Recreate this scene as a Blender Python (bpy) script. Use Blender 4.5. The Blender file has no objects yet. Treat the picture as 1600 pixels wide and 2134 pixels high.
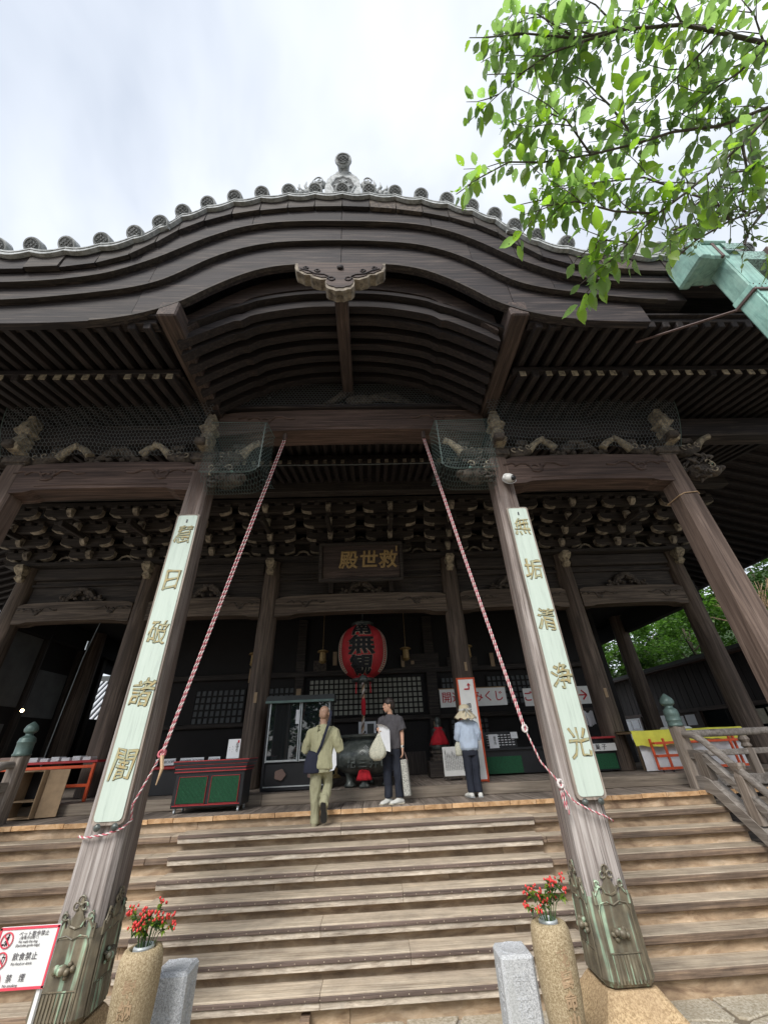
import bpy, bmesh, math, random, json
from mathutils import Vector, Matrix, Euler, noise
R = math.radians
random.seed(11)
C = bpy.context.scene.collection
SC = bpy.context.scene

# ---------------------------------------------------------------- camera
cd = bpy.data.cameras.new('camera')
cam = bpy.data.objects.new('camera', cd)
C.objects.link(cam)
SC.camera = cam
cd.sensor_fit = 'VERTICAL'
cd.sensor_height = 24.0
cd.lens = 24.0 * 794.365 / 2134
cd.clip_end = 500
cd.clip_start = 0.05
_r = Vector((0.998, -0.0222, -0.0392)); _f = Vector((0.03933, 0.8521, 0.5219))
_yaw, _pit, _rol = 0.0461, 0.5491, -0.0460
_f = Vector((math.sin(_yaw)*math.cos(_pit), math.cos(_yaw)*math.cos(_pit), math.sin(_pit)))
_r0 = Vector((math.cos(_yaw), -math.sin(_yaw), 0)); _u0 = _r0.cross(_f)
_r = _r0*math.cos(_rol)+_u0*math.sin(_rol); _u = -_r0*math.sin(_rol)+_u0*math.cos(_rol)
cam.matrix_world = Matrix(((_r.x, _u.x, -_f.x, 0.2533), (_r.y, _u.y, -_f.y, -4.9563), (_r.z, _u.z, -_f.z, 0.8383), (0, 0, 0, 1)))

# ---------------------------------------------------------------- overcast sky
SUN_EL, SUN_AZ = R(44), R(-26)          # azimuth measured from behind the camera, towards the left
w = bpy.data.worlds.new('World'); SC.world = w; w.use_nodes = True
nt = w.node_tree; nt.nodes.clear()
def N(t, typ, **k):
    n = t.nodes.new(typ)
    for a, b in k.items():
        if a in n.inputs.keys(): n.inputs[a].default_value = b
        else: setattr(n, a, b)
    return n
out = N(nt, 'ShaderNodeOutputWorld'); bg = N(nt, 'ShaderNodeBackground'); bg.inputs['Strength'].default_value = 0.12
sky = N(nt, 'ShaderNodeTexSky', sky_type='NISHITA', sun_disc=False, sun_elevation=SUN_EL, sun_rotation=R(180)-SUN_AZ)
tc = N(nt, 'ShaderNodeTexCoord'); mp = N(nt, 'ShaderNodeMapping'); mp.inputs['Scale'].default_value = (1.3, 1.3, 2.2)
n1 = N(nt, 'ShaderNodeTexNoise'); n1.inputs['Scale'].default_value = 1.35; n1.inputs['Detail'].default_value = 5; n1.inputs['Roughness'].default_value = 0.5
n1.inputs['Distortion'].default_value = 0.3
cr = N(nt, 'ShaderNodeValToRGB')
cr.color_ramp.elements[0].position = 0.34; cr.color_ramp.elements[0].color = (0.52, 0.565, 0.64, 1)
cr.color_ramp.elements[1].position = 0.62; cr.color_ramp.elements[1].color = (0.86, 0.89, 0.93, 1)
ml = N(nt, 'ShaderNodeVectorMath', operation='SCALE'); ml.inputs['Scale'].default_value = 4.30
mx = N(nt, 'ShaderNodeMix', data_type='RGBA'); mx.inputs[0].default_value = 0.90
L = nt.links.new
L(tc.outputs['Generated'], mp.inputs['Vector']); L(mp.outputs[0], n1.inputs['Vector']); L(n1.outputs['Fac'], cr.inputs[0])
L(cr.outputs[0], ml.inputs[0]); L(sky.outputs[0], mx.inputs[6]); L(ml.outputs[0], mx.inputs[7])
L(mx.outputs[2], bg.inputs['Color']); L(bg.outputs[0], out.inputs[0])
sd = bpy.data.lights.new('sun', 'SUN'); sd.energy = 1.5; sd.angle = R(28); sd.color = (1.0, 0.965, 0.91)
so = bpy.data.objects.new('sun', sd); C.objects.link(so)
_d = Vector((math.sin(SUN_AZ)*math.cos(SUN_EL), -math.cos(SUN_AZ)*math.cos(SUN_EL), math.sin(SUN_EL)))
so.rotation_euler = _d.to_track_quat('Z', 'Y').to_euler(); so.location = (-8, -14, 16)
SC.view_settings.view_transform = 'Standard'; SC.view_settings.look = 'None'
SC.view_settings.exposure = 1.45; SC.view_settings.gamma = 1
SC.cycles.use_denoising = True
SC.cycles.max_bounces = 8; SC.cycles.diffuse_bounces = 4; SC.cycles.transparent_max_bounces = 16
SC.cycles.caustics_reflective = False; SC.cycles.caustics_refractive = False

# ---------------------------------------------------------------- materials
def newmat(name):
    m = bpy.data.materials.new(name); m.use_nodes = True
    t = m.node_tree; b = t.nodes['Principled BSDF']
    return m, t, b
def coords(t, scale, jitter=True):
    tc = N(t, 'ShaderNodeTexCoord'); mp = N(t, 'ShaderNodeMapping'); mp.inputs['Scale'].default_value = scale
    if jitter:
        oi = N(t, 'ShaderNodeObjectInfo'); ad = N(t, 'ShaderNodeVectorMath', operation='MULTIPLY_ADD')
        ad.inputs[1].default_value = (13, 17, 11)
        t.links.new(oi.outputs['Random'], ad.inputs[0]); t.links.new(tc.outputs['Object'], ad.inputs[2])
        t.links.new(ad.outputs[0], mp.inputs['Vector'])
    else:
        t.links.new(tc.outputs['Object'], mp.inputs['Vector'])
    return mp
def ramp(t, stops):
    cr = N(t, 'ShaderNodeValToRGB'); e = cr.color_ramp.elements
    while len(e) < len(stops): e.new(0.5)
    for k, (p, c) in enumerate(stops): e[k].position = p; e[k].color = (*c, 1)
    return cr
def mixc(t, a, b, fac, blend='MIX'):
    m = N(t, 'ShaderNodeMix', data_type='RGBA', blend_type=blend)
    for s, i in ((a, 6), (b, 7)):
        if isinstance(s, tuple): m.inputs[i].default_value = (*s, 1)
        else: t.links.new(s, m.inputs[i])
    if isinstance(fac, (int, float)): m.inputs[0].default_value = fac
    else: t.links.new(fac, m.inputs[0])
    return m.outputs[2]
def var(t, col, amt):
    oi = N(t, 'ShaderNodeObjectInfo'); mr = N(t, 'ShaderNodeMapRange'); mr.inputs[3].default_value = 1-amt; mr.inputs[4].default_value = 1+amt
    t.links.new(oi.outputs['Random'], mr.inputs[0])
    vm = N(t, 'ShaderNodeVectorMath', operation='SCALE'); t.links.new(col, vm.inputs[0]); t.links.new(mr.outputs[0], vm.inputs['Scale'])
    return vm.outputs[0]
def bump(t, b, h, strength, dist=0.01):
    bp = N(t, 'ShaderNodeBump'); bp.inputs['Strength'].default_value = strength; bp.inputs['Distance'].default_value = dist
    t.links.new(h, bp.inputs['Height']); t.links.new(bp.outputs[0], b.inputs['Normal'])
def wood(name, dark, mid, light, axis='X', fine=26, along=1.1, stain=(0.03, 0.025, 0.02), stain_amt=0.5, rough=0.75, bs=0.5, v=0.16, cracks=0.35, dirt=0.0):
    m, t, b = newmat(name)
    s = [fine]*3; s['XYZ'.index(axis)] = along
    mp = coords(t, s)
    n = N(t, 'ShaderNodeTexNoise'); n.inputs['Scale'].default_value = 1; n.inputs['Detail'].default_value = 7; n.inputs['Roughness'].default_value = 0.62; n.inputs['Distortion'].default_value = 0.9
    t.links.new(mp.outputs[0], n.inputs['Vector'])
    cr = ramp(t, [(0.30, dark), (0.5, mid), (0.72, light)]); t.links.new(n.outputs['Fac'], cr.inputs[0])
    mp2 = coords(t, [x*0.09+0.6 for x in s]); n2 = N(t, 'ShaderNodeTexNoise'); n2.inputs['Scale'].default_value = 1; n2.inputs['Detail'].default_value = 6; n2.inputs['Roughness'].default_value = 0.6
    t.links.new(mp2.outputs[0], n2.inputs['Vector'])
    mr = N(t, 'ShaderNodeMapRange'); mr.inputs[1].default_value = 0.42; mr.inputs[2].default_value = 0.72; mr.inputs[4].default_value = stain_amt
    t.links.new(n2.outputs['Fac'], mr.inputs[0])
    c = mixc(t, cr.outputs[0], stain, mr.outputs[0])
    s3 = [fine*1.7]*3; s3['XYZ'.index(axis)] = along*0.5
    mp3 = coords(t, s3); n3 = N(t, 'ShaderNodeTexNoise'); n3.inputs['Scale'].default_value = 1; n3.inputs['Detail'].default_value = 3
    t.links.new(mp3.outputs[0], n3.inputs['Vector'])
    m3 = N(t, 'ShaderNodeMapRange'); m3.inputs[1].default_value = 0.36; m3.inputs[2].default_value = 0.31; m3.inputs[4].default_value = cracks
    t.links.new(n3.outputs['Fac'], m3.inputs[0])
    c = mixc(t, c, tuple(x*0.35 for x in dark), m3.outputs[0])
    if dirt:
        mp4 = coords(t, (2.6, 3.5, 3.5)); n4 = N(t, 'ShaderNodeTexNoise'); n4.inputs['Scale'].default_value = 1; n4.inputs['Detail'].default_value = 9; n4.inputs['Roughness'].default_value = 0.7
        t.links.new(mp4.outputs[0], n4.inputs['Vector']); r4 = ramp(t, [(0.36, (1-dirt, 1-dirt, 1-dirt*.95)), (0.60, (1.1, 1.1, 1.1))]); t.links.new(n4.outputs['Fac'], r4.inputs[0])
        c = mixc(t, c, r4.outputs[0], 1.0, 'MULTIPLY')
    c = var(t, c, v)
    t.links.new(c, b.inputs['Base Color']); b.inputs['Roughness'].default_value = rough; b.inputs['Specular IOR Level'].default_value = 0.35
    bump(t, b, n.outputs['Fac'], bs, 0.012)
    return m
def plain(name, col, rough=0.6, metal=0, v=0.05, mottle=0.12, scale=9, bs=0.0, spec=0.5, col2=None):
    m, t, b = newmat(name)
    mp = coords(t, (scale,)*3); n = N(t, 'ShaderNodeTexNoise'); n.inputs['Scale'].default_value = 1; n.inputs['Detail'].default_value = 6; n.inputs['Roughness'].default_value = 0.65
    t.links.new(mp.outputs[0], n.inputs['Vector'])
    c2 = col2 or tuple(x*(1-mottle*2) for x in col)
    cr = ramp(t, [(0.35, c2), (0.62, col)]); t.links.new(n.outputs['Fac'], cr.inputs[0])
    t.links.new(var(t, cr.outputs[0], v), b.inputs['Base Color'])
    b.inputs['Roughness'].default_value = rough; b.inputs['Metallic'].default_value = metal; b.inputs['Specular IOR Level'].default_value = spec
    if bs: bump(t, b, n.outputs['Fac'], bs, 0.02)
    return m
def speckle(name, a, bcol, c3, scale, rough=0.85, big=None):
    m, t, b = newmat(name)
    mp = coords(t, (scale,)*3); n = N(t, 'ShaderNodeTexNoise'); n.inputs['Scale'].default_value = 1; n.inputs['Detail'].default_value = 3; n.inputs['Roughness'].default_value = 0.8
    t.links.new(mp.outputs[0], n.inputs['Vector'])
    cr = ramp(t, [(0.38, a), (0.5, bcol), (0.62, c3)]); t.links.new(n.outputs['Fac'], cr.inputs[0]); c = cr.outputs[0]
    if big:
        mp2 = coords(t, (3, 3, 1.2)); n2 = N(t, 'ShaderNodeTexNoise'); n2.inputs['Scale'].default_value = 1; n2.inputs['Detail'].default_value = 6
        t.links.new(mp2.outputs[0], n2.inputs['Vector'])
        mr = N(t, 'ShaderNodeMapRange'); mr.inputs[1].default_value = 0.45; mr.inputs[2].default_value = 0.7; mr.inputs[4].default_value = 0.6; t.links.new(n2.outputs['Fac'], mr.inputs[0])
        c = mixc(t, c, big, mr.outputs[0])
    t.links.new(c, b.inputs['Base Color']); b.inputs['Roughness'].default_value = rough; bump(t, b, n.outputs['Fac'], 0.5, 0.006)
    return m
M = {}
# eaves and frame timber: old, dark, red brown; slight blue of lens flare mixed in
for ax in 'XYZ':
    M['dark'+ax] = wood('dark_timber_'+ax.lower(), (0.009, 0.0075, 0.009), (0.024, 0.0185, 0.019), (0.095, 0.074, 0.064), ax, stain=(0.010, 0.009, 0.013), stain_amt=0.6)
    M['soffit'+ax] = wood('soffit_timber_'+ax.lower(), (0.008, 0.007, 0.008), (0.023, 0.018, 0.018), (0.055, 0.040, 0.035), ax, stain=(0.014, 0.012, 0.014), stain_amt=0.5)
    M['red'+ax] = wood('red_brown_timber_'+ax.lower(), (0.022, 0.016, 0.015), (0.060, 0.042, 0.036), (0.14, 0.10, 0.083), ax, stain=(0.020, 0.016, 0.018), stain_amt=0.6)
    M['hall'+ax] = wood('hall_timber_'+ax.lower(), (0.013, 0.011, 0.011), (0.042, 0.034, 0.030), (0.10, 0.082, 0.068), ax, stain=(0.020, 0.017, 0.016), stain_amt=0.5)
M['columnX'] = wood('hall_rainbow_beam_timber', (0.034, 0.026, 0.021), (0.125, 0.095, 0.074), (0.26, 0.205, 0.16), 'X', fine=14, along=0.7, stain=(0.055, 0.042, 0.035), stain_amt=0.7, bs=0.9, v=0.06, cracks=0.6)
M['beamX'] = wood('porch_beam_timber', (0.036, 0.024, 0.021), (0.098, 0.064, 0.053), (0.20, 0.135, 0.11), 'X', fine=20, along=0.8, stain=(0.040, 0.028, 0.026), stain_amt=0.6, bs=0.6, cracks=0.5)
M['pillar'] = wood('weathered_pillar_timber', (0.12, 0.098, 0.088), (0.34, 0.30, 0.28), (0.56, 0.52, 0.50), 'Z', fine=30, along=0.9, stain=(0.17, 0.145, 0.135), stain_amt=0.85, bs=1.0, v=0.02, cracks=0.9)
def weather(mat, z0, z1, brown):
    # rain-bleached grey low down and on the outer face, brown under the roof
    t = mat.node_tree; b = t.nodes['Principled BSDF']; l = b.inputs['Base Color'].links[0]; src = l.from_socket; t.links.remove(l)
    tc = N(t, 'ShaderNodeTexCoord'); sp = N(t, 'ShaderNodeSeparateXYZ'); t.links.new(tc.outputs['Object'], sp.inputs[0])
    nz = N(t, 'ShaderNodeTexNoise'); nz.inputs['Scale'].default_value = 2.5; nz.inputs['Detail'].default_value = 6; mp = N(t, 'ShaderNodeMapping'); mp.inputs['Scale'].default_value = (4, 4, .5); t.links.new(tc.outputs['Object'], mp.inputs[0]); t.links.new(mp.outputs[0], nz.inputs['Vector'])
    ad = N(t, 'ShaderNodeMath', operation='MULTIPLY_ADD'); ad.inputs[1].default_value = 5.0; t.links.new(nz.outputs['Fac'], ad.inputs[0]); t.links.new(sp.outputs[2], ad.inputs[2])
    mr = N(t, 'ShaderNodeMapRange'); mr.inputs[1].default_value = z0+1.55+2.5; mr.inputs[2].default_value = z1+1.55+2.5; t.links.new(ad.outputs[0], mr.inputs[0])
    gy = N(t, 'ShaderNodeMapRange'); gy.inputs[1].default_value = .10; gy.inputs[2].default_value = .30; gy.inputs[4].default_value = .75; t.links.new(sp.outputs[1], gy.inputs[0])
    mxm = N(t, 'ShaderNodeMath', operation='MAXIMUM'); t.links.new(mr.outputs[0], mxm.inputs[0]); t.links.new(gy.outputs[0], mxm.inputs[1])
    t.links.new(mixc(t, src, mixc(t, src, brown, 1.0, 'MULTIPLY'), mxm.outputs[0]), b.inputs['Base Color'])
weather(M['pillar'], 1.2, 5.2, (0.40, 0.31, 0.27))
M['pillar2'] = wood('brown_pillar_timber', (0.060, 0.040, 0.032), (0.135, 0.095, 0.077), (0.23, 0.17, 0.14), 'Z', fine=17, along=0.7, stain=(0.075, 0.052, 0.042), stain_amt=0.6, bs=0.8, v=0.02, cracks=0.6)
M['column'] = wood('hall_column_timber', (0.034, 0.026, 0.021), (0.115, 0.086, 0.068), (0.24, 0.185, 0.148), 'Z', fine=11, along=0.6, stain=(0.065, 0.048, 0.040), stain_amt=0.6, bs=0.9, v=0.06, cracks=0.6)
M['tread'] = wood('stair_tread_timber', (0.24, 0.185, 0.135), (0.50, 0.42, 0.32), (0.68, 0.60, 0.48), 'X', fine=34, along=1.0, stain=(0.40, 0.335, 0.265), stain_amt=0.75, v=0.10, dirt=.25)
M['nosing'] = wood('stair_nosing_timber', (0.075, 0.052, 0.038), (0.19, 0.135, 0.098), (0.42, 0.30, 0.20), 'X', fine=34, along=1.2, stain=(0.17, 0.135, 0.11), stain_amt=0.7, v=0.2, dirt=.25)
M['riser'] = wood('stair_riser_timber', (0.20, 0.13, 0.085), (0.44, 0.32, 0.21), (0.66, 0.53, 0.39), 'X', fine=9, along=2.6, stain=(0.33, 0.255, 0.18), stain_amt=0.8, v=0.12, cracks=0.3, dirt=.25)
M['capface'] = wood('stair_cover_timber', (0.26, 0.21, 0.165), (0.52, 0.45, 0.365), (0.70, 0.64, 0.55), 'X', fine=30, along=4.5, stain=(0.30, 0.25, 0.21), stain_amt=0.6, v=0.12, dirt=.3)
M['capdark'] = wood('stair_cap_timber', (0.085, 0.062, 0.053), (0.155, 0.113, 0.096), (0.24, 0.18, 0.15), 'X', fine=20, along=1.0, v=0.08)
M['endgrain'] = wood('plank_end_timber', (0.30, 0.16, 0.07), (0.60, 0.37, 0.19), (0.78, 0.55, 0.34), 'Z', fine=6, along=9, stain=(0.22, 0.14, 0.09), stain_amt=0.5, v=0.16)
M['floor'] = wood('floor_timber', (0.13, 0.105, 0.088), (0.27, 0.225, 0.19), (0.42, 0.36, 0.31), 'Y', fine=16, along=0.9, v=0.12)
M['sill'] = wood('sill_timber', (0.13, 0.105, 0.085), (0.26, 0.215, 0.17), (0.38, 0.325, 0.265), 'X', fine=14, along=0.7, v=0.1)
M['rail'] = wood('railing_timber', (0.14, 0.12, 0.105), (0.27, 0.24, 0.215), (0.42, 0.39, 0.36), 'Y', fine=16, along=0.8, v=0.12)
M['railZ'] = wood('railing_post_timber', (0.13, 0.105, 0.09), (0.27, 0.225, 0.19), (0.44, 0.38, 0.33), 'Z', fine=16, along=0.8, v=0.12)
M['pale'] = plain('worn_pale_edge', (0.44, 0.375, 0.27), 0.9, mottle=0.28, scale=14, v=0.2, bs=0.5, col2=(0.12, 0.095, 0.075))
M['pale2'] = plain('worn_whitewash_edge', (0.42, 0.36, 0.28), 0.9, v=0.3, scale=9, bs=0.4, col2=(0.07, 0.055, 0.045))
M['tile'] = plain('grey_roof_tile', (0.42, 0.435, 0.44), 0.8, v=0.14, scale=14, bs=0.4, col2=(0.20, 0.215, 0.21))
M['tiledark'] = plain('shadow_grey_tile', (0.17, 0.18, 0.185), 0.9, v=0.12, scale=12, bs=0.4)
M['carve'] = plain('old_carved_timber', (0.11, 0.088, 0.070), 0.85, v=0.15, scale=13, bs=0.8, col2=(0.028, 0.022, 0.021))
M['stone'] = speckle('tan_plinth_stone', (0.28, 0.19, 0.10), (0.48, 0.34, 0.19), (0.62, 0.47, 0.29), 60, big=(0.36, 0.25, 0.15))
M['vase'] = speckle('brown_pebbled_stone', (0.22, 0.165, 0.09), (0.35, 0.27, 0.16), (0.52, 0.43, 0.29), 90, big=(0.27, 0.205, 0.125))
M['granite'] = speckle('pale_granite', (0.26, 0.27, 0.29), (0.50, 0.52, 0.55), (0.68, 0.70, 0.73), 110, big=(0.40, 0.41, 0.40))
M['paving'] = speckle('paving_stone', (0.30, 0.26, 0.19), (0.43, 0.39, 0.31), (0.56, 0.52, 0.44), 30, big=(0.38, 0.32, 0.23))
M['joint'] = plain('paving_joint', (0.20, 0.165, 0.12), 0.95, scale=30)
M['earth'] = plain('gravel_ground', (0.42, 0.39, 0.34), 0.95, scale=20, mottle=0.2)
M['teal'] = wood('verdigris_copper', (0.13, 0.27, 0.245), (0.28, 0.50, 0.44), (0.38, 0.60, 0.53), 'Z', fine=9, along=1.3, stain=(0.20, 0.24, 0.20), stain_amt=0.6, rough=0.65, bs=0.15, v=0.04, cracks=0.25, dirt=.25)
M['tealspot'] = plain('spotted_verdigris_copper', (0.33, 0.52, 0.46), 0.75, v=0.05, scale=38, bs=0.3, col2=(0.06, 0.085, 0.085))
M['strap'] = plain('rusty_strap', (0.13, 0.085, 0.08), 0.7, scale=20)
M['black'] = plain('black_lacquer', (0.018, 0.019, 0.023), 0.35, scale=6)
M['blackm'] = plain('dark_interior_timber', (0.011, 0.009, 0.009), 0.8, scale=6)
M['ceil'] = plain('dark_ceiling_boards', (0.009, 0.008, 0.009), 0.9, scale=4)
M['redlac'] = plain('red_lacquer', (0.42, 0.035, 0.04), 0.45)
M['orange'] = plain('orange_red_paint', (0.70, 0.10, 0.03), 0.5)
M['white'] = plain('white_paint', (0.78, 0.79, 0.78), 0.6, mottle=0.03)
M['paper'] = plain('white_paper', (0.74, 0.76, 0.80), 0.8, mottle=0.04)
M['plaster'] = plain('grey_plaster', (0.13, 0.14, 0.145), 0.9, mottle=0.15, scale=2)
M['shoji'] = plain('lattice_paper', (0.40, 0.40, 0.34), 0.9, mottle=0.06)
M['shojid'] = plain('aged_lattice_paper', (0.13, 0.14, 0.145), 0.9, mottle=0.06)  # darker tone of the lattice paper, for the side shutters
M['green'] = plain('green_curtain', (0.012, 0.10, 0.042), 0.8, mottle=0.2, scale=40)
M['yellow'] = plain('yellow_cloth', (0.74, 0.72, 0.09), 0.8, mottle=0.08, scale=5)
M['redcloth'] = plain('red_cloth', (0.58, 0.015, 0.03), 0.85, mottle=0.15)
M['lantern'] = plain('red_lantern_paper', (0.52, 0.028, 0.035), 0.65, mottle=0.15, scale=5)
M['cream'] = plain('cream_paint', (0.62, 0.58, 0.46), 0.7)
M['ink'] = plain('black_ink', (0.012, 0.012, 0.014), 0.7)
M['redink'] = plain('red_ink', (0.55, 0.03, 0.04), 0.7)
M['signred'] = plain('sign_red', (0.72, 0.07, 0.11), 0.6, mottle=0.05)
M['gold'] = plain('old_gold_leaf', (0.48, 0.33, 0.14), 0.5, metal=0.25, scale=30, col2=(0.28, 0.18, 0.07))
M['ochre'] = plain('faded_gilt', (0.40, 0.30, 0.13), 0.7, scale=22, col2=(0.34, 0.38, 0.26))
M['ochreline'] = plain('carved_outline', (0.19, 0.175, 0.10), 0.8, scale=22)
M['signink'] = plain('printed_grey_ink', (0.11, 0.10, 0.11), 0.7)
M['brownrope'] = plain('dull_brown_rope', (0.16, 0.10, 0.07), 0.9)
M['bronze'] = plain('dark_bronze', (0.12, 0.135, 0.125), 0.33, metal=0.25, scale=9, col2=(0.03, 0.038, 0.038), bs=0.2)
M['giboshi'] = plain('green_bronze', (0.12, 0.185, 0.17), 0.45, metal=0.2, scale=12, bs=0.2)
M['grille'] = plain('weathered_wire', (0.085, 0.125, 0.115), 0.6)
M['wiredark'] = plain('dull_wire', (0.16, 0.18, 0.19), 0.6)
M['ropewhite'] = plain('white_rope', (0.72, 0.66, 0.64), 0.9)
M['ropered'] = plain('red_rope', (0.56, 0.12, 0.16), 0.9, col2=(0.45, 0.16, 0.17))
M['straw'] = plain('straw_rope', (0.52, 0.36, 0.22), 0.9)
M['skin'] = plain('skin', (0.58, 0.34, 0.235), 0.55, mottle=0.06)
M['scalp'] = plain('shaved_scalp', (0.47, 0.285, 0.20), 0.55, mottle=0.15, scale=30)
M['hair'] = plain('dark_hair', (0.028, 0.018, 0.015), 0.5, scale=50)
M['olive'] = plain('olive_linen', (0.385, 0.375, 0.235), 0.9, mottle=0.07, scale=22)
M['olive2'] = plain('olive_linen_trousers', (0.37, 0.36, 0.235), 0.9, mottle=0.07, scale=22)
M['navy'] = plain('navy_cloth', (0.012, 0.015, 0.034), 0.85, scale=30)
M['denim'] = plain('dark_navy_trousers', (0.014, 0.018, 0.032), 0.85, scale=20)
M['greyshirt'] = plain('charcoal_jersey', (0.085, 0.08, 0.09), 0.85, scale=24)
M['blouse'] = plain('pale_blue_blouse', (0.47, 0.56, 0.70), 0.85, mottle=0.05, scale=24)
M['shoe'] = plain('white_shoe', (0.70, 0.70, 0.66), 0.7)
M['tanshoe'] = plain('khaki_shoe', (0.30, 0.27, 0.18), 0.8)
M['sole'] = plain('black_sole', (0.02, 0.02, 0.02), 0.7)
M['hat'] = plain('cream_hat_cloth', (0.60, 0.53, 0.38), 0.9, mottle=0.05)
M['bagprint'] = plain('cream_print_cloth', (0.60, 0.58, 0.47), 0.85, scale=60, col2=(0.36, 0.38, 0.32))
M['totebw'] = plain('black_and_white_print', (0.62, 0.62, 0.56), 0.8, scale=70, col2=(0.05, 0.05, 0.06))
M['berry'] = plain('red_berry', (0.72, 0.055, 0.05), 0.4)
M['stem'] = plain('flower_stem', (0.07, 0.13, 0.04), 0.7)
M['bark'] = plain('cherry_bark', (0.13, 0.11, 0.10), 0.85, scale=30, bs=0.6)
M['trunk'] = plain('tree_bark', (0.12, 0.10, 0.075), 0.9, scale=8, bs=0.6)
M['asphalt'] = plain('lower_roof_tile', (0.07, 0.075, 0.075), 0.85, scale=6)
M['lightwood'] = plain('light_plywood', (0.40, 0.28, 0.17), 0.7, scale=8, mottle=0.12)
M['cctv'] = plain('camera_housing', (0.70, 0.70, 0.68), 0.4)
M['chrome'] = plain('aluminium_strip', (0.62, 0.66, 0.68), 0.35, metal=0.5)
M['crest'] = plain('brown_crest', (0.20, 0.13, 0.11), 0.6)
# patinated bronze of the pillar shoes: brown with green runs down the sheet
m, t, b = newmat('patinated_bronze'); M['shoe_bronze'] = m
mp = coords(t, (22, 22, 1.3)); n = N(t, 'ShaderNodeTexNoise'); n.inputs['Scale'].default_value = 1; n.inputs['Detail'].default_value = 4
t.links.new(mp.outputs[0], n.inputs['Vector']); cr = ramp(t, [(0.42, (0.17, 0.145, 0.105)), (0.57, (0.225, 0.205, 0.155)), (0.63, (0.33, 0.46, 0.35)), (0.8, (0.48, 0.63, 0.48))]); t.links.new(n.outputs['Fac'], cr.inputs[0])
mp2 = coords(t, (9, 9, 9)); n2 = N(t, 'ShaderNodeTexNoise'); n2.inputs['Scale'].default_value = 1; n2.inputs['Detail'].default_value = 6; t.links.new(mp2.outputs[0], n2.inputs['Vector'])
cr2 = ramp(t, [(0.3, (0.55, 0.55, 0.55)), (0.7, (1.15, 1.12, 1.05))]); t.links.new(n2.outputs['Fac'], cr2.inputs[0])
t.links.new(mixc(t, cr.outputs[0], cr2.outputs[0], 1.0, 'MULTIPLY'), b.inputs['Base Color']); b.inputs['Roughness'].default_value = 0.5; b.inputs['Metallic'].default_value = 0.12
bump(t, b, n2.outputs['Fac'], 0.25, 0.01)
# pale green painted board, streaked and scratched
m, t, b = newmat('pale_green_board_paint'); M['board'] = m
mp = coords(t, (26, 26, 1.6), False); n = N(t, 'ShaderNodeTexNoise'); n.inputs['Scale'].default_value = 1; n.inputs['Detail'].default_value = 7; n.inputs['Roughness'].default_value = 0.7
t.links.new(mp.outputs[0], n.inputs['Vector']); cr = ramp(t, [(0.30, (0.38, 0.44, 0.40)), (0.44, (0.50, 0.585, 0.52)), (0.75, (0.56, 0.64, 0.575))]); t.links.new(n.outputs['Fac'], cr.inputs[0])
mp2 = coords(t, (14, 14, 9), False); n2 = N(t, 'ShaderNodeTexNoise'); n2.inputs['Scale'].default_value = 1; n2.inputs['Detail'].default_value = 9; n2.inputs['Roughness'].default_value = 0.75; t.links.new(mp2.outputs[0], n2.inputs['Vector'])
mr = N(t, 'ShaderNodeMapRange'); mr.inputs[1].default_value = 0.34; mr.inputs[2].default_value = 0.30; mr.inputs[4].default_value = 0.8; t.links.new(n2.outputs['Fac'], mr.inputs[0])
t.links.new(mixc(t, cr.outputs[0], (0.25, 0.26, 0.23), mr.outputs[0]), b.inputs['Base Color']); b.inputs['Roughness'].default_value = 0.75
# leaves: two sided, lit through, with insect holes
def leafmat(name, ca, cb, trans, holes, tl=0.5):
    m, t, b = newmat(name); t.nodes.remove(b); o = t.nodes['Material Output']
    mp = coords(t, (5, 5, 5)); n = N(t, 'ShaderNodeTexNoise'); n.inputs['Scale'].default_value = 1; t.links.new(mp.outputs[0], n.inputs['Vector'])
    cr = ramp(t, [(0.35, ca), (0.65, cb)]); t.links.new(n.outputs['Fac'], cr.inputs[0])
    c = var(t, cr.outputs[0], 0.22)
    d = N(t, 'ShaderNodeBsdfDiffuse'); tr = N(t, 'ShaderNodeBsdfTranslucent'); t.links.new(c, d.inputs[0])
    sc = N(t, 'ShaderNodeVectorMath', operation='MULTIPLY'); sc.inputs[1].default_value = trans; t.links.new(c, sc.inputs[0]); t.links.new(sc.outputs[0], tr.inputs[0])
    ms = N(t, 'ShaderNodeMixShader'); ms.inputs[0].default_value = tl; t.links.new(d.outputs[0], ms.inputs[1]); t.links.new(tr.outputs[0], ms.inputs[2])
    gl = N(t, 'ShaderNodeBsdfGlossy'); gl.inputs['Roughness'].default_value = 0.4; mg = N(t, 'ShaderNodeMixShader'); mg.inputs[0].default_value = 0.05
    t.links.new(ms.outputs[0], mg.inputs[1]); t.links.new(gl.outputs[0], mg.inputs[2]); last = mg
    if holes:
        v = N(t, 'ShaderNodeTexVoronoi'); v.inputs['Scale'].default_value = holes; tc = N(t, 'ShaderNodeTexCoord'); t.links.new(tc.outputs['Object'], v.inputs['Vector'])
        lt = N(t, 'ShaderNodeMath', operation='LESS_THAN'); lt.inputs[1].default_value = 0.17; t.links.new(v.outputs['Distance'], lt.inputs[0])
        tp = N(t, 'ShaderNodeBsdfTransparent'); mh = N(t, 'ShaderNodeMixShader'); t.links.new(lt.outputs[0], mh.inputs[0]); t.links.new(last.outputs[0], mh.inputs[1]); t.links.new(tp.outputs[0], mh.inputs[2]); last = mh
    t.links.new(last.outputs[0], o.inputs[0])
    return m
M['leaf'] = leafmat('cherry_leaf', (0.15, 0.215, 0.095), (0.22, 0.30, 0.125), (1.9, 2.3, 1.3), 75, 0.66)
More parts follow.
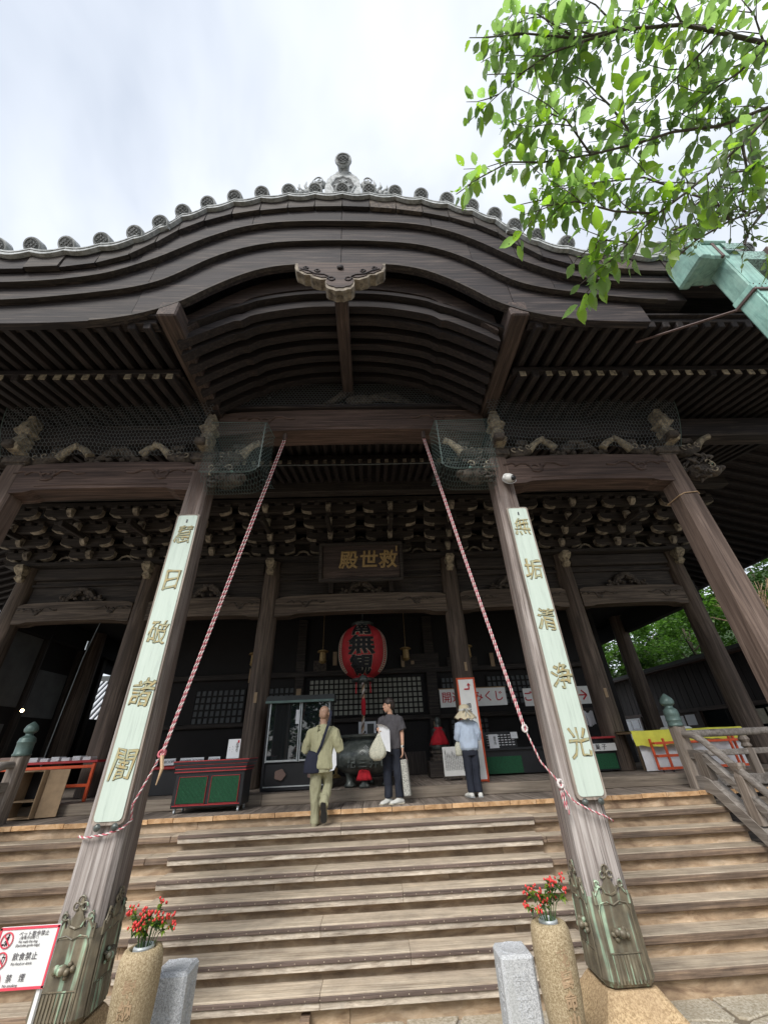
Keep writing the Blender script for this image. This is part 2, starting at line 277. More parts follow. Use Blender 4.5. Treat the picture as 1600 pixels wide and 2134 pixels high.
M['leafy'] = leafmat('young_cherry_leaf', (0.19, 0.29, 0.05), (0.26, 0.37, 0.06), (1.7, 2.0, 0.9), 60, 0.66)
M['leafs'] = leafmat('small_grey_leaf', (0.10, 0.14, 0.06), (0.14, 0.18, 0.08), (1.2, 1.4, 0.9), 0)
M['foliage'] = leafmat('garden_foliage', (0.035, 0.075, 0.025), (0.08, 0.145, 0.04), (1.3, 1.7, 0.7), 0)
M['foliage2'] = leafmat('dark_foliage', (0.04, 0.085, 0.035), (0.085, 0.13, 0.05), (1.2, 1.4, 0.8), 0)
M['maple'] = leafmat('bright_maple_foliage', (0.075, 0.15, 0.04), (0.14, 0.24, 0.06), (1.3, 1.6, 0.7), 0)
# dark reflecting glass of the display case
m, t, b = newmat('display_case_glass'); M['glass'] = m
b.inputs['Base Color'].default_value = (0.012, 0.016, 0.018, 1); b.inputs['Roughness'].default_value = 0.02; b.inputs['Specular IOR Level'].default_value = 1.0
b.inputs['Coat Weight'].default_value = 0.6; b.inputs['Coat Roughness'].default_value = 0.01
m, t, b = newmat('lit_bulb'); M['bulb'] = m
b.inputs['Emission Color'].default_value = (1, 0.66, 0.34, 1); b.inputs['Emission Strength'].default_value = 12

# ---------------------------------------------------------------- mesh helpers
ORG = {}
class MB:
    def __init__(s): s.v = []; s.f = []
    def add(s, vs, fs):
        k = len(s.v); s.v += [Vector(p) for p in vs]; s.f += [tuple(i+k for i in f) for f in fs]; return s
    def box(s, c, d, rot=None, bev=0.0):
        """box of full size d centred at c, edges chamfered by bev"""
        hx, hy, hz = d[0]/2, d[1]/2, d[2]/2; b = min(bev, hx*0.8, hy*0.8, hz*0.8)
        Rm = Euler(rot).to_matrix() if rot else None
        def P(x, y, z):
            p = Vector((x, y, z));
            if Rm: p = Rm @ p
            return p + Vector(c)
        if b <= 0:
            vs = [P(x, y, z) for x in (-hx, hx) for y in (-hy, hy) for z in (-hz, hz)]
            return s.add(vs, [(0, 1, 3, 2), (4, 6, 7, 5), (0, 4, 5, 1), (2, 3, 7, 6), (0, 2, 6, 4), (1, 5, 7, 3)])
        vs = []; idx = {}
        for sx in (-1, 1):
            for sy in (-1, 1):
                for sz in (-1, 1):
                    for a in range(3):
                        q = [sx*(hx-b), sy*(hy-b), sz*(hz-b)]; q[a] = (sx, sy, sz)[a]*(hx, hy, hz)[a]
                        idx[(sx, sy, sz, a)] = len(vs); vs.append(P(*q))
        fs = []
        for a in range(3):
            u, v = [(1, 2), (2, 0), (0, 1)][a]
            for sg in (-1, 1):
                f = []
                for (p, q) in ((-1, -1), (1, -1), (1, 1), (-1, 1)):
                    k = [0, 0, 0]; k[a] = sg; k[u] = p; k[v] = q; f.append(idx[(*k, a)])
                fs.append(tuple(f if sg > 0 else f[::-1]))
        for a in range(3):
            u, v = [(1, 2), (2, 0), (0, 1)][a]
            for p in (-1, 1):
                for q in (-1, 1):
                    k = [0, 0, 0]; k[u] = p; k[v] = q; k0 = list(k); k1 = list(k); k0[a] = -1; k1[a] = 1
                    f = (idx[(*k0, u)], idx[(*k0, v)], idx[(*k1, v)], idx[(*k1, u)]); fs.append(f if p*q < 0 else f[::-1])
        for sx in (-1, 1):
            for sy in (-1, 1):
                for sz in (-1, 1):
                    f = tuple(idx[(sx, sy, sz, a)] for a in range(3)); fs.append(f if sx*sy*sz > 0 else f[::-1])
        return s.add(vs, fs)
    def bar(s, a, b, wd, ht, bev=0.0, up=(0, 0, 1)):
        a = Vector(a); b = Vector(b); d = b-a; z = d.normalized(); x = Vector(up).cross(z)
        if x.length < 1e-4: x = Vector((1, 0, 0))
        x.normalize(); y = z.cross(x); m = Matrix((x, y, z)).transposed(); c = (a+b)/2
        return s.box(c, (wd, ht, d.length), m.to_euler(), bev)
    def loft(s, rings, cap=True, closed=True):
        k = len(s.v); n = len(rings[0])
        for r in rings: s.v += [Vector(p) for p in r]
        for i in range(len(rings)-1):
            for j in range(n if closed else n-1):
                a = k+i*n+j; b = k+i*n+(j+1) % n; s.f.append((a, b, b+n, a+n))
        if cap and closed:
            s.f.append(tuple(k+j for j in range(n))[::-1]); s.f.append(tuple(k+(len(rings)-1)*n+j for j in range(n)))
        return s
    def tube(s, pts, r, n=6, radii=None, cap=True, flat=1.0):
        pts = [Vector(p) for p in pts]; rings = []; prev = None
        for i, p in enumerate(pts):
            d = (pts[min(i+1, len(pts)-1)]-pts[max(i-1, 0)]).normalized()
            if prev is None:
                x = d.orthogonal().normalized() if abs(d.z) > 0.99 else Vector((0, 0, 1)).cross(d).normalized()
            else:
                x = prev - d*prev.dot(d); x.normalize()
            prev = x; y = d.cross(x); rr = radii[i] if radii else r
            rings.append([p + x*math.cos(2*math.pi*j/n)*rr + y*math.sin(2*math.pi*j/n)*rr*flat for j in range(n)])
        return s.loft(rings, cap)
    def lathe(s, c, prof, n=20, axis='Z', sx=1, sy=1):
        rings = []
        for (r, h) in prof:
            ring = []
            for j in range(n):
                a = 2*math.pi*j/n; q = (math.cos(a)*r*sx, math.sin(a)*r*sy, h)
                if axis == 'Y': q = (q[0], -q[2], q[1])
                if axis == 'X': q = (q[2], q[0], q[1])
                ring.append(Vector(c)+Vector(q))
            rings.append(ring)
        return s.loft(rings)
    def limb(s, pts, n=16, ref=(1, 0, 0)):
        rings = []
        P = [Vector(p[:3]) for p in pts]
        for i, q in enumerate(pts):
            d = (P[min(i+1, len(P)-1)]-P[max(i-1, 0)]).normalized(); x = Vector(ref)-d*Vector(ref).dot(d)
            if x.length < 0.05: x = d.orthogonal()
            x.normalize(); y = d.cross(x); ra, rb = q[3], q[4] if len(q) > 4 else q[3]
            rings.append([P[i]+x*math.cos(2*math.pi*j/n)*ra+y*math.sin(2*math.pi*j/n)*rb for j in range(n)])
        return s.loft(rings)
    def ball(s, c, rx, ry=None, rz=None, n=12, m=8):
        ry = ry or rx; rz = rz or rx
        return s.lathe((0, 0, 0), [(max(0.02, math.sin(math.pi*i/m)), -math.cos(math.pi*i/m)) for i in range(m+1)], n) if False else s.loft(
            [[Vector(c)+Vector((math.cos(2*math.pi*j/n)*rx*max(0.03, math.sin(math.pi*i/m)), math.sin(2*math.pi*j/n)*ry*max(0.03, math.sin(math.pi*i/m)), -math.cos(math.pi*i/m)*rz)) for j in range(n)] for i in range(m+1)])
    def prism(s, poly, axis, a, b):
        """extrude 2D polygon along an axis from a to b"""
        def P(p, h):
            return {'X': (h, p[0], p[1]), 'Y': (p[0], h, p[1]), 'Z': (p[0], p[1], h)}[axis]
        n = len(poly); return s.add([P(p, a) for p in poly]+[P(p, b) for p in poly], [tuple(range(n))[::-1], tuple(range(n, 2*n))]+[(j, (j+1) % n, n+(j+1) % n, n+j) for j in range(n)])
    def strip(s, xs, zt, zb, y0, y1):
        """board following a curve in the x-z plane, from y0 (front) to y1"""
        rings = [[(x, y0, zb(x)), (x, y1, zb(x)), (x, y1, zt(x)), (x, y0, zt(x))] for x in xs]
        return s.loft(rings)
    def build(s, name, mat, parent=None, smooth=False, org=None, label=None, kind=None):
        o0 = Vector(org) if org is not None else (ORG.get(parent.name, Vector()) if parent else Vector())
        me = bpy.data.meshes.new(name); me.from_pydata([tuple(p-o0) for p in s.v], [], s.f)
        bm = bmesh.new(); bm.from_mesh(me); bmesh.ops.recalc_face_normals(bm, faces=bm.faces); bm.to_mesh(me); bm.free()
        if smooth:
            me.polygons.foreach_set('use_smooth', [True]*len(me.polygons))
            if smooth is not True: me.set_sharp_from_angle(angle=R(smooth))
        me.materials.append(M[mat] if isinstance(mat, str) else mat)
        return link(name, me, parent, label, kind, loc=None if (parent or org is None) else o0)
def link(name, me, parent=None, label=None, kind=None, loc=None, rot=None, scale=None):
    o = bpy.data.objects.new(name, me); C.objects.link(o)
    if parent: o.parent = parent; ORG[o.name] = ORG.get(parent.name, Vector())
    if loc is not None: o.location = loc
    if rot is not None: o.rotation_euler = rot
    if scale is not None: o.scale = scale
    if label: o['label'] = label
    if kind: o['kind'] = kind
    return o
def inst(src, loc, parent=None, rot=None, name=None, scale=None):
    """another part sharing src's mesh, moved by loc"""
    o = src.copy(); C.objects.link(o); o.parent = parent or src.parent
    if name: o.name = name
    o.location = Vector(src.location)+Vector(loc)
    if rot is not None: o.rotation_euler = rot
    if scale is not None: o.scale = scale
    ORG[o.name] = ORG.get(o.parent.name, Vector()) if o.parent else Vector()
    return o
def copy_tree(o, parent=None):
    c = o.copy(); C.objects.link(c); c.parent = parent
    for ch in list(o.children): copy_tree(ch, c)
    return c
def thing(name, label, cat, loc=(0, 0, 0), rz=0, group=None):
    o = bpy.data.objects.new(name, None); C.objects.link(o); o.location = loc; o.rotation_euler = (0, 0, rz)
    o['label'] = label; o['category'] = cat
    if group: o['group'] = group
    ORG[o.name] = Vector(loc) if rz == 0 else Vector()
    return o
def tag(o, label, cat, group=None):
    o['label'] = label; o['category'] = cat
    if group: o['group'] = group
    return o
def blob(mb, name, mat, parent, voxel=0.012, smooth=4, amp=0.0, fs=8.0, label=None):
    """union of overlapping lofts into one continuous surface"""
    me = bpy.data.meshes.new(name); me.from_pydata([tuple(p) for p in mb.v], [], mb.f)
    bm = bmesh.new(); bm.from_mesh(me); bmesh.ops.recalc_face_normals(bm, faces=bm.faces); bm.to_mesh(me); bm.free()
    o = bpy.data.objects.new('tmp', me); C.objects.link(o)
    m1 = o.modifiers.new('r', 'REMESH'); m1.mode = 'VOXEL'; m1.voxel_size = voxel
    m2 = o.modifiers.new('s', 'SMOOTH'); m2.factor = 0.5; m2.iterations = smooth
    dg = bpy.context.evaluated_depsgraph_get(); me2 = bpy.data.meshes.new_from_object(o.evaluated_get(dg))
    bpy.data.objects.remove(o); me2.name = name
    if amp:
        for v in me2.vertices:
            c = v.co; k = noise.noise(Vector((c.x*fs*1.6, c.y*fs*1.6, c.z*fs*0.8))) + 0.5*noise.noise(Vector((c.x*fs*4, c.y*fs*4, c.z*fs*1.5+7)))
            v.co = c + v.normal*amp*k
    me2.materials.clear(); me2.materials.append(M[mat]); me2.polygons.foreach_set('use_smooth', [True]*len(me2.polygons))
    return link(name, me2, parent, label)
_tc = {}
def text_mesh(body, size, extrude=0.004, shear=0, offset=0, bevel=0, align='CENTER', spacing=1.0):
    cu = bpy.data.curves.new('t', 'FONT'); cu.body = body; cu.size = size; cu.extrude = extrude; cu.shear = shear; cu.offset = offset; cu.bevel_depth = bevel
    cu.align_x = align; cu.align_y = 'CENTER'; cu.resolution_u = 3; cu.space_line = 0.95; cu.space_character = spacing
    o = bpy.data.objects.new('t', cu); C.objects.link(o); dg = bpy.context.evaluated_depsgraph_get(); dg.update()
    me = bpy.data.meshes.new_from_object(o.evaluated_get(dg)); bpy.data.objects.remove(o); bpy.data.curves.remove(cu)
    return me
def glyph_mesh(body, size, out, depth=0.0, shear=0, flat=0.4, spacing=1.0):
    """filled glyph thickened by tubes along its outline"""
    a = text_mesh(body, size, extrude=depth, shear=shear, spacing=spacing)
    cu = bpy.data.curves.new('t', 'FONT'); cu.body = body; cu.size = size; cu.shear = shear; cu.fill_mode = 'NONE'; cu.bevel_depth = out; cu.bevel_resolution = 0
    cu.align_x = 'CENTER'; cu.align_y = 'CENTER'; cu.resolution_u = 3; cu.space_line = 0.95; cu.space_character = spacing
    o = bpy.data.objects.new('t', cu); C.objects.link(o); dg = bpy.context.evaluated_depsgraph_get(); dg.update()
    b = bpy.data.meshes.new_from_object(o.evaluated_get(dg)); bpy.data.objects.remove(o); bpy.data.curves.remove(cu)
    b.transform(Matrix.Diagonal((1, 1, flat, 1))); bm = bmesh.new(); bm.from_mesh(a); bm.from_mesh(b); bm.to_mesh(a); bm.free(); bpy.data.meshes.remove(b)
    a.materials.clear(); return a
def text(body, size, loc, mat, parent, name='lettering', rot=(R(90), 0, 0), **k):
    """flat lettering facing -Y; loc is in the parent's own space"""
    me = text_mesh(body, size, **k); me.materials.clear(); me.materials.append(M[mat]); me.name = name
    return link(name, me, parent, loc=loc, rot=rot)
def lerp_table(T):
    def f(x):
        u = abs(x+0.09)
        for (a, za), (b, zb) in zip(T, T[1:]):
            if u <= b:
                k = (u-a)/(b-a)
                return za+(zb-za)*k
        return T[-1][1]
    return f
def smooth_table(T):
    # catmull-rom through the points
    def f(x):
        u = abs(x+0.09)
        for i in range(len(T)-1):
            if u <= T[i+1][0]:
                a = T[max(i-1, 0)] if i > 0 else (-T[1][0], T[1][1]); b = T[i]; c = T[i+1]; d = T[min(i+2, len(T)-1)]
                if d is c: d = (c[0]+1, c[1])
                k = (u-b[0])/(c[0]-b[0]); mb_ = (c[1]-a[1])/(c[0]-a[0]); mc = (d[1]-b[1])/(d[0]-b[0]); h = c[0]-b[0]
                return (2*k**3-3*k*k+1)*b[1]+(k**3-2*k*k+k)*h*mb_+(-2*k**3+3*k*k)*c[1]+(k**3-k*k)*h*mc
        return T[-1][1]
    return f
def frange(a, b, st):
    n = max(1, int(round((b-a)/st))); return [a+(b-a)*i/n for i in range(n+1)]
GZ = -1.65     # ground; the hall floor is z = 0
# ---------------------------------------------------------------- ground
g = MB().box((0, 0, GZ-0.06), (240, 240, 0.1)).build('ground', 'earth', kind='structure', org=(0, 0, 0))
pv = MB().box((0, -6.4, GZ-0.006), (26, 15.0, 0.012)).build('pavement', 'joint', kind='structure', org=(0, 0, 0))
rs = random.Random(3)
def flagstones():
    # irregular stones: jittered grid cells, shrunk to leave open joints
    nx, ny, sx, sy = 26, 7, 0.56, 0.50; x0, y0 = -7.3, -2.1
    P = [[(x0+i*sx+rs.uniform(-.15, .15), y0+j*sy+rs.uniform(-.13, .13)) for i in range(nx+1)] for j in range(ny+1)]
    for j in range(ny):
        for i in range(nx):
            q = [P[j][i], P[j][i+1], P[j+1][i+1], P[j+1][i]]; cx = sum(p[0] for p in q)/4; cy = sum(p[1] for p in q)/4
            pts = []
            for a in range(4):
                p, r = q[a], q[(a+1) % 4]
                for k in (0.12, 0.5, 0.88):
                    x = p[0]+(r[0]-p[0])*k; y = p[1]+(r[1]-p[1])*k; d = math.hypot(x-cx, y-cy); z = 1-0.022/d+rs.uniform(-.015, .015)
                    pts.append((cx+(x-cx)*z, cy+(y-cy)*z))
            h = GZ+0.012+rs.uniform(0, .01)
            mb = MB(); n = len(pts); inner = [(cx+(x-cx)*.95, cy+(y-cy)*.95) for x, y in pts]
            mb.add([(x, y, GZ-.01) for x, y in pts]+[(x, y, h-.008) for x, y in pts]+[(x, y, h) for x, y in inner],
                   [(k, (k+1) % n, n+(k+1) % n, n+k) for k in range(n)]+[(n+k, n+(k+1) % n, 2*n+(k+1) % n, 2*n+k) for k in range(n)]+[tuple(range(2*n, 3*n))])
            mb.build('stone', 'paving', pv)
flagstones()

# ---------------------------------------------------------------- the temple hall
hall = thing('temple_hall', 'huge old timber temple hall with curved gable porch, tiled roof and wide stairs', 'temple hall', (0, 0, GZ))
A, B1, CY = 2.465, 3.3, 5.11
# stairs: seven treads from the floor edge (y 2.72, z 0)
RI, TR, Y0 = 0.20, 0.22, 2.72
SX = 5.78
def split(a, b, n, j):
    e = [a+(b-a)*i/n + (rs.uniform(-j, j) if 0 < i < n else 0) for i in range(n+1)]; return list(zip(e, e[1:]))
for k in range(1, 8):
    z = -RI*k; y = Y0-TR*k
    for (a, b) in split(-SX-0.1, SX+0.1, 4, 0.5):
        MB().box(((a+b)/2, y+0.15, z-0.036), (b-a-0.006, 0.30, 0.072), bev=0.008).build('stair_nosing', 'nosing', hall)
        MB().box(((a+b)/2, y+0.162, z+0.002), (b-a-0.006, 0.30, 0.012), bev=0.004).build('stair_tread', 'tread', hall)
    for (a, b) in split(-SX-0.08, SX+0.08, 3, 0.9):
        MB().box(((a+b)/2, y+TR+0.075+0.02, z+0.065), (b-a-0.004, 0.04, 0.125), bev=0.003).build('stair_riser', 'riser', hall)
    # newer covering over the worn middle of each step
    xl = 2.68
    nl = MB()
    for q in range(34): nl.box((-xl+.12+q*.157+rs.uniform(-.02, .02), y-.064, z-.004), (.009, .004, .009))
    if k > 2: nl.build('nail_heads', 'tread', hall, kind='stuff')
    for (a, b) in split(-xl, xl, 2, 0.8):
        MB().box(((a+b)/2, y+0.112, z+0.019), (b-a-0.003, 0.31, 0.020), bev=0.004).build('stair_tread', 'tread', hall)
        MB().box(((a+b)/2, y-0.052, z-0.003), (b-a-0.003, 0.022, 0.038), bev=0.005).build('tread_edge_strip', 'capdark', hall)
        MB().box(((a+b)/2, y-0.024, z-0.052), (b-a-0.003, 0.036, 0.062), bev=0.005).build('tread_cover_board', 'capface', hall)
for (a, b) in split(-SX-0.08, SX+0.08, 4, 0.6):
    MB().box(((a+b)/2, Y0-TR*7+0.10, -1.54), (b-a-0.004, 0.06, 0.24), bev=0.004).build('stair_riser', 'riser', hall)
for (a, b) in split(-SX-0.08, SX+0.08, 3, 0.6):
    MB().box(((a+b)/2, Y0+0.075, -0.13), (b-a-0.004, 0.04, 0.12), bev=0.004).build('stair_riser', 'riser', hall)
MB().box((0, 2.69, -1.0), (2*SX-0.2, 0.10, 1.22)).box((0, 3.2, -0.95), (2*SX-.3, 0.9, 1.35)).build('stair_core', 'blackm', hall)
MB().box((-0.52, Y0-TR*7-0.0, -1.585), (0.10, 0.12, 0.12), bev=0.004).build('stair_foot_block', 'nosing', hall)
# floor: planks running back, pale sawn ends facing the stairs
x = -10.4
while x < 10.4:
    wd = rs.uniform(0.30, 0.62); x2 = min(x+wd, 10.4); zt = rs.uniform(-.004, .004)
    MB().box(((x+x2)/2, 3.45, -0.032+zt), (x2-x-0.006, 1.45, 0.064), bev=0.005).build('floor_plank', 'floor', hall)
    MB().box(((x+x2)/2, Y0+0.001, -0.034+zt), (x2-x-0.008, 0.02, 0.062), bev=0.003).build('floor_plank_end', 'endgrain', hall, label='sawn plank end bleached orange brown')
    x = x2
MB().box((0, 2.83, -0.20), (20.6, 0.10, 0.14), bev=0.01).build('floor_edge_beam', 'sill', hall)
for sx in (-1, 1):
    MB().box((sx*8.2, 2.95, -0.95), (4.7, 0.1, 1.2)).build('undercroft_board', 'hallX', hall)
# inner sill and hall floor one step up
for (a, b) in split(-10.2, 10.2, 5, 0.3):
    MB().box(((a+b)/2, 3.70, 0.085), (b-a-0.005, 0.22, 0.17), bev=0.01).build('sill_beam', 'sill', hall)
MB().box((0, 8.3, 0.075), (20.4, 8.98, 0.17)).build('hall_floor', 'floor', hall)

# ---- front pillars of the porch
def pillar(px, mat, name, pale=False):
    zs = [-1.02, -0.5, 0.5, 1.5, 2.5, 3.5, 4.3, 4.98]; rings = []
    for z in zs:
        h = 0.211-0.0095*(z+1); c = h*0.22
        pts = [(-h+c, -h), (h-c, -h), (h, -h+c), (h, h-c), (h-c, h), (-h+c, h), (-h, h-c), (-h, -h+c)]
        rings.append([(px+a, 0.211+b, z) for a, b in pts])
    rings = [[(x, y+0.0, z) for x, y, z in r] for r in rings]
    return MB().loft(rings).build(name, mat, hall)
def shoe(px, pil):
    """patinated bronze sheath round the pillar foot"""
    mb = MB(); prof = [(-1.06, -0.03), (-1.045, 0.0), (-1.0, 0.022), (-0.93, 0.018), (-0.8, 0.016), (-0.5, 0.014), (-0.47, 0.012)]
    rings = []
    for z, e in prof:
        h = 0.211-0.0095*(z+1)+e; c = h*0.24
        rings.append([(px+a, 0.211+b, z) for a, b in [(-h+c, -h), (h-c, -h), (h, -h+c), (h, h-c), (h-c, h), (-h+c, h), (-h, h-c), (-h, -h+c)]])
    s = mb.loft(rings).build('bronze_shoe', 'shoe_bronze', pil)
    def face(fn, tag_):
        # fn maps (u, z, out) on one face to world
        o = MB()
        # scalloped cloud crest
        crest = []
        for k in range(41):
            t_ = -1+k/20.0; a = abs(t_)
            z = -0.455+0.10*math.exp(-((a-0.72)/0.16)**2)+0.20*math.exp(-(a/0.26)**2)+0.02*math.cos(t_*19)
            crest.append((t_*0.175, z))
        poly = crest+[(0.175, -0.52), (-0.175, -0.52)]
        n = len(poly)
        o.add([fn(u, z, 0.006) for u, z in poly]+[fn(u, z, 0.02) for u, z in poly], [tuple(range(n, 2*n))]+[(k, (k+1) % n, n+(k+1) % n, n+k) for k in range(n)])
        o.build('cloud_crest', 'shoe_bronze', s)
        o = MB()
        for cx, cz, rr in ((-0.035, -0.31, 0.026), (0.035, -0.31, 0.026), (-0.115, -0.375, 0.022), (0.115, -0.375, 0.022), (0, -0.27, 0.03)):
            o.tube([fn(cx+math.cos(a)*rr, cz+math.sin(a)*rr, 0.024) for a in [i*0.62 for i in range(10)]], 0.008, 5)
        for sg in (-1, 1):
            o.tube([fn(sg*u, z, 0.024) for u, z in ((0.0, -0.455), (0.05, -0.44), (0.075, -0.395), (0.11, -0.40), (0.155, -0.455))], 0.009, 5)
        # framed panel: raised border lines
        for sg in (-1, 1):
            o.tube([fn(sg*u, z, 0.022) for u, z in ((0.148, -1.0), (0.150, -0.56), (0.125, -0.51), (0.06, -0.50), (0.0, -0.525))], 0.006, 5)
        o.tube([fn(-0.15, -0.835, 0.02), fn(0.15, -0.835, 0.02)], 0.005, 5)
        for k in range(10):
            u = -0.135+0.03*k; o.tube([fn(u, -0.845, 0.015), fn(u, -0.93, 0.019), fn(u, -1.02, 0.019)], 0.012, 5)
        o.build('relief_lines', 'shoe_bronze', s)
        o = MB()
        rr = random.Random(int(px*100)+tag_)
        o.ball(fn(0, -0.70, 0.05), 0.042, 0.042, 0.035); o.ball(fn(-0.045, -0.69, 0.06), 0.028); o.ball(fn(0.045, -0.71, 0.055), 0.024)
        for k in range(9):
            a = rr.uniform(0, 6.28); d = rr.uniform(.05, .085); o.ball(fn(math.cos(a)*d, -0.70+math.sin(a)*d*.6, 0.03), rr.uniform(.014, .024))
        o.build('lion_boss', 'shoe_bronze', s, smooth=True)
    hh = 0.211
    face(lambda u, z, e: (px+u, 0.211-(hh-0.0095*(z+1))-e, z), 1)
    face(lambda u, z, e: (px+(1 if px < 0 else -1)*(hh-0.0095*(z+1)+e), 0.211+u, z), 2)
def plinth(px):
    rings = []
    for z, h in ((GZ, 0.40), (-1.29, 0.40), (-1.26, 0.385), (-1.20, 0.33), (-1.13, 0.275), (-1.075, 0.235), (-1.06, 0.22)):
        rings.append([(px+a, 0.211+b, z) for a, b in [(-h+.03, -h), (h-.03, -h), (h, -h+.03), (h, h-.03), (h-.03, h), (-h+.03, h), (-h, h-.03), (-h, -h+.03)]])
    MB().loft(rings).build('pillar_plinth', 'stone', hall)
for px, mt, nm in ((-A, 'pillar', 'porch_pillar'), (A, 'pillar', 'porch_pillar'), (-A-3.01, 'pillar2', 'porch_pillar'), (A+3.01, 'pillar2', 'porch_pillar')):
    p = pillar(px, mt, nm); shoe(px, p); plinth(px)

# ---- carved relief helpers
def scroll(o, cx, cz, y, s, mir=1, r=0.021):
    """a cloud scroll in low relief on a beam face"""
    def P(u, v): return (cx+mir*u*s, y, cz+v*s)
    o.tube([P(math.cos(a)*(.05+.045*a/2), .0+math.sin(a)*(.05+.045*a/2)*.7) for a in [i*0.5 for i in range(15)]], r, 5)
    o.tube([P(-.55, .02), P(-.40, .11), P(-.22, .10), P(-.16, .02)], r, 5); o.tube([P(.20, -.02), P(.34, .13), P(.55, .12), P(.75, .02), P(.95, .04)], r, 5)
    o.tube([P(-.85, .06), P(-.62, .13), P(-.45, .05)], r*.9, 5); o.tube([P(-.1, -.14), P(.06, -.17), P(.18, -.10)], r*1.2, 5)
def rainbow_beam(x0, x1, y0, y1, z0, z1, mat, camber, lip=True, name='rainbow_beam', carve=True, sc=0.55, cmat=None):
    xs = frange(x0, x1, 0.12); mid = (x0+x1)/2; hw = (x1-x0)/2
    def zt(x): u = abs(x-mid)/hw; return z1-camber*0.35*u**2-(0.10*(z1-z0))*max(0, (u-.86)/.14)**2
    def zb(x):
        u = abs(x-mid)/hw; e = min(1, max(0, (0.84-u)/0.10)); return z0-camber*0.35*u**2+camber*0.35*e*e*(3-2*e)
    o = MB().strip(xs, zt, zb, y0, y1).build(name, mat, hall)
    if carve:
        c = MB()
        for sg in (-1, 1): scroll(c, mid+sg*hw*0.66, (z0+z1)/2+0.03, y0-0.004, sc, -sg)
        c.build('scroll_carving', cmat or mat, o, smooth=True)
        if lip:
            l = MB(); l.tube([(x, y0-0.002, zb(x)+0.07) for x in xs if abs(x-mid) < hw*.78], 0.010, 5); l.build('beam_bead', mat, o)
    return o
# side bay beams between porch pillars, great beam of the middle bay
for sg in (-1, 1):
    rainbow_beam(*sorted((sg*(A+0.12), sg*(A+3.01-0.12))), 0.06, 0.38, 4.44, 4.99, 'beamX', 0.10, sc=0.62)
rainbow_beam(-2.36, 2.36, 0.02, 0.42, 5.56, 6.10, 'beamX', 0.16, sc=0.55)
MB().box((0, 0.20, 6.135), (4.8, 0.5, 0.07), bev=0.01).build('beam_cap', 'darkX', hall)
# carved pale tails and blocks on top of each pillar
def pillar_top(px):
    t_ = MB().box((px, 0.211, 5.055), (0.42, 0.42, 0.14), bev=0.02).box((px, 0.211, 4.985), (0.33, 0.33, 0.05)).build('bearing_block', 'carve', hall)
    ar = MB().box((px, 0.211, 5.19), (1.25, 0.16, 0.13), bev=0.02).box((px, 0.2, 5.19), (0.16, 0.9, 0.13), bev=0.02).build('bracket_arm', 'carve', hall)
    for dx in (-0.52, 0, 0.52):
        MB().box((px+dx, 0.211, 5.315), (0.22, 0.24, 0.12), bev=0.02).build('bearing_block', 'carve', hall)
    # pale weathered tail: waisted, scalloped, stands in front of the pillar line
    prof = [(0.085, 5.12), (0.10, 5.18), (0.055, 5.22), (0.085, 5.30), (0.095, 5.40), (0.05, 5.46), (0.13, 5.50), (0.14, 5.53), (0.055, 5.57), (0.06, 5.70), (0.085, 5.72), (0.075, 5.80), (0.05, 5.86)]
    MB().loft([[(px+0.04+w_, -0.16-0.04*math.sin(i), z), (px+.04+w_, 0.05, z), (px+.04-w_, 0.05, z), (px+.04-w_, -0.16-0.04*math.sin(i), z)] for i, (w_, z) in enumerate(prof)]).build('carved_tail', 'pale', hall)
    for sg in (-1, 1):
        # cloud arm curling up with a pale tip
        pts = [(px+sg*0.22, 0.16, 5.08), (px+sg*0.42, 0.12, 5.06), (px+sg*0.58, 0.10, 5.12), (px+sg*0.68, 0.08, 5.22)]
        MB().tube(pts, 0.09, 8, radii=[0.11, 0.10, 0.085, 0.06]).build('cloud_arm', 'carve', hall, smooth=True)
        ww = MB()
        for q in range(3): ww.tube([(px+sg*(.30+.13*q)+sg*math.cos(i*.5)*(.012+.005*i), .02, 5.09+.03*q+math.sin(i*.5)*(.012+.005*i)) for i in range(11)], .011, 5)
        ww.build('arm_scroll', 'pale2', hall, smooth=True)
        MB().tube([pts[2], pts[3], (px+sg*0.78, 0.05, 5.30), (px+sg*0.88, 0.03, 5.33)], 0.07, 8, radii=[0.085, 0.062, 0.05, 0.055]).build('arm_tip', 'pale', hall, smooth=60)
for px in (-A, A, -A-3.01, A+3.01): pillar_top(px)
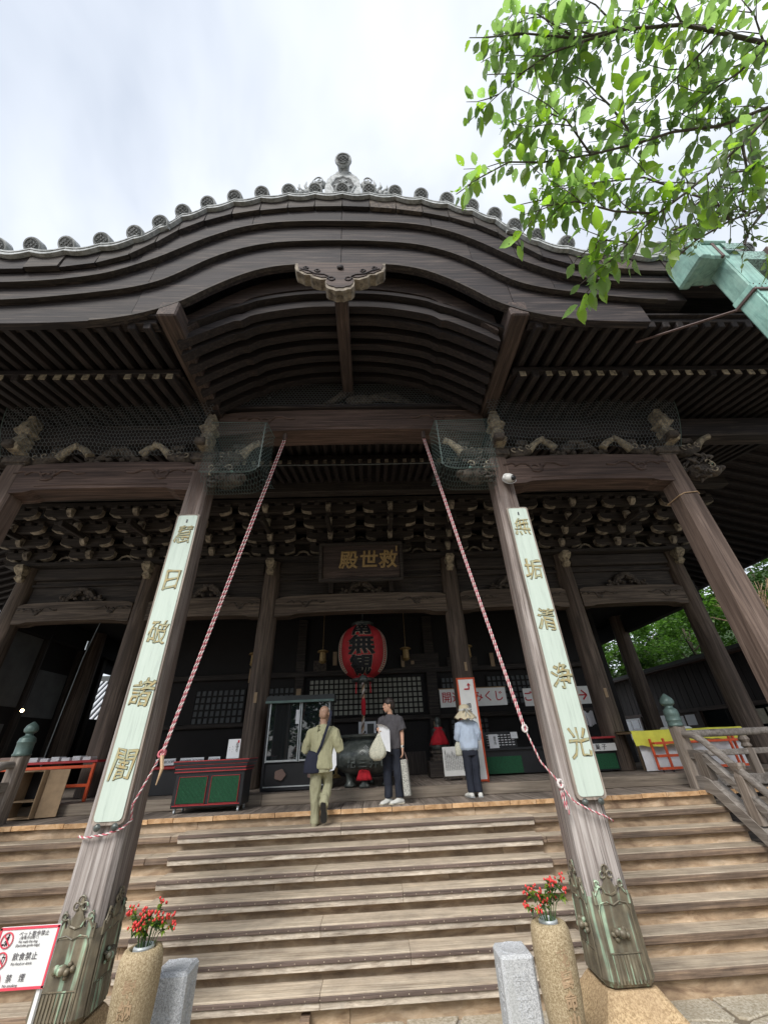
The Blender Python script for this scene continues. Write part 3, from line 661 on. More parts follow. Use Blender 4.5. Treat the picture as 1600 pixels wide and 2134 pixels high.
def beast(cx, cz, sg):
    """carved beast head that juts from the pillar towards the middle bay"""
    rr = random.Random(int(cx*77)); o = MB()
    o.ball((cx, 0.12, cz), 0.20, 0.16, 0.16); o.ball((cx+sg*0.17, 0.05, cz-0.05), 0.13, 0.12, 0.10); o.ball((cx+sg*0.28, 0.02, cz-0.03), 0.07, 0.09, 0.05)
    for k in range(26):
        a = rr.uniform(-2.2, 2.2); d = rr.uniform(.12, .27)
        p = Vector((cx-sg*math.cos(a)*d*.7, rr.uniform(-.06, .12), cz+math.sin(a)*d*.8))
        o.tube([p, p+Vector((-sg*rr.uniform(.02, .08), -.03, rr.uniform(-.06, .06))), p+Vector((-sg*rr.uniform(.06, .14), -.01, rr.uniform(-.1, .1)))], .03, 5, radii=[.035, .03, .012])
    o.tube([(cx+sg*.05, 0, cz+.12), (cx+sg*.12, -.05, cz+.20), (cx+sg*.22, -.03, cz+.20)], .03, 5)
    b = o.build('beast_carving', 'carve', hall, smooth=True)
    for k in range(7):
        a0 = rr.uniform(0, 6); qx, qz = cx-sg*rr.uniform(-.12, .2), cz+rr.uniform(-.15, .15); ww = MB()
        ww.tube([(qx+math.cos(a0+i*.55)*(.012+.006*i), -.075-.002*i, qz+math.sin(a0+i*.55)*(.012+.006*i)) for i in range(11)], .011, 5); ww.build('mane_curl', 'pale' if k % 2 else 'carve', b, smooth=True)
    MB().ball((cx+sg*0.12, -0.045, cz+0.05), 0.024).build('glass_eye', 'teal', b, smooth=True)
for px, sg in ((-A, 1), (A, -1), (A+3.01, 1), (-A-3.01, -1)): beast(px+sg*0.42, 4.62, sg)
# frog-leg struts with pale tips in the side bays
def frog_leg(cx, cz, y, s, mat='carve', tips=True, parent=None):
    o = MB()
    for sg in (-1, 1):
        o.tube([(cx+sg*0.05*s, y, cz+0.33*s), (cx+sg*0.22*s, y, cz+0.26*s), (cx+sg*0.36*s, y, cz+0.10*s), (cx+sg*0.62*s, y, cz+0.03*s)], 0.07*s, 7, radii=[.10*s, .10*s, .075*s, .04*s])
        for k in range(5): o.ball((cx+sg*(0.12+0.1*k)*s, y-0.05*s, cz+(0.10+0.05*math.sin(k*2.1))*s), 0.06*s, 0.05*s, 0.055*s, 8, 5)
    o.box((cx, y, cz+0.36*s), (0.30*s, 0.2*s, 0.10*s), bev=0.01)
    return o.build('frog_leg_strut', mat, parent or hall, smooth=50)
for sg in (-1, 1):
    mid = sg*(A+1.5); frog_leg(mid, 5.0, 0.18, 0.9)
    for dx in (-0.42, 0.42):
        MB().tube([(mid+dx, 0.1, 5.16), (mid+dx*1.25, 0.08, 5.27), (mid+dx*1.6, 0.06, 5.34)], 0.06, 8, radii=[.07, .06, .045]).build('arm_tip', 'pale', hall, smooth=60)
    x0, x1 = sorted((sg*(A-0.05), sg*9.2))
    MB().box(((x0+x1)/2, 0.2, 5.60), (x1-x0, 0.30, 0.42), bev=0.02).build('porch_purlin', 'darkX', hall)
# ---- karahafu: curved bargeboards in three layers and the scalloped inner board
TZ = smooth_table([(0, 9.13), (.45, 9.11), (.91, 9.05), (1.4, 8.93), (1.84, 8.75), (2.23, 8.48), (2.58, 8.12), (2.82, 7.72), (3.13, 7.38), (3.5, 7.20), (3.9, 7.10), (4.8, 7.04), (6, 7.03), (9.8, 7.06)])
ZA = smooth_table([(0, 8.32), (1, 8.27), (1.6, 8.08), (2.1, 7.72), (2.75, 7.05), (3.4, 6.62), (4.6, 6.42), (9.8, 6.4)])
ZB = smooth_table([(0, 7.86), (1, 7.79), (1.5, 7.62), (1.95, 7.30), (2.6, 6.62), (3.4, 6.33), (4.7, 6.14), (9.8, 6.1)])
ZC = smooth_table([(0, 7.28), (.8, 7.24), (1.25, 7.10), (1.6, 6.86), (1.9, 6.58), (2.25, 6.22), (2.7, 5.95), (3.2, 5.81), (3.9, 5.75), (4.6, 5.74), (9.8, 5.74)])
def layer(name, mat, zt, zb, y0, y1, xa, xb, cuts):
    e = [xa]+cuts+[xb]
    for a, b in zip(e, e[1:]):
        MB().strip(frange(a+.004, b-.004, 0.11), zt, zb, y0+rs.uniform(-.006, .006), y1).build(name, mat, hall)
layer('upper_gable_board', 'darkX', lambda x: TZ(x)-0.30, ZA, -2.05, -1.85, -9.3, 9.3, [-5.6, -3.0, -1.55, -.1, 1.4, 2.62, 3.6, 6.3])
layer('middle_gable_board', 'darkX', lambda x: ZA(x)+.05, ZB, -1.97, -1.75, -9.3, 4.9, [-4.9, -2.8, -.1, 1.95, 3.05])
layer('bargeboard', 'darkX', lambda x: ZB(x)+.06, ZC, -1.89, -1.79, -9.3, 4.25, [-2.9, -.1, 2.4])
layer('upper_edge_bead', 'hallX', lambda x: ZA(x)+.022, lambda x: ZA(x)-.010, -2.062, -2.0, -5, 5, [-1.9, 1.7])
layer('middle_edge_bead', 'hallX', lambda x: ZB(x)+.022, lambda x: ZB(x)-.010, -1.982, -1.92, -4.8, 4.6, [-1.2, 2.1])
layer('bargeboard_bead', 'hallX', lambda x: ZC(x)+.035, lambda x: ZC(x)-0.012, -1.905, -1.84, -3.4, 3.2, [-.1])
def cusp(T, u0, d):
    f = smooth_table(T)
    def g(x):
        u = abs(x+0.09); return f(x)-d*math.exp(-((u-u0)/0.07)**2)-(d*0.35 if u > u0 else 0)
    return g
ZD = cusp([(0, 7.12), (.55, 7.10), (1.1, 6.98), (1.5, 6.80), (1.8, 6.58), (2.05, 6.30), (2.34, 5.98), (3, 5.7)], 1.52, 0.06)
MB().strip(frange(-2.40, 2.22, 0.035), lambda x: ZC(x)+.2, ZD, -1.60, -1.48).build('scalloped_inner_board', 'redX', hall)
# ribs of the arched porch ceiling
ZR = cusp([(0, 6.69), (.55, 6.67), (1.1, 6.55), (1.5, 6.39), (1.8, 6.20), (2.1, 5.98), (2.36, 5.78), (3, 5.5)], 1.5, 0.05)
rib = MB().strip(frange(-2.42, 2.24, 0.045), lambda x: ZR(x)+.17, ZR, -1.36, -1.24).build('arched_rib', 'soffitX', hall)
for k in range(1, 6): inst(rib, (0, 0.235*k, 0.012*k), name='arched_rib')
inst(rib, (0, -0.17, 0.05), name='arched_rib')
for k, (ya, yb) in enumerate([(-1.62+.3*i, -1.62+.3*i+.292) for i in range(6)]):
    MB().strip(frange(-2.5, 2.32, 0.12), lambda x: ZR(x)+.24+.1, lambda x: ZR(x)+.20+.06, ya, yb).build('arched_ceiling_board', 'soffitX', hall)
MB().strip(frange(-2.45, 2.3, 0.06), lambda x: ZR(x)+.30, lambda x: 6.12, 0.20, 0.28).build('gable_wall_board', 'soffitX', hall)
MB().bar((-.09, -1.75, 6.60), (-.09, 0.2, 6.62), 0.20, 0.22, 0.02).build('ridge_beam', 'redY', hall)
for sg in (-1, 1):
    MB().bar((sg*2.44, -1.9, 6.07), (sg*2.44, 0.35, 6.07), 0.27, 0.32, 0.02).build('porch_side_beam', 'redY', hall)
# carved crane in the gable behind the net
o = MB(); rr = random.Random(4)
o.tube([(-.55, .1, 6.32), (-.3, .07, 6.42), (-.12, .05, 6.62), (0, .04, 6.66)], .07, 8, radii=[.03, .07, .07, .06]); o.ball((0.15, .08, 6.40), .30, .08, .13)
for k in range(22):
    u = k/21; o.tube([(0.1, .08, 6.40), (0.45+.2*u, .05, 6.50-.14*u), (0.75+.5*u, .05, 6.58-.36*u)], .03, 5, radii=[.05, .035, .015])
for k in range(18): o.ball((rr.uniform(-1.0, 1.2), .12, rr.uniform(6.2, 6.34)), rr.uniform(.05, .11), .05, rr.uniform(.04, .06), 8, 5)
o.build('crane_carving', 'carve', hall, smooth=True)
# gegyo: pale cloud shaped pendant under the gable point
half = [(0, 6.28), (.05, 6.27), (.10, 6.31), (.16, 6.33), (.20, 6.40), (.21, 6.50), (.20, 6.58), (.28, 6.57), (.34, 6.60), (.40, 6.63), (.44, 6.70), (.52, 6.70), (.58, 6.76), (.64, 6.80), (.67, 6.90), (.67, 7.02)]
poly = [(-.09+x, z) for x, z in half]+[(-.09-x, z) for x, z in half[::-1][:-1]]
gz = MB().prism(poly, 'Y', -2.02, -1.86).build('pendant_board', 'pale2', hall, label='pale scalloped cloud pendant under the gable point')
inner = [(-.09+(x+.09)*.93, 6.70+(z-6.70)*.90+.03) for x, z in poly]
MB().prism(inner, 'Y', -2.032, -2.02).build('pendant_face', 'red'+'X', gz)
o = MB()
for sg in (-1, 1):
    for cx, cz, s in ((.12, 6.56, .055), (.33, 6.78, .04), (.5, 6.86, .035)):
        o.tube([(-.09+sg*(cx+math.cos(a)*s*(1-.05*a)), -2.037, cz+math.sin(a)*s*(1-.05*a)) for a in [i*.6 for i in range(12)]], .011, 5)
    o.tube([(-.09+sg*u, -2.037, z) for u, z in ((.16, 6.62), (.22, 6.68), (.36, 6.70), (.45, 6.78), (.58, 6.84))], .011, 5)
o.ball((-.09, -2.05, 6.86), .05, .03, .05); o.build('pendant_scrolls', 'darkX', gz, smooth=True)

# ---- rafters under the eaves
sp = 0.207
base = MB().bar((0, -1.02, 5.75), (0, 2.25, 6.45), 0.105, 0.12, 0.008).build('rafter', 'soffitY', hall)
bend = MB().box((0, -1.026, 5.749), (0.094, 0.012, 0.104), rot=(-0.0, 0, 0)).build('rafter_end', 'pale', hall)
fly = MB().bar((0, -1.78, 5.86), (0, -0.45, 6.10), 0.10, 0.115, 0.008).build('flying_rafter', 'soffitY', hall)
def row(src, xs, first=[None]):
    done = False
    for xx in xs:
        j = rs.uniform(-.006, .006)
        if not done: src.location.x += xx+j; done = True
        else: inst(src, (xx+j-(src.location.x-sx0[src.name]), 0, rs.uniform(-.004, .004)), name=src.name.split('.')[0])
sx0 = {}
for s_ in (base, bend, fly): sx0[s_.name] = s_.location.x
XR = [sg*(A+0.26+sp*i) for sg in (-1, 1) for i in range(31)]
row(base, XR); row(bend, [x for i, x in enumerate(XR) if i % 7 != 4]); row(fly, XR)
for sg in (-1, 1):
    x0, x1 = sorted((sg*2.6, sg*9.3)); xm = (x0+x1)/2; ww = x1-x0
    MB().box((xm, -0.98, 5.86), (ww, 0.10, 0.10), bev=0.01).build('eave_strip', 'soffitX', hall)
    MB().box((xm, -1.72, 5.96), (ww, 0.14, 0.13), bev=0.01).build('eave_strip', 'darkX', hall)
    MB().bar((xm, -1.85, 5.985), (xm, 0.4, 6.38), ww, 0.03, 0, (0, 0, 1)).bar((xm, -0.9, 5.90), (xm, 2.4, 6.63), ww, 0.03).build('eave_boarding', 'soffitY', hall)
# main hall eave over the porch
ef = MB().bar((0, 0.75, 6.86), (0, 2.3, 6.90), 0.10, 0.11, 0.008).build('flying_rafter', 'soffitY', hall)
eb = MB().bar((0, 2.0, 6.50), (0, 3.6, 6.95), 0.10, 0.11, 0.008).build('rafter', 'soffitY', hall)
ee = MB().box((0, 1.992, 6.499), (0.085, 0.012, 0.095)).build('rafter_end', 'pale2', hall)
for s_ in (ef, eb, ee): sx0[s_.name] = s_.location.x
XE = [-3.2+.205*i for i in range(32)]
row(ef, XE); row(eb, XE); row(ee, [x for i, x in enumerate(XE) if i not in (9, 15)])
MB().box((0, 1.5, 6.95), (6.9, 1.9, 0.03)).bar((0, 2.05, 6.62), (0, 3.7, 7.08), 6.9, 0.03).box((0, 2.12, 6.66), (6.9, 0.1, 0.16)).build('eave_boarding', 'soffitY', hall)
MB().tube([(-2.3, 1.75, 6.22), (0, 1.75, 6.20), (2.3, 1.75, 6.22)], .012, 6).build('conduit', 'wiredark', hall)
MB().box((0, 3.35, 6.72), (20, 0.25, 0.42), bev=0.02).build('eave_purlin', 'hallX', hall)
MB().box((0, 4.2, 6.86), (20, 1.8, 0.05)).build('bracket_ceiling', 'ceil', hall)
# ---- roof deck, tiles
o = MB(); xs = frange(-9.6, 9.6, 0.2); rings = []
for x in xs: rings.append([(x, -2.0, TZ(x)-.10), (x, 1.2, TZ(x)+1.08), (x, 5.5, TZ(x)+1.7), (x, 5.5, TZ(x)+1.5), (x, 1.2, TZ(x)+.9), (x, -2.0, TZ(x)-.28)])
o.loft(rings).build('porch_roof_deck', 'darkX', hall)
o = MB().add([(-11.5, .6, 7.1), (11.5, .6, 7.1), (11.5, 9, 11.8), (-11.5, 9, 11.8), (11.5, 16, 7.4), (-11.5, 16, 7.4), (-11.5, .6, 6.95), (11.5, .6, 6.95)], [(0, 1, 2, 3), (3, 2, 4, 5), (6, 7, 1, 0), (6, 7, 4, 5)]).build('main_roof', 'tile', hall)
arc = [0.0]; px_ = [-.09]; x = -.09; s_ = 0; nxt = .462; pos = [-.09]
while x < 9.4:
    x2 = x+.01; s_ += math.hypot(.01, TZ(x2)-TZ(x)); x = x2
    if s_ >= nxt: pos.append(x); nxt += .462
allx = sorted([p for p in pos]+[-.18-p for p in pos[1:]])
tl = MB(); prof = []
for a in range(9): prof.append((math.cos(math.pi*a/8)*.125, math.sin(math.pi*a/8)*.125))
tl.loft([[(p[0], y, p[1]+z) for p in prof]+[(0.125*c, y, z-.05) for c in (-1, 1)] for y, z in ((-2.16, 0), (0.9, 1.1))])
tl = tl.build('roof_tile', 'tile', hall, smooth=40)
def tiltd(mb, c_=(0, -2.15, .02), a_=32):
    Rm = Matrix.Rotation(R(a_), 3, 'X'); c_ = Vector(c_); mb.v = [c_+Rm @ (p-c_) for p in mb.v]; return mb
dc = tiltd(MB().lathe((0, -2.10, .035), [(.112, -.05), (.128, -.03), (.128, .07), (.118, .082), (.100, .082), (.095, .068)], 20, 'Y'))
dc = dc.build('tile_end_disc', 'tile', hall, smooth=30)
# crest in relief on the disc
def crest_mb(s=1.0, y=-2.185, cx=0, cz=.035):
    mb = MB()
    for (u, v) in ((0, 0), (.037, .030), (-.037, .030), (.037, -.030), (-.037, -.030), (0, .055), (0, -.055), (.066, 0), (-.066, 0)):
        mb.box((cx+u*s, y, cz+v*s), (.030*s, .014, .030*s), rot=(0, R(45), 0), bev=.003)
    mb.tube([(cx+math.cos(a)*.088*s, y, cz+math.sin(a)*.088*s) for a in [i*math.pi/10 for i in range(21)]], .006*s, 4)
    return mb
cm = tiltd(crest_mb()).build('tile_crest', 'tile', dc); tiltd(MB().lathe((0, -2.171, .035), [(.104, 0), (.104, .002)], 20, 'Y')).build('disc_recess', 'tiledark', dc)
tl0, dc0 = tl, dc
for i, x in enumerate(allx):
    z = TZ(x)+.02
    if i == 0:
        tl.location += Vector((x, 0, z)); dc.location += Vector((x, -.03, z+.0)); base_loc = Vector((x, 0, z))
    else:
        dl = Vector((x, 0, z))-base_loc; inst(tl0, dl, name='roof_tile'); d2 = inst(dc0, dl, name='tile_end_disc'); inst(cm, (0, 0, 0), parent=d2, name='tile_crest'); inst(dc0.children[1], (0, 0, 0), parent=d2, name='disc_recess')
# eave tiles hung between the discs, and the greyed boards under them
for a, b in zip(allx, allx[1:]):
    L_ = b-a; n = 8; top = []; bot = []
    for k in range(n+1):
        t_ = k/n; x = a+L_*t_; zz = TZ(a)*(1-t_)+TZ(b)*t_-.03-.075*math.sin(math.pi*t_); top.append((x, zz)); bot.append((x, zz-.065))
    MB().prism(top+bot[::-1], 'Y', -2.19, -2.13).prism([(x, z+.02) for x, z in top]+[(x, z-.01) for x, z in top[::-1]], 'Y', -2.2, -2.0).build('eave_tile', 'tile', hall)
    j = rs.uniform(-.012, .012); q = [(x, z+.01) for x, z in bot]
    MB().prism(q+[(b-.01, TZ(b)-.40), (a+.01, TZ(a)-.40)], 'Y', -2.125+j, -2.06).build('under_tile_board', rs.choice(['hallX', 'hallX', 'darkX', 'carve']), hall)
# ridge end ornament
og = MB()
bd = [(-.33, 9.30), (-.34, 9.75), (-.31, 10.0), (-.25, 10.12), (-.17, 10.20), (-.13, 10.28), (0, 10.31), (.13, 10.28), (.17, 10.20), (.25, 10.12), (.31, 10.0), (.34, 9.75), (.33, 9.30)]
on = MB().prism([(-.1+x, 9.20+(z-9.30)*1.42) for x, z in bd], 'Y', -2.02, -1.75).build('ridge_end_tile', 'tile', hall, smooth=30)
win = [(-.1+.22*math.cos(a)*(1+.05*math.cos(8*a)), 9.88+.40*math.sin(a)*(1+.05*math.cos(8*a))) for a in [i*math.pi/16 for i in range(32)]]
MB().tube([(x, -2.03, z) for x, z in win+win[:1]], .018, 5).build('window_moulding', 'tile', on)
MB().prism(win, 'Y', -2.028, -2.022).build('ornament_recess', 'asphalt', on)
c3 = MB()
for u, v in ((0, .30), (-.09, .10), (.09, .10)):
    for (p, q) in ((0, 0), (.03, .03), (-.03, .03), (.03, -.03), (-.03, -.03), (.06, 0), (-.06, 0), (0, .055), (0, -.055)):
        c3.box((-.1+u+p, -2.045, 9.72+v+q), (.03, .03, .03), rot=(0, R(45), 0), bev=.003)
c3.build('relief_crest', 'tile', on)
f = MB().tube([(-.1, -1.90, 10.35), (-.1, -1.97, 10.58), (-.1, -2.06, 10.68), (-.1, -2.14, 10.70)], .1, 16, radii=[.11, .10, .115, .15]).build('bird_perch_tile', 'tile', on, smooth=50)
MB().lathe((0, 0, 0), [(.155, 0), (.165, .01), (.16, .05), (.13, .06), (.12, .045)], 20, 'Y').build('perch_disc', 'tile', f, smooth=40, org=None)
pdsc = f.children[0]; pdsc.location = Vector((-.1, -2.14, 10.70))-ORG['temple_hall']; pdsc.rotation_euler = (R(22), 0, 0)
pdsc.data.transform(Matrix.Translation(ORG['temple_hall']))
cc = crest_mb(1.15, -.06, 0, 0).build('perch_crest', 'asphalt', f); cc.data.transform(Matrix.Translation(ORG['temple_hall'])); cc.location = pdsc.location; cc.rotation_euler = pdsc.rotation_euler
for sg in (-1, 1):
    o = MB(); rr = random.Random(9)
    for k in range(7): o.ball((-.1+sg*(.42+.075*k), -1.95, 9.62+.52*math.exp(-k*.35)), .10-.008*k, .06, .15-.014*k, 8, 6)
    for k in range(5): o.tube([(-.1+sg*(.42+.10*k), -1.97, 9.7), (-.1+sg*(.50+.11*k), -1.98, 10.15-.09*k), (-.1+sg*(.45+.13*k), -1.98, 10.42-.12*k)], .02, 5, radii=[.035, .03, .01])
    o.tube([(-.1+sg*(.47+.075*math.cos(a)), -2.03, 10.12+.13*math.sin(a)) for a in [i*.6 for i in range(11)]], .014, 5)
    o.build('wave_ornament', 'tile', on, smooth=True)
# far corner tiles right
for k, (x, y) in enumerate(((4.15, -2.0), )):
    MB().loft([[(4.3+a*.06+.0, -2.0, 7.25+b*.05) for a, b in ((-1, 0), (0, 1), (1, 0), (0, -1))], [(4.72+a*.02, -2.1, 7.45+b*.14) for a, b in ((-1, 0), (0, 1), (1, 0), (0, -1))]]).build('corner_ridge_tile', 'tile', hall)

# side eaves of the main hall, falling away left and right
for sg in (-1, 1):
    MB().loft([[(sg*9.0, y, 7.05), (sg*13.3, y, 5.72), (sg*13.3, y, 5.86), (sg*9.0, y, 7.25)] for y in (1.1, 18.5)]).build('side_eave_boarding', 'soffitX', hall)
    MB().box((sg*13.25, 9.8, 5.70), (.14, 17.4, .20), bev=.01).build('side_eave_fascia', 'darkY', hall)
    MB().box((sg*11.2, 1.35, 6.62), (4.4, .14, .30), bev=.01).build('eave_strip', 'darkX', hall)
    r1 = MB().bar((sg*9.1, 1.5, 6.93), (sg*13.15, 1.5, 5.70), .11, .12, .008).build('side_rafter', 'soffitX', hall)
    for k in range(1, 44): inst(r1, (0, .36*k, 0), name='side_rafter')
# ---------------------------------------------------------------- main hall: columns, beams, brackets
COLX = [-A-2*B1, -A-B1, -A, A, A+B1, A+2*B1]
col = MB().lathe((0, 0, 0), [(.255, .17), (.255, .4), (.25, 2.0), (.235, 4.0), (.215, 5.35)], 20).build('column', 'column', hall, smooth=40)
colz = col.location.copy(); first = True
for cx in COLX:
    for cy in (CY, 8.6, 12.2):
        if abs(cx) < 6 and cy > 6: continue
        if first: col.location = colz+Vector((cx, cy, 0)); c0 = Vector((cx, cy, 0)); first = False
        else: inst(col, Vector((cx, cy, 0))-c0, name='column', rot=(0, 0, rs.uniform(0, 6)))
MB().box((0, CY, 5.40), (19.2, 0.62, 0.10), bev=0.015).build('wall_plate', 'hallX', hall)
for a, b in zip(COLX, COLX[1:]):
    m_ = (a+b)/2; wd = b-a
    MB().box((m_, CY, 5.17), (wd-.44, 0.24, 0.32), bev=0.02).build('tie_beam', 'hallX', hall)
    MB().box((m_, CY+.05, 4.68), (wd-.42, 0.08, 0.64)).build('wall_panel', 'hallX', hall)
    MB().box((m_, CY-.0, 4.86), (wd-.42, 0.13, 0.07), bev=.01).build('wall_batten', 'hallX', hall)
    rb = rainbow_beam(a+.2, b-.2, CY-.17, CY+.17, 3.84, 4.36, 'columnX', 0.14 if wd > 4 else .09, sc=.55, cmat='carve')
    frog_leg(m_, 4.37, CY-.06, 0.95, tips=False)
    for sg in (-1, 1):
        if wd > 4: MB().box((m_+sg*.82, CY-.06, 4.62), (.12, .12, .46), bev=.01).build('short_strut', 'hallZ', hall)
# pale carved noses above each column
for cx in COLX:
    MB().loft([[(cx+w_, y, z) for w_, y in ((-a_, -.0+CY-.25-d_), (a_, CY-.25-d_), (a_, CY-.1), (-a_, CY-.1))] for a_, d_, z in ((.07, .02, 4.92), (.10, .10, 5.0), (.06, .10, 5.08), (.10, .16, 5.15), (.12, .22, 5.25), (.08, .20, 5.34))]).build('column_nose', 'pale', hall)
# stepped bracket sets: arms with curved pale undersides, bearing blocks, pale noses
def arm_mb(half):
    o = MB(); n = 6
    prof = [(-half, .10), (half, .10), (half, .0)]+[(half-.27+.27*math.cos(a), -.0-.10*math.sin(a)) for a in [math.pi/2*k/n for k in range(1, n+1)]]
    prof += [(-(half-.27+.27*math.cos(a)), -.10*math.sin(a)) for a in [math.pi/2*k/n for k in range(n, 0, -1)]]+[(-half, .0)]
    return o.prism(prof, 'Y', -.06, .06)
def edge_mb(half, sg):
    o = MB(); n = 5
    for sg in (sg,):
        pts = [(sg*(half+.006), .09)]+[(sg*(half+.004-.27+.27*math.cos(a)), -.10*math.sin(a)-.004) for a in [math.pi/2*k/n for k in range(0, n+1)]]
        o.loft([[(x, -.064, z), (x, .064, z), (x+sg*-.0, .064, z-.022), (x, -.064, z-.022)] for x, z in pts])
    return o
def src_build(mb, name, mat, par, smooth=False):
    o = mb.build(name, mat, par, smooth); return o
def bracket_set(cx, first):
    pass
# prototype bracket set built round x = 0, then copied to every position
proto = MB().box((0, CY-.06, 5.52), (.40, .42, .13), bev=.02).build('bracket_set', 'hallX', hall)
pa = {}
tiers = [(4.86, 5.64, .60), (4.50, 5.86, .66), (4.12, 6.08, .70), (3.74, 6.30, .72)]
for k, (y, z, hf) in enumerate(tiers):
    for (yy, h2, zz) in ([(y, hf, z)] + ([(CY, hf+.28, z)] if k in (0, 1) else [])):
        o = arm_mb(h2); o.v = [p+Vector((0, yy, zz)) for p in o.v]; o.build('bracket_arm', 'hallX', proto)
        if yy != CY:
            
                for sg in (-1, 1): o = edge_mb(h2, sg); o.v = [p+Vector((0, yy, zz)) for p in o.v]; o.build('pale_arm_edge', 'pale2', proto)
        for dx in (-h2+.08, -h2*.42, 0, h2*.42, h2-.08):
            if yy == CY: continue
            MB().box((dx, yy, zz+.155), (.17, .19, .10), bev=.015).build('bearing_block', 'hallX', proto)
    # arm reaching forward, with a pale nose
    MB().bar((0, y+.35, z-.02), (0, y-.12, z-.02), .12, .15, .015).build('forward_arm', 'hallY', proto)
    MB().loft([[(w_, y-.13-d_, z+h_), (w_, y-.08, z+h_), (-w_, y-.08, z+h_), (-w_, y-.13-d_, z+h_)] for w_, d_, h_ in ((.045, .0, -.14), (.065, .06, -.08), (.06, .10, .0), (.075, .08, .06), (.05, .04, .10))]).build('pale_nose', 'pale2', proto)
MB().bar((0, 4.75, 5.98), (0, 3.45, 5.88), .10, .16, .015).build('tail_rafter', 'hallY', proto)
PX = [i*1.643 for i in (-.5, .5)]+[-A, A]+[sg*(A+1.65*i) for sg in (-1, 1) for i in (1, 2, 3, 4)]
b0 = None
for i, cx in enumerate(PX):
    if i == 0: proto.location.x += cx
    else:
        c = copy_tree(proto, hall); c.location.x = proto.location.x+cx-PX[0]; c.name = 'bracket_set'
for k, (y, z, hf) in enumerate(tiers):
    MB().box((0, y, z+.26), (19.4, .13, .12), bev=.01).build('bracket_purlin', 'hallX', hall)
    MB().box((0, y+.19, z+.30), (19.3, .34, .02)).build('bracket_soffit_board', 'soffitX', hall)
for cx in [(-A-.0)+1.643*.5*k for k in range(-7, 14, 2)]:
    if abs(cx) > 9: continue
    for y, z, s in ((CY-.12, 5.47, .32), (4.86, 5.88, .22)):
        o = MB()
        for sg in (-1, 1): o.tube([(cx, y, z+.62*s), (cx+sg*.35*s, y, z+.5*s), (cx+sg*.55*s, y, z+.22*s), (cx+sg*1.0*s, y, z+.05*s)], .05, 5, radii=[.035, .03, .03, .02])
        o.build('small_frog_leg', 'pale2', hall)
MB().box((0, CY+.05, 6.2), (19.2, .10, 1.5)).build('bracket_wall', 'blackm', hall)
# ---- interior: back wall, lattice shutters, ceiling
WY = 7.7
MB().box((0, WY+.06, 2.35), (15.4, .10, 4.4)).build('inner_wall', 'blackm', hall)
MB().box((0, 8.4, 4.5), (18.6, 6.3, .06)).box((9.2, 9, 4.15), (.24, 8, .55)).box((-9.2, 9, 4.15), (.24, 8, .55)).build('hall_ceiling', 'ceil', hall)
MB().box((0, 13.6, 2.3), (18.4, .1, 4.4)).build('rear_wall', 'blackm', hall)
def lattice(x0, x1, z0, z1, nx, nz, mat):
    o = MB().box(((x0+x1)/2, WY-.01, (z0+z1)/2), (x1-x0, .02, z1-z0)).build('lattice_shutter', 'blackm', hall)
    sx, sz = (x1-x0)/nx, (z1-z0)/nz; p0 = None
    for i in range(nx):
        for j in range(nz):
            c = (x0+sx*(i+.5), WY-.028, z0+sz*(j+.5))
            if p0 is None: p0 = MB().box(c, (sx*.72, .012, sz*.74)).build('pane', mat, o); c0_ = Vector(c)
            else: inst(p0, Vector(c)-c0_, name='pane')
    g_ = MB()
    for i in range(nx+1): g_.box((x0+sx*i, WY-.045, (z0+z1)/2), (sx*.26, .05, z1-z0))
    for j in range(nz+1): g_.box(((x0+x1)/2, WY-.047, z0+sz*j), (x1-x0, .05, sz*.24))
    g_.build('grid', 'blackm', o)
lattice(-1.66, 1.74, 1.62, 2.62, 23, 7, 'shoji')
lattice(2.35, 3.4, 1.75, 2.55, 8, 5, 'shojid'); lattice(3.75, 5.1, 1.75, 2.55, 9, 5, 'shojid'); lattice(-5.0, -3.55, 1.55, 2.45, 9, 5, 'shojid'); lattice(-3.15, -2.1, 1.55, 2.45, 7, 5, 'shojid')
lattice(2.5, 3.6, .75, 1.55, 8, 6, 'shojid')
MB().box((2.05, WY-.06, 2.3), (.32, .14, 4.3), bev=.02).box((-1.95, WY-.06, 2.3), (.28, .14, 4.3), bev=.02).box((0, WY-.07, 2.78), (15, .14, .16), bev=.02).box((0, WY-.07, 1.5), (15, .12, .12), bev=.02).build('inner_framing', 'hallX', hall)
MB().box((.85, 6.9, .42), (1.5, .05, .5)).build('offertory_panel', 'hallZ', hall)
for (y0, y1, z0, z1) in ((5.35, 9.95, .17, 4.5), (11.8, 13.6, .17, 4.5), (9.95, 11.8, .17, 2.0), (9.95, 11.8, 3.45, 4.5)):
    MB().box((-9.42, (y0+y1)/2, (z0+z1)/2), (.08, y1-y0, z1-z0)).build('side_wall', 'blackm', hall)
for (y0, y1, z0, z1) in ((5.6, 6.75, 2.1, 3.9), (7.0, 8.2, 1.9, 3.1), (5.6, 6.6, .5, 1.7)):
    MB().box((-9.36, (y0+y1)/2, (z0+z1)/2), (.04, y1-y0, z1-z0)).build('plaster_panel', 'plaster', hall)
for y in (5.4, 6.87, 8.4, 9.7): MB().box((-9.33, y, 2.3), (.12, .18, 4.3), bev=.01).build('wall_stud', 'hallZ', hall)
for (x0, wd, z) in ((3.05, .95, 2.9), (1.75, 1.15, 3.05), (-1.35, .4, 2.95), (-3.1, .35, 3.0)):
    MB().box((x0, WY-.12, z), (wd, .05, .42), rot=(R(12), 0, 0), bev=.01).build('votive_plaque', 'hallX' if wd > .5 else 'carve', hall)

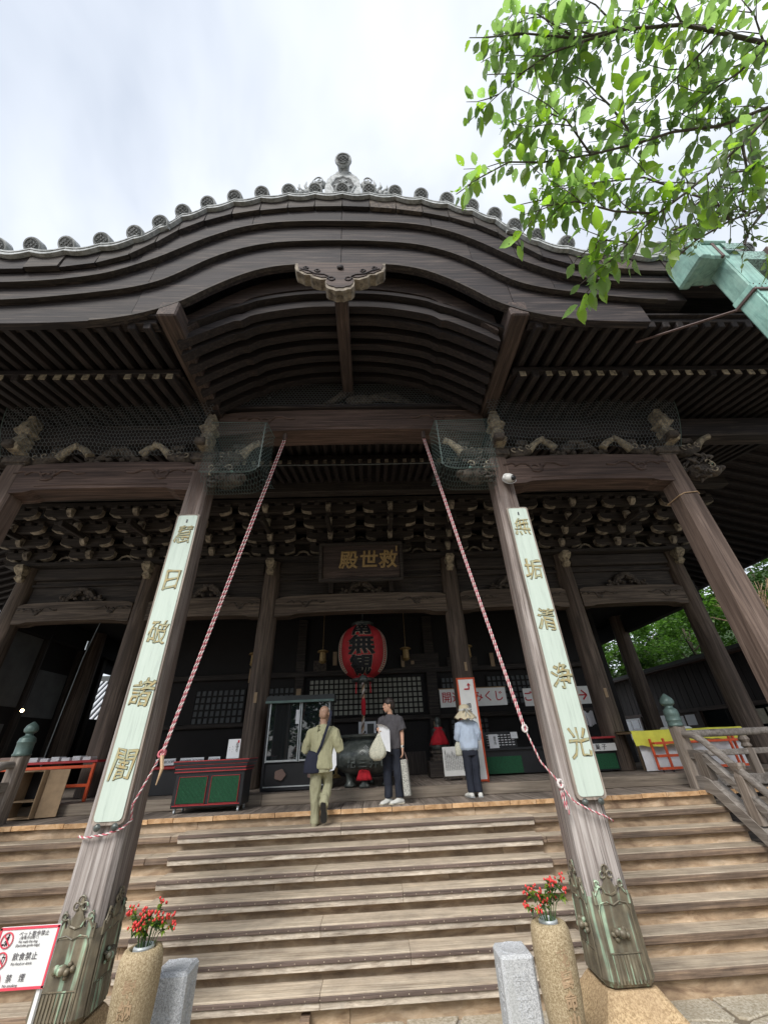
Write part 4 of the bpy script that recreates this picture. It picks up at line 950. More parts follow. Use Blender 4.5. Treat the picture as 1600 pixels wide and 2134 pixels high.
# small fittings in the dark of the hall
for (x, y, z, w_, h_) in ((-1.95, WY-.14, 2.2, .14, .36), (1.2, WY-.14, 3.05, .10, .34), (1.5, WY-.14, 3.1, .10, .30), (-.9, WY-.14, 3.2, .12, .40), (2.05, WY-.14, 1.2, .13, .34), (-3.4, WY-.14, 2.8, .16, .4), (4.0, WY-.14, 3.0, .12, .4), (-2.46, CY-.245, 1.9, .07, .22), (2.52, CY-.25, 2.4, .06, .20), (5.76, CY-.25, 1.7, .07, .2)):
    MB().box((x, y, z), (w_, .012, h_), bev=.002).build('paper_talisman', 'lightwood', hall)
for x in (-1.2, 1.25, 3.1, -3.2):
    MB().lathe((x, 6.9, 0), [(.02, 3.35), (.16, 3.30), (.17, 3.27), (.09, 3.25), (.10, 3.02), (.12, 3.0), (.06, 2.95)], 8).tube([(x, 6.9, 3.33), (x, 6.9, 4.45)], .008, 4).build('hanging_bronze_lantern', 'gold', hall)
for x in (-.75, .95): MB().lathe((x, 7.1, 0), [(.12, .17), (.13, .2), (.04, .26), (.035, .8), (.09, .86), (.10, .9)], 12).build('candle_stand', 'gold', hall, smooth=40)
MB().box((.15, 7.2, .50), (1.3, .45, .62), bev=.015).box((.15, 6.96, .70), (1.34, .04, .06), bev=.01).build('offering_box', 'redX', hall)
# ---- railings
def railing(sg):
    X = sg*5.78
    post = MB().box((X-.0, 2.93, .42), (.20, .20, 1.04), bev=.02).build('corner_post', 'railZ', hall)
    # bronze onion finial sits on the post as its cap
    if sg > 0: prof, ox = [(.13, .93), (.135, .95), (.125, .97), (.125, 1.02), (.135, 1.04), (.13, 1.06), (.125, 1.13), (.133, 1.15), (.128, 1.18), (.12, 1.24), (.075, 1.28), (.07, 1.31), (.115, 1.35), (.125, 1.40), (.105, 1.46), (.05, 1.52), (.012, 1.56)], X
    else: prof, ox = [(.14, .93), (.145, .95), (.13, .97), (.13, 1.10), (.14, 1.12), (.12, 1.18), (.06, 1.22), (.055, 1.24), (.10, 1.27), (.11, 1.31), (.09, 1.36), (.04, 1.40), (.01, 1.42)], X
    prof = [(a*.95, .93+(b-.93)*(.86 if sg > 0 else 1.05)) for a, b in prof]
    MB().lathe((ox, 2.93, 0), prof, 18).build('onion_finial', 'giboshi', post, smooth=35)
    for y in (3.6,): pass
    # along the floor edge, away from the stairs
    xe = sg*10.3
    MB().tube([(X, 2.93, .80), (xe, 2.93, .80)], .062, 10).build('top_rail', 'rail', hall, smooth=60)
    MB().box(((X+xe)/2, 2.93, .50), (abs(xe-X), .11, .09), bev=.012).build('middle_rail', 'rail', hall)
    MB().box(((X+xe)/2, 2.93, .10), (abs(xe-X), .14, .16), bev=.015).build('bottom_rail', 'rail', hall)
    for xx in [sg*(5.78+1.15*k) for k in (1, 2, 3)]:
        p = MB().box((xx, 2.93, .32), (.13, .12, .46), bev=.012).build('baluster', 'railZ', hall)
        MB().lathe((xx, 2.93, 0), [(.05, .55), (.085, .58), (.06, .63), (.09, .68), (.06, .74)], 12).build('baluster_cap', 'railZ', p, smooth=40)
    # sloping rails beside the stairs: rise .8 per metre of run
    xs_ = X+sg*.02; s = .80
    def sl(y, z0): return (xs_, y, z0-(2.72-y)*s)
    yb = .35
    MB().tube([(xs_, 2.90, .80), (xs_, 2.74, .80), (xs_, 2.60, .775), (xs_, 2.45, .70), sl(2.2, .93), sl(yb, .93)], .058, 10).build('sloping_top_rail', 'rail', hall, smooth=60)
    def sloped(z0, ht, wd, nm):
        pts = [(2.90, z0), (2.66, z0), (2.55, z0-.03)]+[(yb, z0-.03-(2.55-yb)*s)]
        MB().loft([[(xs_-wd/2, y, z-ht/2), (xs_+wd/2, y, z-ht/2), (xs_+wd/2, y, z+ht/2), (xs_-wd/2, y, z+ht/2)] for y, z in pts]).build(nm, 'rail', hall)
    sloped(.50, .13, .11, 'sloping_middle_rail'); sloped(.08, .22, .18, 'stair_stringer')
    MB().box((xs_, 2.62, .27), (.12, .20, .52), bev=.012).build('baluster', 'railZ', hall)
    for y in (1.95, 1.15, .5):
        zb = .08-(2.55-y)*s
        p = MB().loft([[(xs_+a*w_, y+b*w_*1.3, zb+h) for a, b in ((-1, -1), (1, -1), (1, 1), (-1, 1))] for w_, h in ((.075, .05), (.06, .45), (.06, .62), (.04, .68), (.07, .76), (.07, .80))]).build('baluster', 'railZ', hall)
railing(1); railing(-1)
# ---- chicken wire hung over the carvings
def hexnet(fn, nu, nv, r):
    """fn(u, v) with u in cells, v in half rows -> point"""
    o = MB()
    def seg(a, b):
        a = Vector(fn(*a)); b = Vector(fn(*b)); d = (b-a)
        if d.length < 1e-5: return
        d.normalize(); x = d.orthogonal().normalized(); y = d.cross(x); k = len(o.v)
        for p in (a, b):
            for j in range(3): an = 2.0944*j; o.v.append(p+x*math.cos(an)*r+y*math.sin(an)*r)
        for j in range(3): o.f.append((k+j, k+(j+1) % 3, k+3+(j+1) % 3, k+3+j))
    for j in range(nv):
        for i in range(nu):
            u = i+(.5 if j % 2 else 0)
            seg((u, j), (u, j+.6)); seg((u, j+.6), (u+.5, j+1)); seg((u, j+.6), (u-.5, j+1))
    return o
c = .058
for sg in (-1, 1):
    nu, nv = 58, 22
    def fn(u, v, sg=sg):
        x = A-.12+u*c; t_ = v/22.0
        return (sg*x, -.36+.34*t_**2.5-.02*math.sin(u*.4), 6.20+.03*math.sin(u*.23)-t_*1.14)
    hexnet(fn, nu, nv, .0027).build('wire_net', 'wiredark', hall)
    MB().tube([fn(u, 0) for u in range(0, 59, 2)], .006, 4).tube([fn(58, v) for v in range(0, 23, 2)], .006, 4).build('net_edge_wire', 'grille', hall)
    # basket over the beast head
    nu, nv = 24, 24
    def fb(u, v, sg=sg):
        # front sheet curves down and under
        t_ = v/24.0; x = A-.20-u*.044
        if t_ < .8: y = -.34; z = 5.46-(t_/.8)*1.02-.03*u/24
        else: q = (t_-.8)/.2; y = -.34+.38*q; z = 4.44-.16*math.sin(q*1.57)
        if u > 20: y += (u-20)*.09; x = A-.20-20*.044-(u-20)*.012
        return (sg*x, y, z-(.0 if u < 14 else -(u-14)**2*.0035*t_))
    b = hexnet(fb, nu, nv, .0030).build('wire_basket', 'grille', hall)
    MB().tube([fb(u, 19.2) for u in range(0, 20)], .007, 4).tube([fb(19.5, v) for v in range(0, 20)], .007, 4).tube([fb(u, 0) for u in range(0, 25)], .006, 4).build('basket_edge_wire', 'grille', b)
def fc(u, v): return (-2.3+u*.062, -.04, 6.14+v*.052)
n_ = hexnet(lambda u, v: fc(u, v), 72, 11, .0026); n_.build('wire_net', 'wiredark', hall)
# gutter and downpipe at the right end
gt = thing('rain_gutter', 'verdigris copper gutter with square downpipe at the right end of the eave', 'gutter', (6.0, -2.3, 6.4))
MB().prism([(-2.42, 6.56), (-2.42, 6.34), (-2.30, 6.26), (-2.12, 6.26), (-2.05, 6.56), (-2.08, 6.56), (-2.14, 6.30), (-2.30, 6.30), (-2.38, 6.36), (-2.38, 6.56)], 'X', 5.1, 10).build('trough', 'tealspot', gt)
h = MB().box((4.98, -2.30, 6.40), (.42, .40, .34), bev=.03).box((4.80, -2.30, 6.40), (.16, .46, .42), bev=.03).box((5.02, -2.30, 6.60), (.5, .46, .06), bev=.02).build('rain_head', 'teal', gt)
MB().box((5.06, -2.30, 6.42), (.035, .43, .37), bev=.004).box((5.9, -2.27, 6.42), (.035, .40, .34), bev=.004).build('strap', 'strap', gt)
MB().bar((5.24, -2.34, 6.5), (5.24, -2.34, 5.50), .29, .27, .02).build('downpipe', 'teal', gt)
MB().bar((5.24, -2.34, 5.53), (5.24, -2.34, GZ+.1), .27, .25, .02).build('downpipe', 'teal', gt)
for xx in (5.115, 5.365):
    MB().box((xx, -2.475, 5.9), (.012, .012, 1.1), bev=.002).box((xx, -2.47, 2.2), (.012, .012, 6.4), bev=.002).build('folded_seam', 'teal', gt)
for zz in (5.53, 5.59):
    for xx in (5.12, 5.20, 5.28, 5.36): MB().ball((xx, -2.485, zz), .007).build('rivet', 'strap', gt)
MB().box((5.24, -2.34, 5.56), (.305, .285, .10), bev=.01).build('pipe_collar', 'teal', gt)
MB().box((5.24, -2.34, 5.49), (.32, .30, .035), bev=.004).bar((5.10, -2.2, 5.49), (4.3, -1.5, 5.84), .035, .012).build('strap', 'strap', gt)
MB().box((5.30, -2.53, 6.45), (.30, .01, .16), bev=.003).build('repair_plate', 'tealspot', gt)
# ---------------------------------------------------------------- boards hung on the middle pillars
BW = .30
def hung_board(px, chars, label, lean):
    t_ = thing('calligraphy_board', label, 'signboard', (px+.05, -.03, .27))
    z0, z1 = .27, 3.88
    def rr_(w_, a, b, r_):
        pts = []
        for cx, cz, a0 in ((w_-r_, a+r_, -90), (w_-r_, b-r_*.5, 0), (-w_+r_, b-r_*.5, 90), (-w_+r_, a+r_, 180)):
            for k in range(4):
                an = R(a0+30*k); q = r_ if cz < 2 else r_*.5; pts.append((cx+math.cos(an)*r_, cz+math.sin(an)*q))
        return pts
    P = [(px+.05+x, z) for x, z in rr_(BW/2+.012, z0, z1, .05)]
    MB().prism(P, 'Y', -.048, -.004).build('board_frame', 'railZ', t_)
    P = [(px+.05+x, z) for x, z in rr_(BW/2-.012, z0+.03, z1-.025, .04)]
    MB().prism(P, 'Y', -.055, -.048).build('painted_face', 'board', t_)
    MB().box((px+.05, -.06, z1-.12), (.018, .01, .05), bev=.002).build('hanging_slot', 'black', t_)
    n = len(chars)
    for k, ch in enumerate(chars):
        z = z1-.36-(z1-z0-.85)*k/(n-1); s = .262
        for mt, of, dy in (('ochreline', .0045, .0), ('ochre', .0012, .0035)):
            me = glyph_mesh(ch, s, of, .001, shear=lean); me.materials.append(M[mt])
            for v in me.vertices:
                q = v.co; v.co.x += .034*noise.noise(Vector((q.x*9, q.y*9, k*3))); v.co.y += .034*noise.noise(Vector((q.x*8+5, q.y*8, k*3)))
            me.transform(Matrix.Diagonal((.95, 1.15, 1, 1)))
            link('carved_character', me, t_, loc=(0, -.0565-dy+.03-.002, z-.27), rot=(R(90), R(rs.uniform(-4, 4)), 0))
    for sg in (-1, 1):
        MB().lathe((px+.05+sg*.085, -.05, z0-.015), [(.030, -.008), (.034, 0), (.022, .012), (.008, .018)], 10, 'Y').build('board_bracket', 'bronze', t_)
    return t_
hung_board(-A, '慧日破諸闇', 'pale green calligraphy board on the left middle pillar, faded gilt characters 慧日破諸闇', .12)
hung_board(A, '無垢清浄光', 'pale green calligraphy board on the right middle pillar, faded gilt characters 無垢清浄光', .12)
# plaque under the brackets
pl = thing('hall_plaque', 'dark framed wooden plaque with gold characters above the middle of the entrance', 'plaque', (0.0, 4.35, 4.5))
tilt = R(12)
pq = bpy.data.objects.new('face_board', None); bpy.data.objects.remove(pq)
def tilted(mb, cz=5.0, cy=4.32):
    Rm = Matrix.Rotation(tilt, 3, 'X'); c_ = Vector((0, cy, cz)); mb.v = [c_+Rm @ (p-c_) for p in mb.v]; return mb
tilted(MB().box((0.02, 4.35, 5.0), (2.02, .05, .90), bev=.01)).build('plaque_board', 'redX', pl)
for c_, d_ in (((.02, 4.33, 5.48), (2.20, .12, .09)), ((.02, 4.33, 4.52), (2.20, .12, .09)), ((-1.04, 4.33, 5.0), (.09, .12, .9)), ((1.08, 4.33, 5.0), (.09, .12, .9))):
    tilted(MB().box(c_, d_, bev=.015)).build('plaque_frame', 'hallX', pl)
for ch, x in (('殿', -.32), ('世', .21), ('救', .72)):
    me = glyph_mesh(ch, .50, .014, .008, shear=.08); me.materials.append(M['gold'])
    q_ = tilted(MB().add([(x, 4.312, 5.02)], [])).v[0]; link('gold_character', me, pl, loc=q_-ORG['hall_plaque'], rot=(R(90)+tilt, 0, 0))
q_ = tilted(MB().add([(.96, 4.315, 5.33)], [])).v[0]; tilted(MB().tube([(.96, 4.315, 5.26), (.965, 4.31, 5.40)], .022, 8)).build('gold_mark', 'gold', pl)

# ---------------------------------------------------------------- the great red lantern
ln = thing('paper_lantern', 'big red paper lantern with black characters hanging in the entrance', 'lantern', (0, 6.0, 2.33))
LR, LH, LZ = .66, .72, 3.06
def lr_(z):
    u = max(-1, min(1, (z-LZ)/LH)); return LR*max(.42, (1-abs(u)**2.6)**.5) if abs(u) < .97 else LR*.42
prof = []
nz = 30
for i in range(nz*2+1):
    z = LZ-LH+2*LH*i/(nz*2); prof.append((lr_(z)-(0.010 if i % 2 else 0), z))
MB().lathe((0, 6, 0), prof, 40).build('lantern_body', 'lantern', ln, smooth=True)
MB().lathe((0, 6, 0), [(.20, 2.28), (.30, 2.30), (.31, 2.35), (.285, 2.37)], 24).build('lantern_cap', 'bronze', ln, smooth=30)
MB().lathe((0, 6, 0), [(.29, 3.74), (.31, 3.76), (.31, 3.82), (.25, 3.84)], 24).build('lantern_cap', 'bronze', ln, smooth=30)
MB().tube([(0, 6, 3.82), (0, 6, 4.55)], .012, 6).build('hanging_wire', 'wiredark', ln)
def on_lantern(me, cx, cz, e, sx=1.0):
    bm = bmesh.new(); bm.from_mesh(me); bmesh.ops.triangulate(bm, faces=bm.faces)
    for _ in range(4):
        le = [x for x in bm.edges if x.calc_length() > .06]
        if not le: break
        bmesh.ops.subdivide_edges(bm, edges=le, cuts=1); bmesh.ops.triangulate(bm, faces=bm.faces)
    for v in bm.verts:
        z = cz+v.co.y; r_ = lr_(z)+e+v.co.z; a = (cx+v.co.x*sx)/LR; v.co = Vector((math.sin(a)*r_, -math.cos(a)*r_, z-2.33))
    bm.to_mesh(me); bm.free()
for ch, cz, s in (('南', 3.57, .46), ('無', 3.09, .50), ('観', 2.61, .46)):
    for mt, of, e in (('cream', .025, .003), ('ink', .016, .014)):
        me = glyph_mesh(ch, s, of, 0, flat=.15); on_lantern(me, -.02, cz, e, 1.45); me.materials.append(M[mt]); link('lantern_character', me, ln)
for sg in (-1, 1):   # pale side band with a ragged edge
    me = bpy.data.meshes.new('band'); mb = MB(); n = 44
    for i in range(n+1):
        z = 2.50+1.12*i/n; j = .03*abs(math.sin(i*1.35))
        for a in (sg*(1.02-j), sg*1.42): r_ = lr_(z)+.005; mb.v.append(Vector((math.sin(a)*r_, 6-math.cos(a)*r_, z)))
    mb.f = [(2*i, 2*i+1, 2*i+3, 2*i+2) for i in range(n)]; mb.build('side_band', 'cream', ln)
# bell rope
bp = thing('bell_rope', 'twisted bell rope with red tassel hanging below the red lantern', 'rope', (0.02, 5.3, .95))
def strand(o, pts, r, pitch, ph, rr_, n=4, step=8):
    P = [Vector(p) for p in pts]; L_ = [0]
    for a, b in zip(P, P[1:]): L_.append(L_[-1]+(b-a).length)
    tot = L_[-1]; k = int(tot/pitch*step); out_ = []
    for i in range(k+1):
        s_ = tot*i/k; j = max(q for q in range(len(L_)) if L_[q] <= s_+1e-9); j = min(j, len(P)-2)
        p = P[j].lerp(P[j+1], (s_-L_[j])/max(1e-9, L_[j+1]-L_[j])); d = (P[j+1]-P[j]).normalized(); x = d.orthogonal().normalized(); y = d.cross(x); a = ph+2*math.pi*s_/pitch
        out_.append(p+x*math.cos(a)*r+y*math.sin(a)*r)
    o.tube(out_, rr_, n); return o
for nm, mt, ph in (('gold_strand', 'straw', 0), ('brown_strand', 'brownrope', 2.1), ('white_strand', 'ropewhite', 4.2)):
    strand(MB(), [(.02, 5.3, 2.25), (.02, 5.3, 1.7), (-.01, 5.3, .95)], .018, .22, ph, .022, 5).build(nm, mt, bp, smooth=True)
MB().lathe((.02, 5.3, 0), [(.02, 1.45), (.05, 1.50), (.055, 1.75), (.03, 1.86), (.01, 1.9)], 10).build('tassel', 'redcloth', bp, smooth=True)
o = MB()
for sg in (-1, 1): o.tube([(.02+sg*.17, 5.3, 2.2), (.02+sg*.18, 5.3, 1.95)], .014, 5, radii=[.008, .02])
o.build('side_tassel', 'redcloth', bp)
MB().lathe((.02, 5.3, 0), [(.05, 2.18), (.11, 2.20), (.12, 2.27), (.09, 2.33), (.03, 2.36)], 16).build('bell', 'bronze', bp, smooth=True)
nt_ = thing('small_notice', 'small printed paper notice beside the bell rope', 'notice', (.16, 5.6, 1.05))
MB().box((.10, 5.6, 1.20), (.42, .015, .30)).build('paper_sheet', 'paper', nt_); MB().box((.18, 5.588, 1.20), (.16, .006, .2)).box((.04, 5.588, 1.13), (.05, .006, .05)).build('printed_picture', 'asphalt', nt_)

# ---------------------------------------------------------------- incense burner
ib = thing('incense_burner', 'big round dark bronze incense burner with raised crest in front of the bell rope', 'incense burner', (.13, 4.45, .17))
MB().lathe((.13, 4.45, 0), [(.05, .33), (.32, .35), (.54, .41), (.68, .52), (.72, .65), (.70, .78), (.61, .89), (.50, .94), (.485, .97), (.52, .99), (.60, 1.01), (.61, 1.04), (.55, 1.055), (.49, 1.04), (.47, .99), (.33, .98)], 40).build('bowl', 'bronze', ib, smooth=40)
for a in (R(210), R(330), R(90)):
    x, y = .13+.42*math.cos(a), 4.45+.42*math.sin(a)
    MB().lathe((x, y, 0), [(.11, .17), (.12, .20), (.075, .25), (.08, .34), (.12, .44), (.10, .52)], 12).build('leg', 'bronze', ib, smooth=True)
o = MB()
for cu, cv in ((0, .05), (-.075, -.035), (.075, -.035)):
    for (p, q) in ((0, 0), (.019, .015), (-.019, .015), (.019, -.015), (-.019, -.015), (0, .03), (0, -.03), (.037, 0), (-.037, 0)):
        z = .77+cv+q; o.box((.09+cu+p, 4.45-((.72-(z-.66)*.17) if z < .78 else .70-(z-.78)*.85)-.004+.06*(cu+p)**2, z), (.015, .03, .015), rot=(0, R(45), 0))
o.build('raised_crest', 'tile', ib)
me = text_mesh('紀三井山', .17, extrude=.006, offset=.004, spacing=1.4)
for v in me.vertices:
    a = v.co.x/.66; z = v.co.y; v.co = Vector((.06*0+math.sin(a)*.717, -math.cos(a)*.717+v.co.z, .39+z))
me.materials.clear(); me.materials.append(M['bronze']); link('raised_lettering', me, ib)
st = thing('small_statue', 'little bronze guardian statue in a red apron below the incense burner', 'statue', (.05, 3.92, .17))
MB().lathe((.05, 3.92, 0), [(.07, .17), (.09, .2), (.05, .26), (.06, .45), (.08, .5), (.05, .56)], 12).ball((.05, 3.92, .60), .065, .06, .07).ball((.0, 3.90, .20), .045).ball((.10, 3.90, .20), .045).build('figure', 'bronze', st, smooth=True)
def cloth_cone(c, r0, r1, z1, z0, folds, y_s=.6):
    rings = []
    for i in range(6):
        t_ = i/5; z = z1+(z0-z1)*t_; rings.append([(c[0]+math.cos(a)*(r0+(r1-r0)*t_)*(1+.08*t_*math.sin(folds*a)), c[1]+math.sin(a)*(r0+(r1-r0)*t_)*y_s*(1+.08*t_*math.sin(folds*a)), z) for a in [2*math.pi*j/36 for j in range(36)]])
    return MB().loft(rings)
cloth_cone((.05, 3.91), .075, .15, .53, .29, 9).build('apron', 'redcloth', st, smooth=True)

# ---------------------------------------------------------------- glass display case
gc = thing('display_case', 'black glass fronted display case with pitched lid left of the incense burner', 'display case', (-1.25, 4.3, .17))
X0, X1, YF, YB, ZT = -1.95, -.62, 4.10, 4.62, 1.70
MB().box(((X0+X1)/2, (YF+YB)/2, .20), (X1-X0, YB-YF, .06), bev=.01).box(((X0+X1)/2, (YF+YB)/2+.02, .41), (X1-X0-.02, YB-YF-.05, .44), bev=.01).build('base_cabinet', 'black', gc)
for x in (X0+.02, X1-.02):
    for y in (YF+.02, YB-.02): MB().box((x, y, .95), (.045, .045, 1.5), bev=.006).build('frame_post', 'black', gc)
MB().box(((X0+X1)/2, YB-.01, 1.1), (X1-X0, .02, 1.1)).build('back_panel', 'black', gc)
MB().prism([(YF-.08, ZT), (YB+.02, ZT), (YB-.04, ZT+.13), (YF+.02, ZT+.13)], 'X', X0-.05, X1+.05).build('lid', 'asphalt', gc)
MB().box(((X0+X1)/2, YF-.085, ZT+.005), (X1-X0+.1, .02, .05), bev=.004).build('lid_edge', 'giboshi', gc)
xm = (X0+X1)/2+.02
for a, b in ((X0+.05, xm-.02), (xm+.02, X1-.05)):
    MB().box(((a+b)/2, YF+.01, 1.16), (b-a, .012, 1.04)).build('glass_pane', 'glass', gc)
    for x in (a, b): MB().box((x, YF-.002, 1.16), (.022, .022, 1.06), bev=.004).build('door_strip', 'chrome', gc)
    MB().box(((a+b)/2, YF-.002, .655), (b-a, .022, .035), bev=.004).build('door_strip', 'chrome', gc)
    cr_ = MB(); pts = []
    for k in range(28):
        an = 2*math.pi*k/28; rr2 = .105*(1+.09*math.cos(5*an)); pts.append(((a+b)/2+rr2*math.cos(an), .43+rr2*.85*math.sin(an)))
    cr_.prism(pts, 'Y', YF-.012, YF+.01).build('round_crest', 'crest', gc)
MB().box(((X0+X1)/2, YF-.006, .24), (X1-X0-.1, .02, .02)).build('bottom_trim', 'chrome', gc)
MB().box((xm-.06, YF-.004, 1.42), (.07, .008, .26)).box((X1-.1, YF-.004, 1.42), (.07, .008, .22)).build('paper_notice', 'paper', gc)
for s_ in ((X1, (YF+YB)/2),): MB().box((X1-.008, (YF+YB)/2, 1.16), (.01, YB-YF-.08, 1.04)).build('glass_pane', 'glass', gc)
# ---------------------------------------------------------------- black and red counter chest
ch = thing('counter_chest', 'black and red lacquered counter on castors with green cloth panels', 'counter', (-2.5, 3.3, 0))
cx, cy = -2.56, 3.28
MB().box((cx, cy, .33), (1.16, .46, .50), bev=.01).build('body', 'black', ch)
for dx in (-.27, .27):
    pn = MB().box((cx+dx, cy-.235, .32), (.46, .012, .36), bev=.003).build('cloth_panel', 'green', ch)
    o = MB()
    for sg in (-1, 1): o.box((cx+dx+sg*.237, cy-.24, .32), (.006, .016, .39)).box((cx+dx, cy-.24, .32+sg*.19), (.48, .016, .006))
    o.build('red_trim', 'redlac', pn)
    f_ = MB()
    for k in range(22): f_.tube([(cx+dx-.22+.021*k, cy-.243, .145), (cx+dx-.22+.021*k, cy-.243, .495)], .007, 4)
    f_.build('pleats', 'green', pn)
tp = MB()
for z, g_ in ((.60, .60), (.66, .64), (.71, .68)): tp.box((cx, cy, z), (.60+g_, g_*.86, .05), bev=.006)
tp.build('stepped_top', 'black', ch)
tr_ = MB()
for z, g_ in ((.625, .60), (.685, .64), (.735, .68), (.58, .60)): tr_.box((cx, cy-g_*.43-.001, z), (.60+g_, .012, .014)).box((cx+.3+g_/2, cy, z), (.012, g_*.86, .014)).box((cx-.3-g_/2, cy, z), (.012, g_*.86, .014))
tr_.box((cx, cy-.24, .115), (1.1, .012, .012)).build('red_lines', 'redlac', ch)
for dx in (-.52, .52):
    for dy in (-.17, .17): MB().lathe((cx+dx, cy+dy, .03), [(.028, -.012), (.03, 0), (.028, .012)], 12, 'X').box((cx+dx, cy+dy, .065), (.03, .04, .03)).build('castor', 'chrome', ch)
def sheet_sign(name, label, c, w_, h_, lines, tilt_=0, mat='paper', red=None):
    t_ = thing(name, label, 'sign', c)
    MB().box((c[0], c[1], c[2]+h_/2), (w_, .012, h_), rot=(R(-tilt_), 0, 0), bev=.003).build('sign_sheet', mat, t_)
    for (s, size, dx, dz) in lines: text(s, size, (dx, -.012-math.sin(R(tilt_))*(dz-h_/2)*-1*0, dz), 'ink', t_, extrude=.0015)
    if red: MB().box((c[0]+red[0], c[1]-.009, c[2]+red[1]), (red[2], .004, red[3])).build('red_mark', 'redink', t_)
    return t_
sheet_sign('menu_stand', 'upright white notice standing on the black and red counter', (-2.28, 3.22, .745), .22, .30, [('お\n守\nり', .055, .06, .17), ('・\n・\n・', .04, -.02, .14), ('・\n・', .04, -.07, .15)], red=(.075, .26, .03, .04))
for k, xx in enumerate((-4.30, -3.95, -3.62, -3.38, -3.05)):
    t_ = sheet_sign('price_card', ['leftmost small white price card behind the pillar on the dark stall', 'small white price card second from the left on the dark stall', 'small white price card in the middle of the row on the dark stall', 'small white price card second from the right on the dark stall', 'small white price card nearest the black and red counter'][k], (xx, 4.5, .66), .24, .12, [('五〇〇円', .055, 0, .06)], 14)
    t_['group'] = 'price cards along the dark stall'
tb_ = thing('dark_stall', 'long dark stall table behind the left pillar carrying white price cards', 'stall', (-3.7, 4.7, .17)); MB().box((-3.7, 4.72, .62), (1.7, .6, .05), bev=.01).build('top', 'redlac', tb_); MB().box((-3.7, 4.75, .38), (1.6, .5, .42)).build('cabinet', 'black', tb_)
# left booth: red table with boxes and a plywood shelf
bt = thing('charm_table', 'red lacquered charm table at the left end of the hall', 'table', (-5.9, 4.2, .17))
MB().box((-6.0, 4.25, .80), (1.9, .7, .04), bev=.008).build('table_top', 'redlac', bt)
for x in (-6.9, -5.12):
    for y in (3.95, 4.55): MB().box((x, y, .48), (.05, .05, .62), bev=.006).build('leg', 'orange', bt)
for z in (.72, .42): MB().box((-6.0, 3.95, z), (1.8, .04, .05), bev=.006).build('rail', 'orange', bt)
ps = thing('plywood_shelf', 'open plywood shelf box standing on the floor under the red charm table', 'shelf', (-5.6, 3.6, 0))
for x in (-5.98, -5.52): MB().box((x, 3.45, .36), (.02, .40, .68), bev=.003).build('side_board', 'lightwood', ps)
for z in (.03, .26, .69): MB().box((-5.75, 3.45, z), (.46, .38, .02), bev=.003).build('shelf_board', 'lightwood', ps)
MB().box((-5.35, 3.40, .36), (.30, .02, .68), rot=(0, 0, R(20)), bev=.003).build('door_board', 'lightwood', ps); MB().box((-5.75, 3.63, .36), (.44, .01, .66)).build('back_board', 'black', ps)
for k in range(7):
    t_ = thing('booklet_stack', ['white booklet stack at the left end of the red charm table', 'white booklet stack second from the left on the red charm table', 'low white booklet stack third from the left on the red charm table', 'white booklet stack in the middle of the red charm table', 'taller white booklet stack right of the middle on the red charm table', 'white booklet stack second from the right on the red charm table', 'white booklet stack at the right end of the red charm table'][k], 'booklets', (-6.5+.20*k, 4.05, .82), group='booklet stacks on the red charm table')
    for j in range(3+k % 2): MB().box((-6.5+.20*k+rs.uniform(-.006, .006), 4.05, .832+.019*j), (.15, .20, .014), bev=.002).build('booklet', 'paper', t_)
bx = thing('brown_case', 'flat brown case lying at the left end of the red charm table', 'case', (-6.8, 4.05, .82)); MB().box((-6.78, 4.05, .87), (.32, .25, .10), bev=.01).build('case_body', 'crest', bx); MB().box((-6.78, 3.93, .87), (.30, .01, .012)).build('clasp_line', 'lightwood', bx)
lb = thing('bare_bulb', 'lit warm bulb glowing in the dark at the left', 'lamp', (-8.38, 5.8, 1.90)); MB().ball((-8.38, 5.8, 1.92), .035).build('globe', 'bulb', lb, smooth=True); MB().lathe((-8.38, 5.8, 1.97), [(.02, -.02), (.022, .05)], 10).tube([(-8.38, 5.8, 2.0), (-8.38, 5.8, 4.4)], .004, 4).build('socket', 'black', lb)
# signs inside
bn = thing('fortune_banner', 'white banner with red characters for fortune slips behind the sunhat visitor', 'banner', (2.85, 6.0, 1.62))
MB().box((2.86, 6.0, 1.82), (1.74, .02, .42), bev=.004).build('banner_cloth', 'white', bn); MB().box((2.86, 5.99, 2.04), (1.78, .03, .02)).build('hanging_rod', 'lightwood', bn)
text('開運おみくじ', .27, (0, -.013, .20), 'redink', bn, extrude=.002, offset=.002, spacing=1.02)
b2 = thing('prayer_banner', 'white banner with a red arrow pointing right, behind the right middle pillar', 'banner', (5.1, 6.0, 1.55))
MB().box((5.12, 6.0, 1.77), (1.86, .02, .42), bev=.004).build('banner_cloth', 'white', b2)
text('ご祈祷', .25, (-.55, -.013, .22), 'redink', b2, extrude=.002, offset=.004)
MB().bar((5.52, 5.985, 1.77), (5.84, 5.985, 1.77), .035, .006, up=(0, 1, 0)).bar((5.86, 5.985, 1.77), (5.74, 5.985, 1.88), .035, .006, up=(0, 1, 0)).bar((5.86, 5.985, 1.77), (5.74, 5.985, 1.66), .035, .006, up=(0, 1, 0)).build('red_arrow', 'redink', b2)
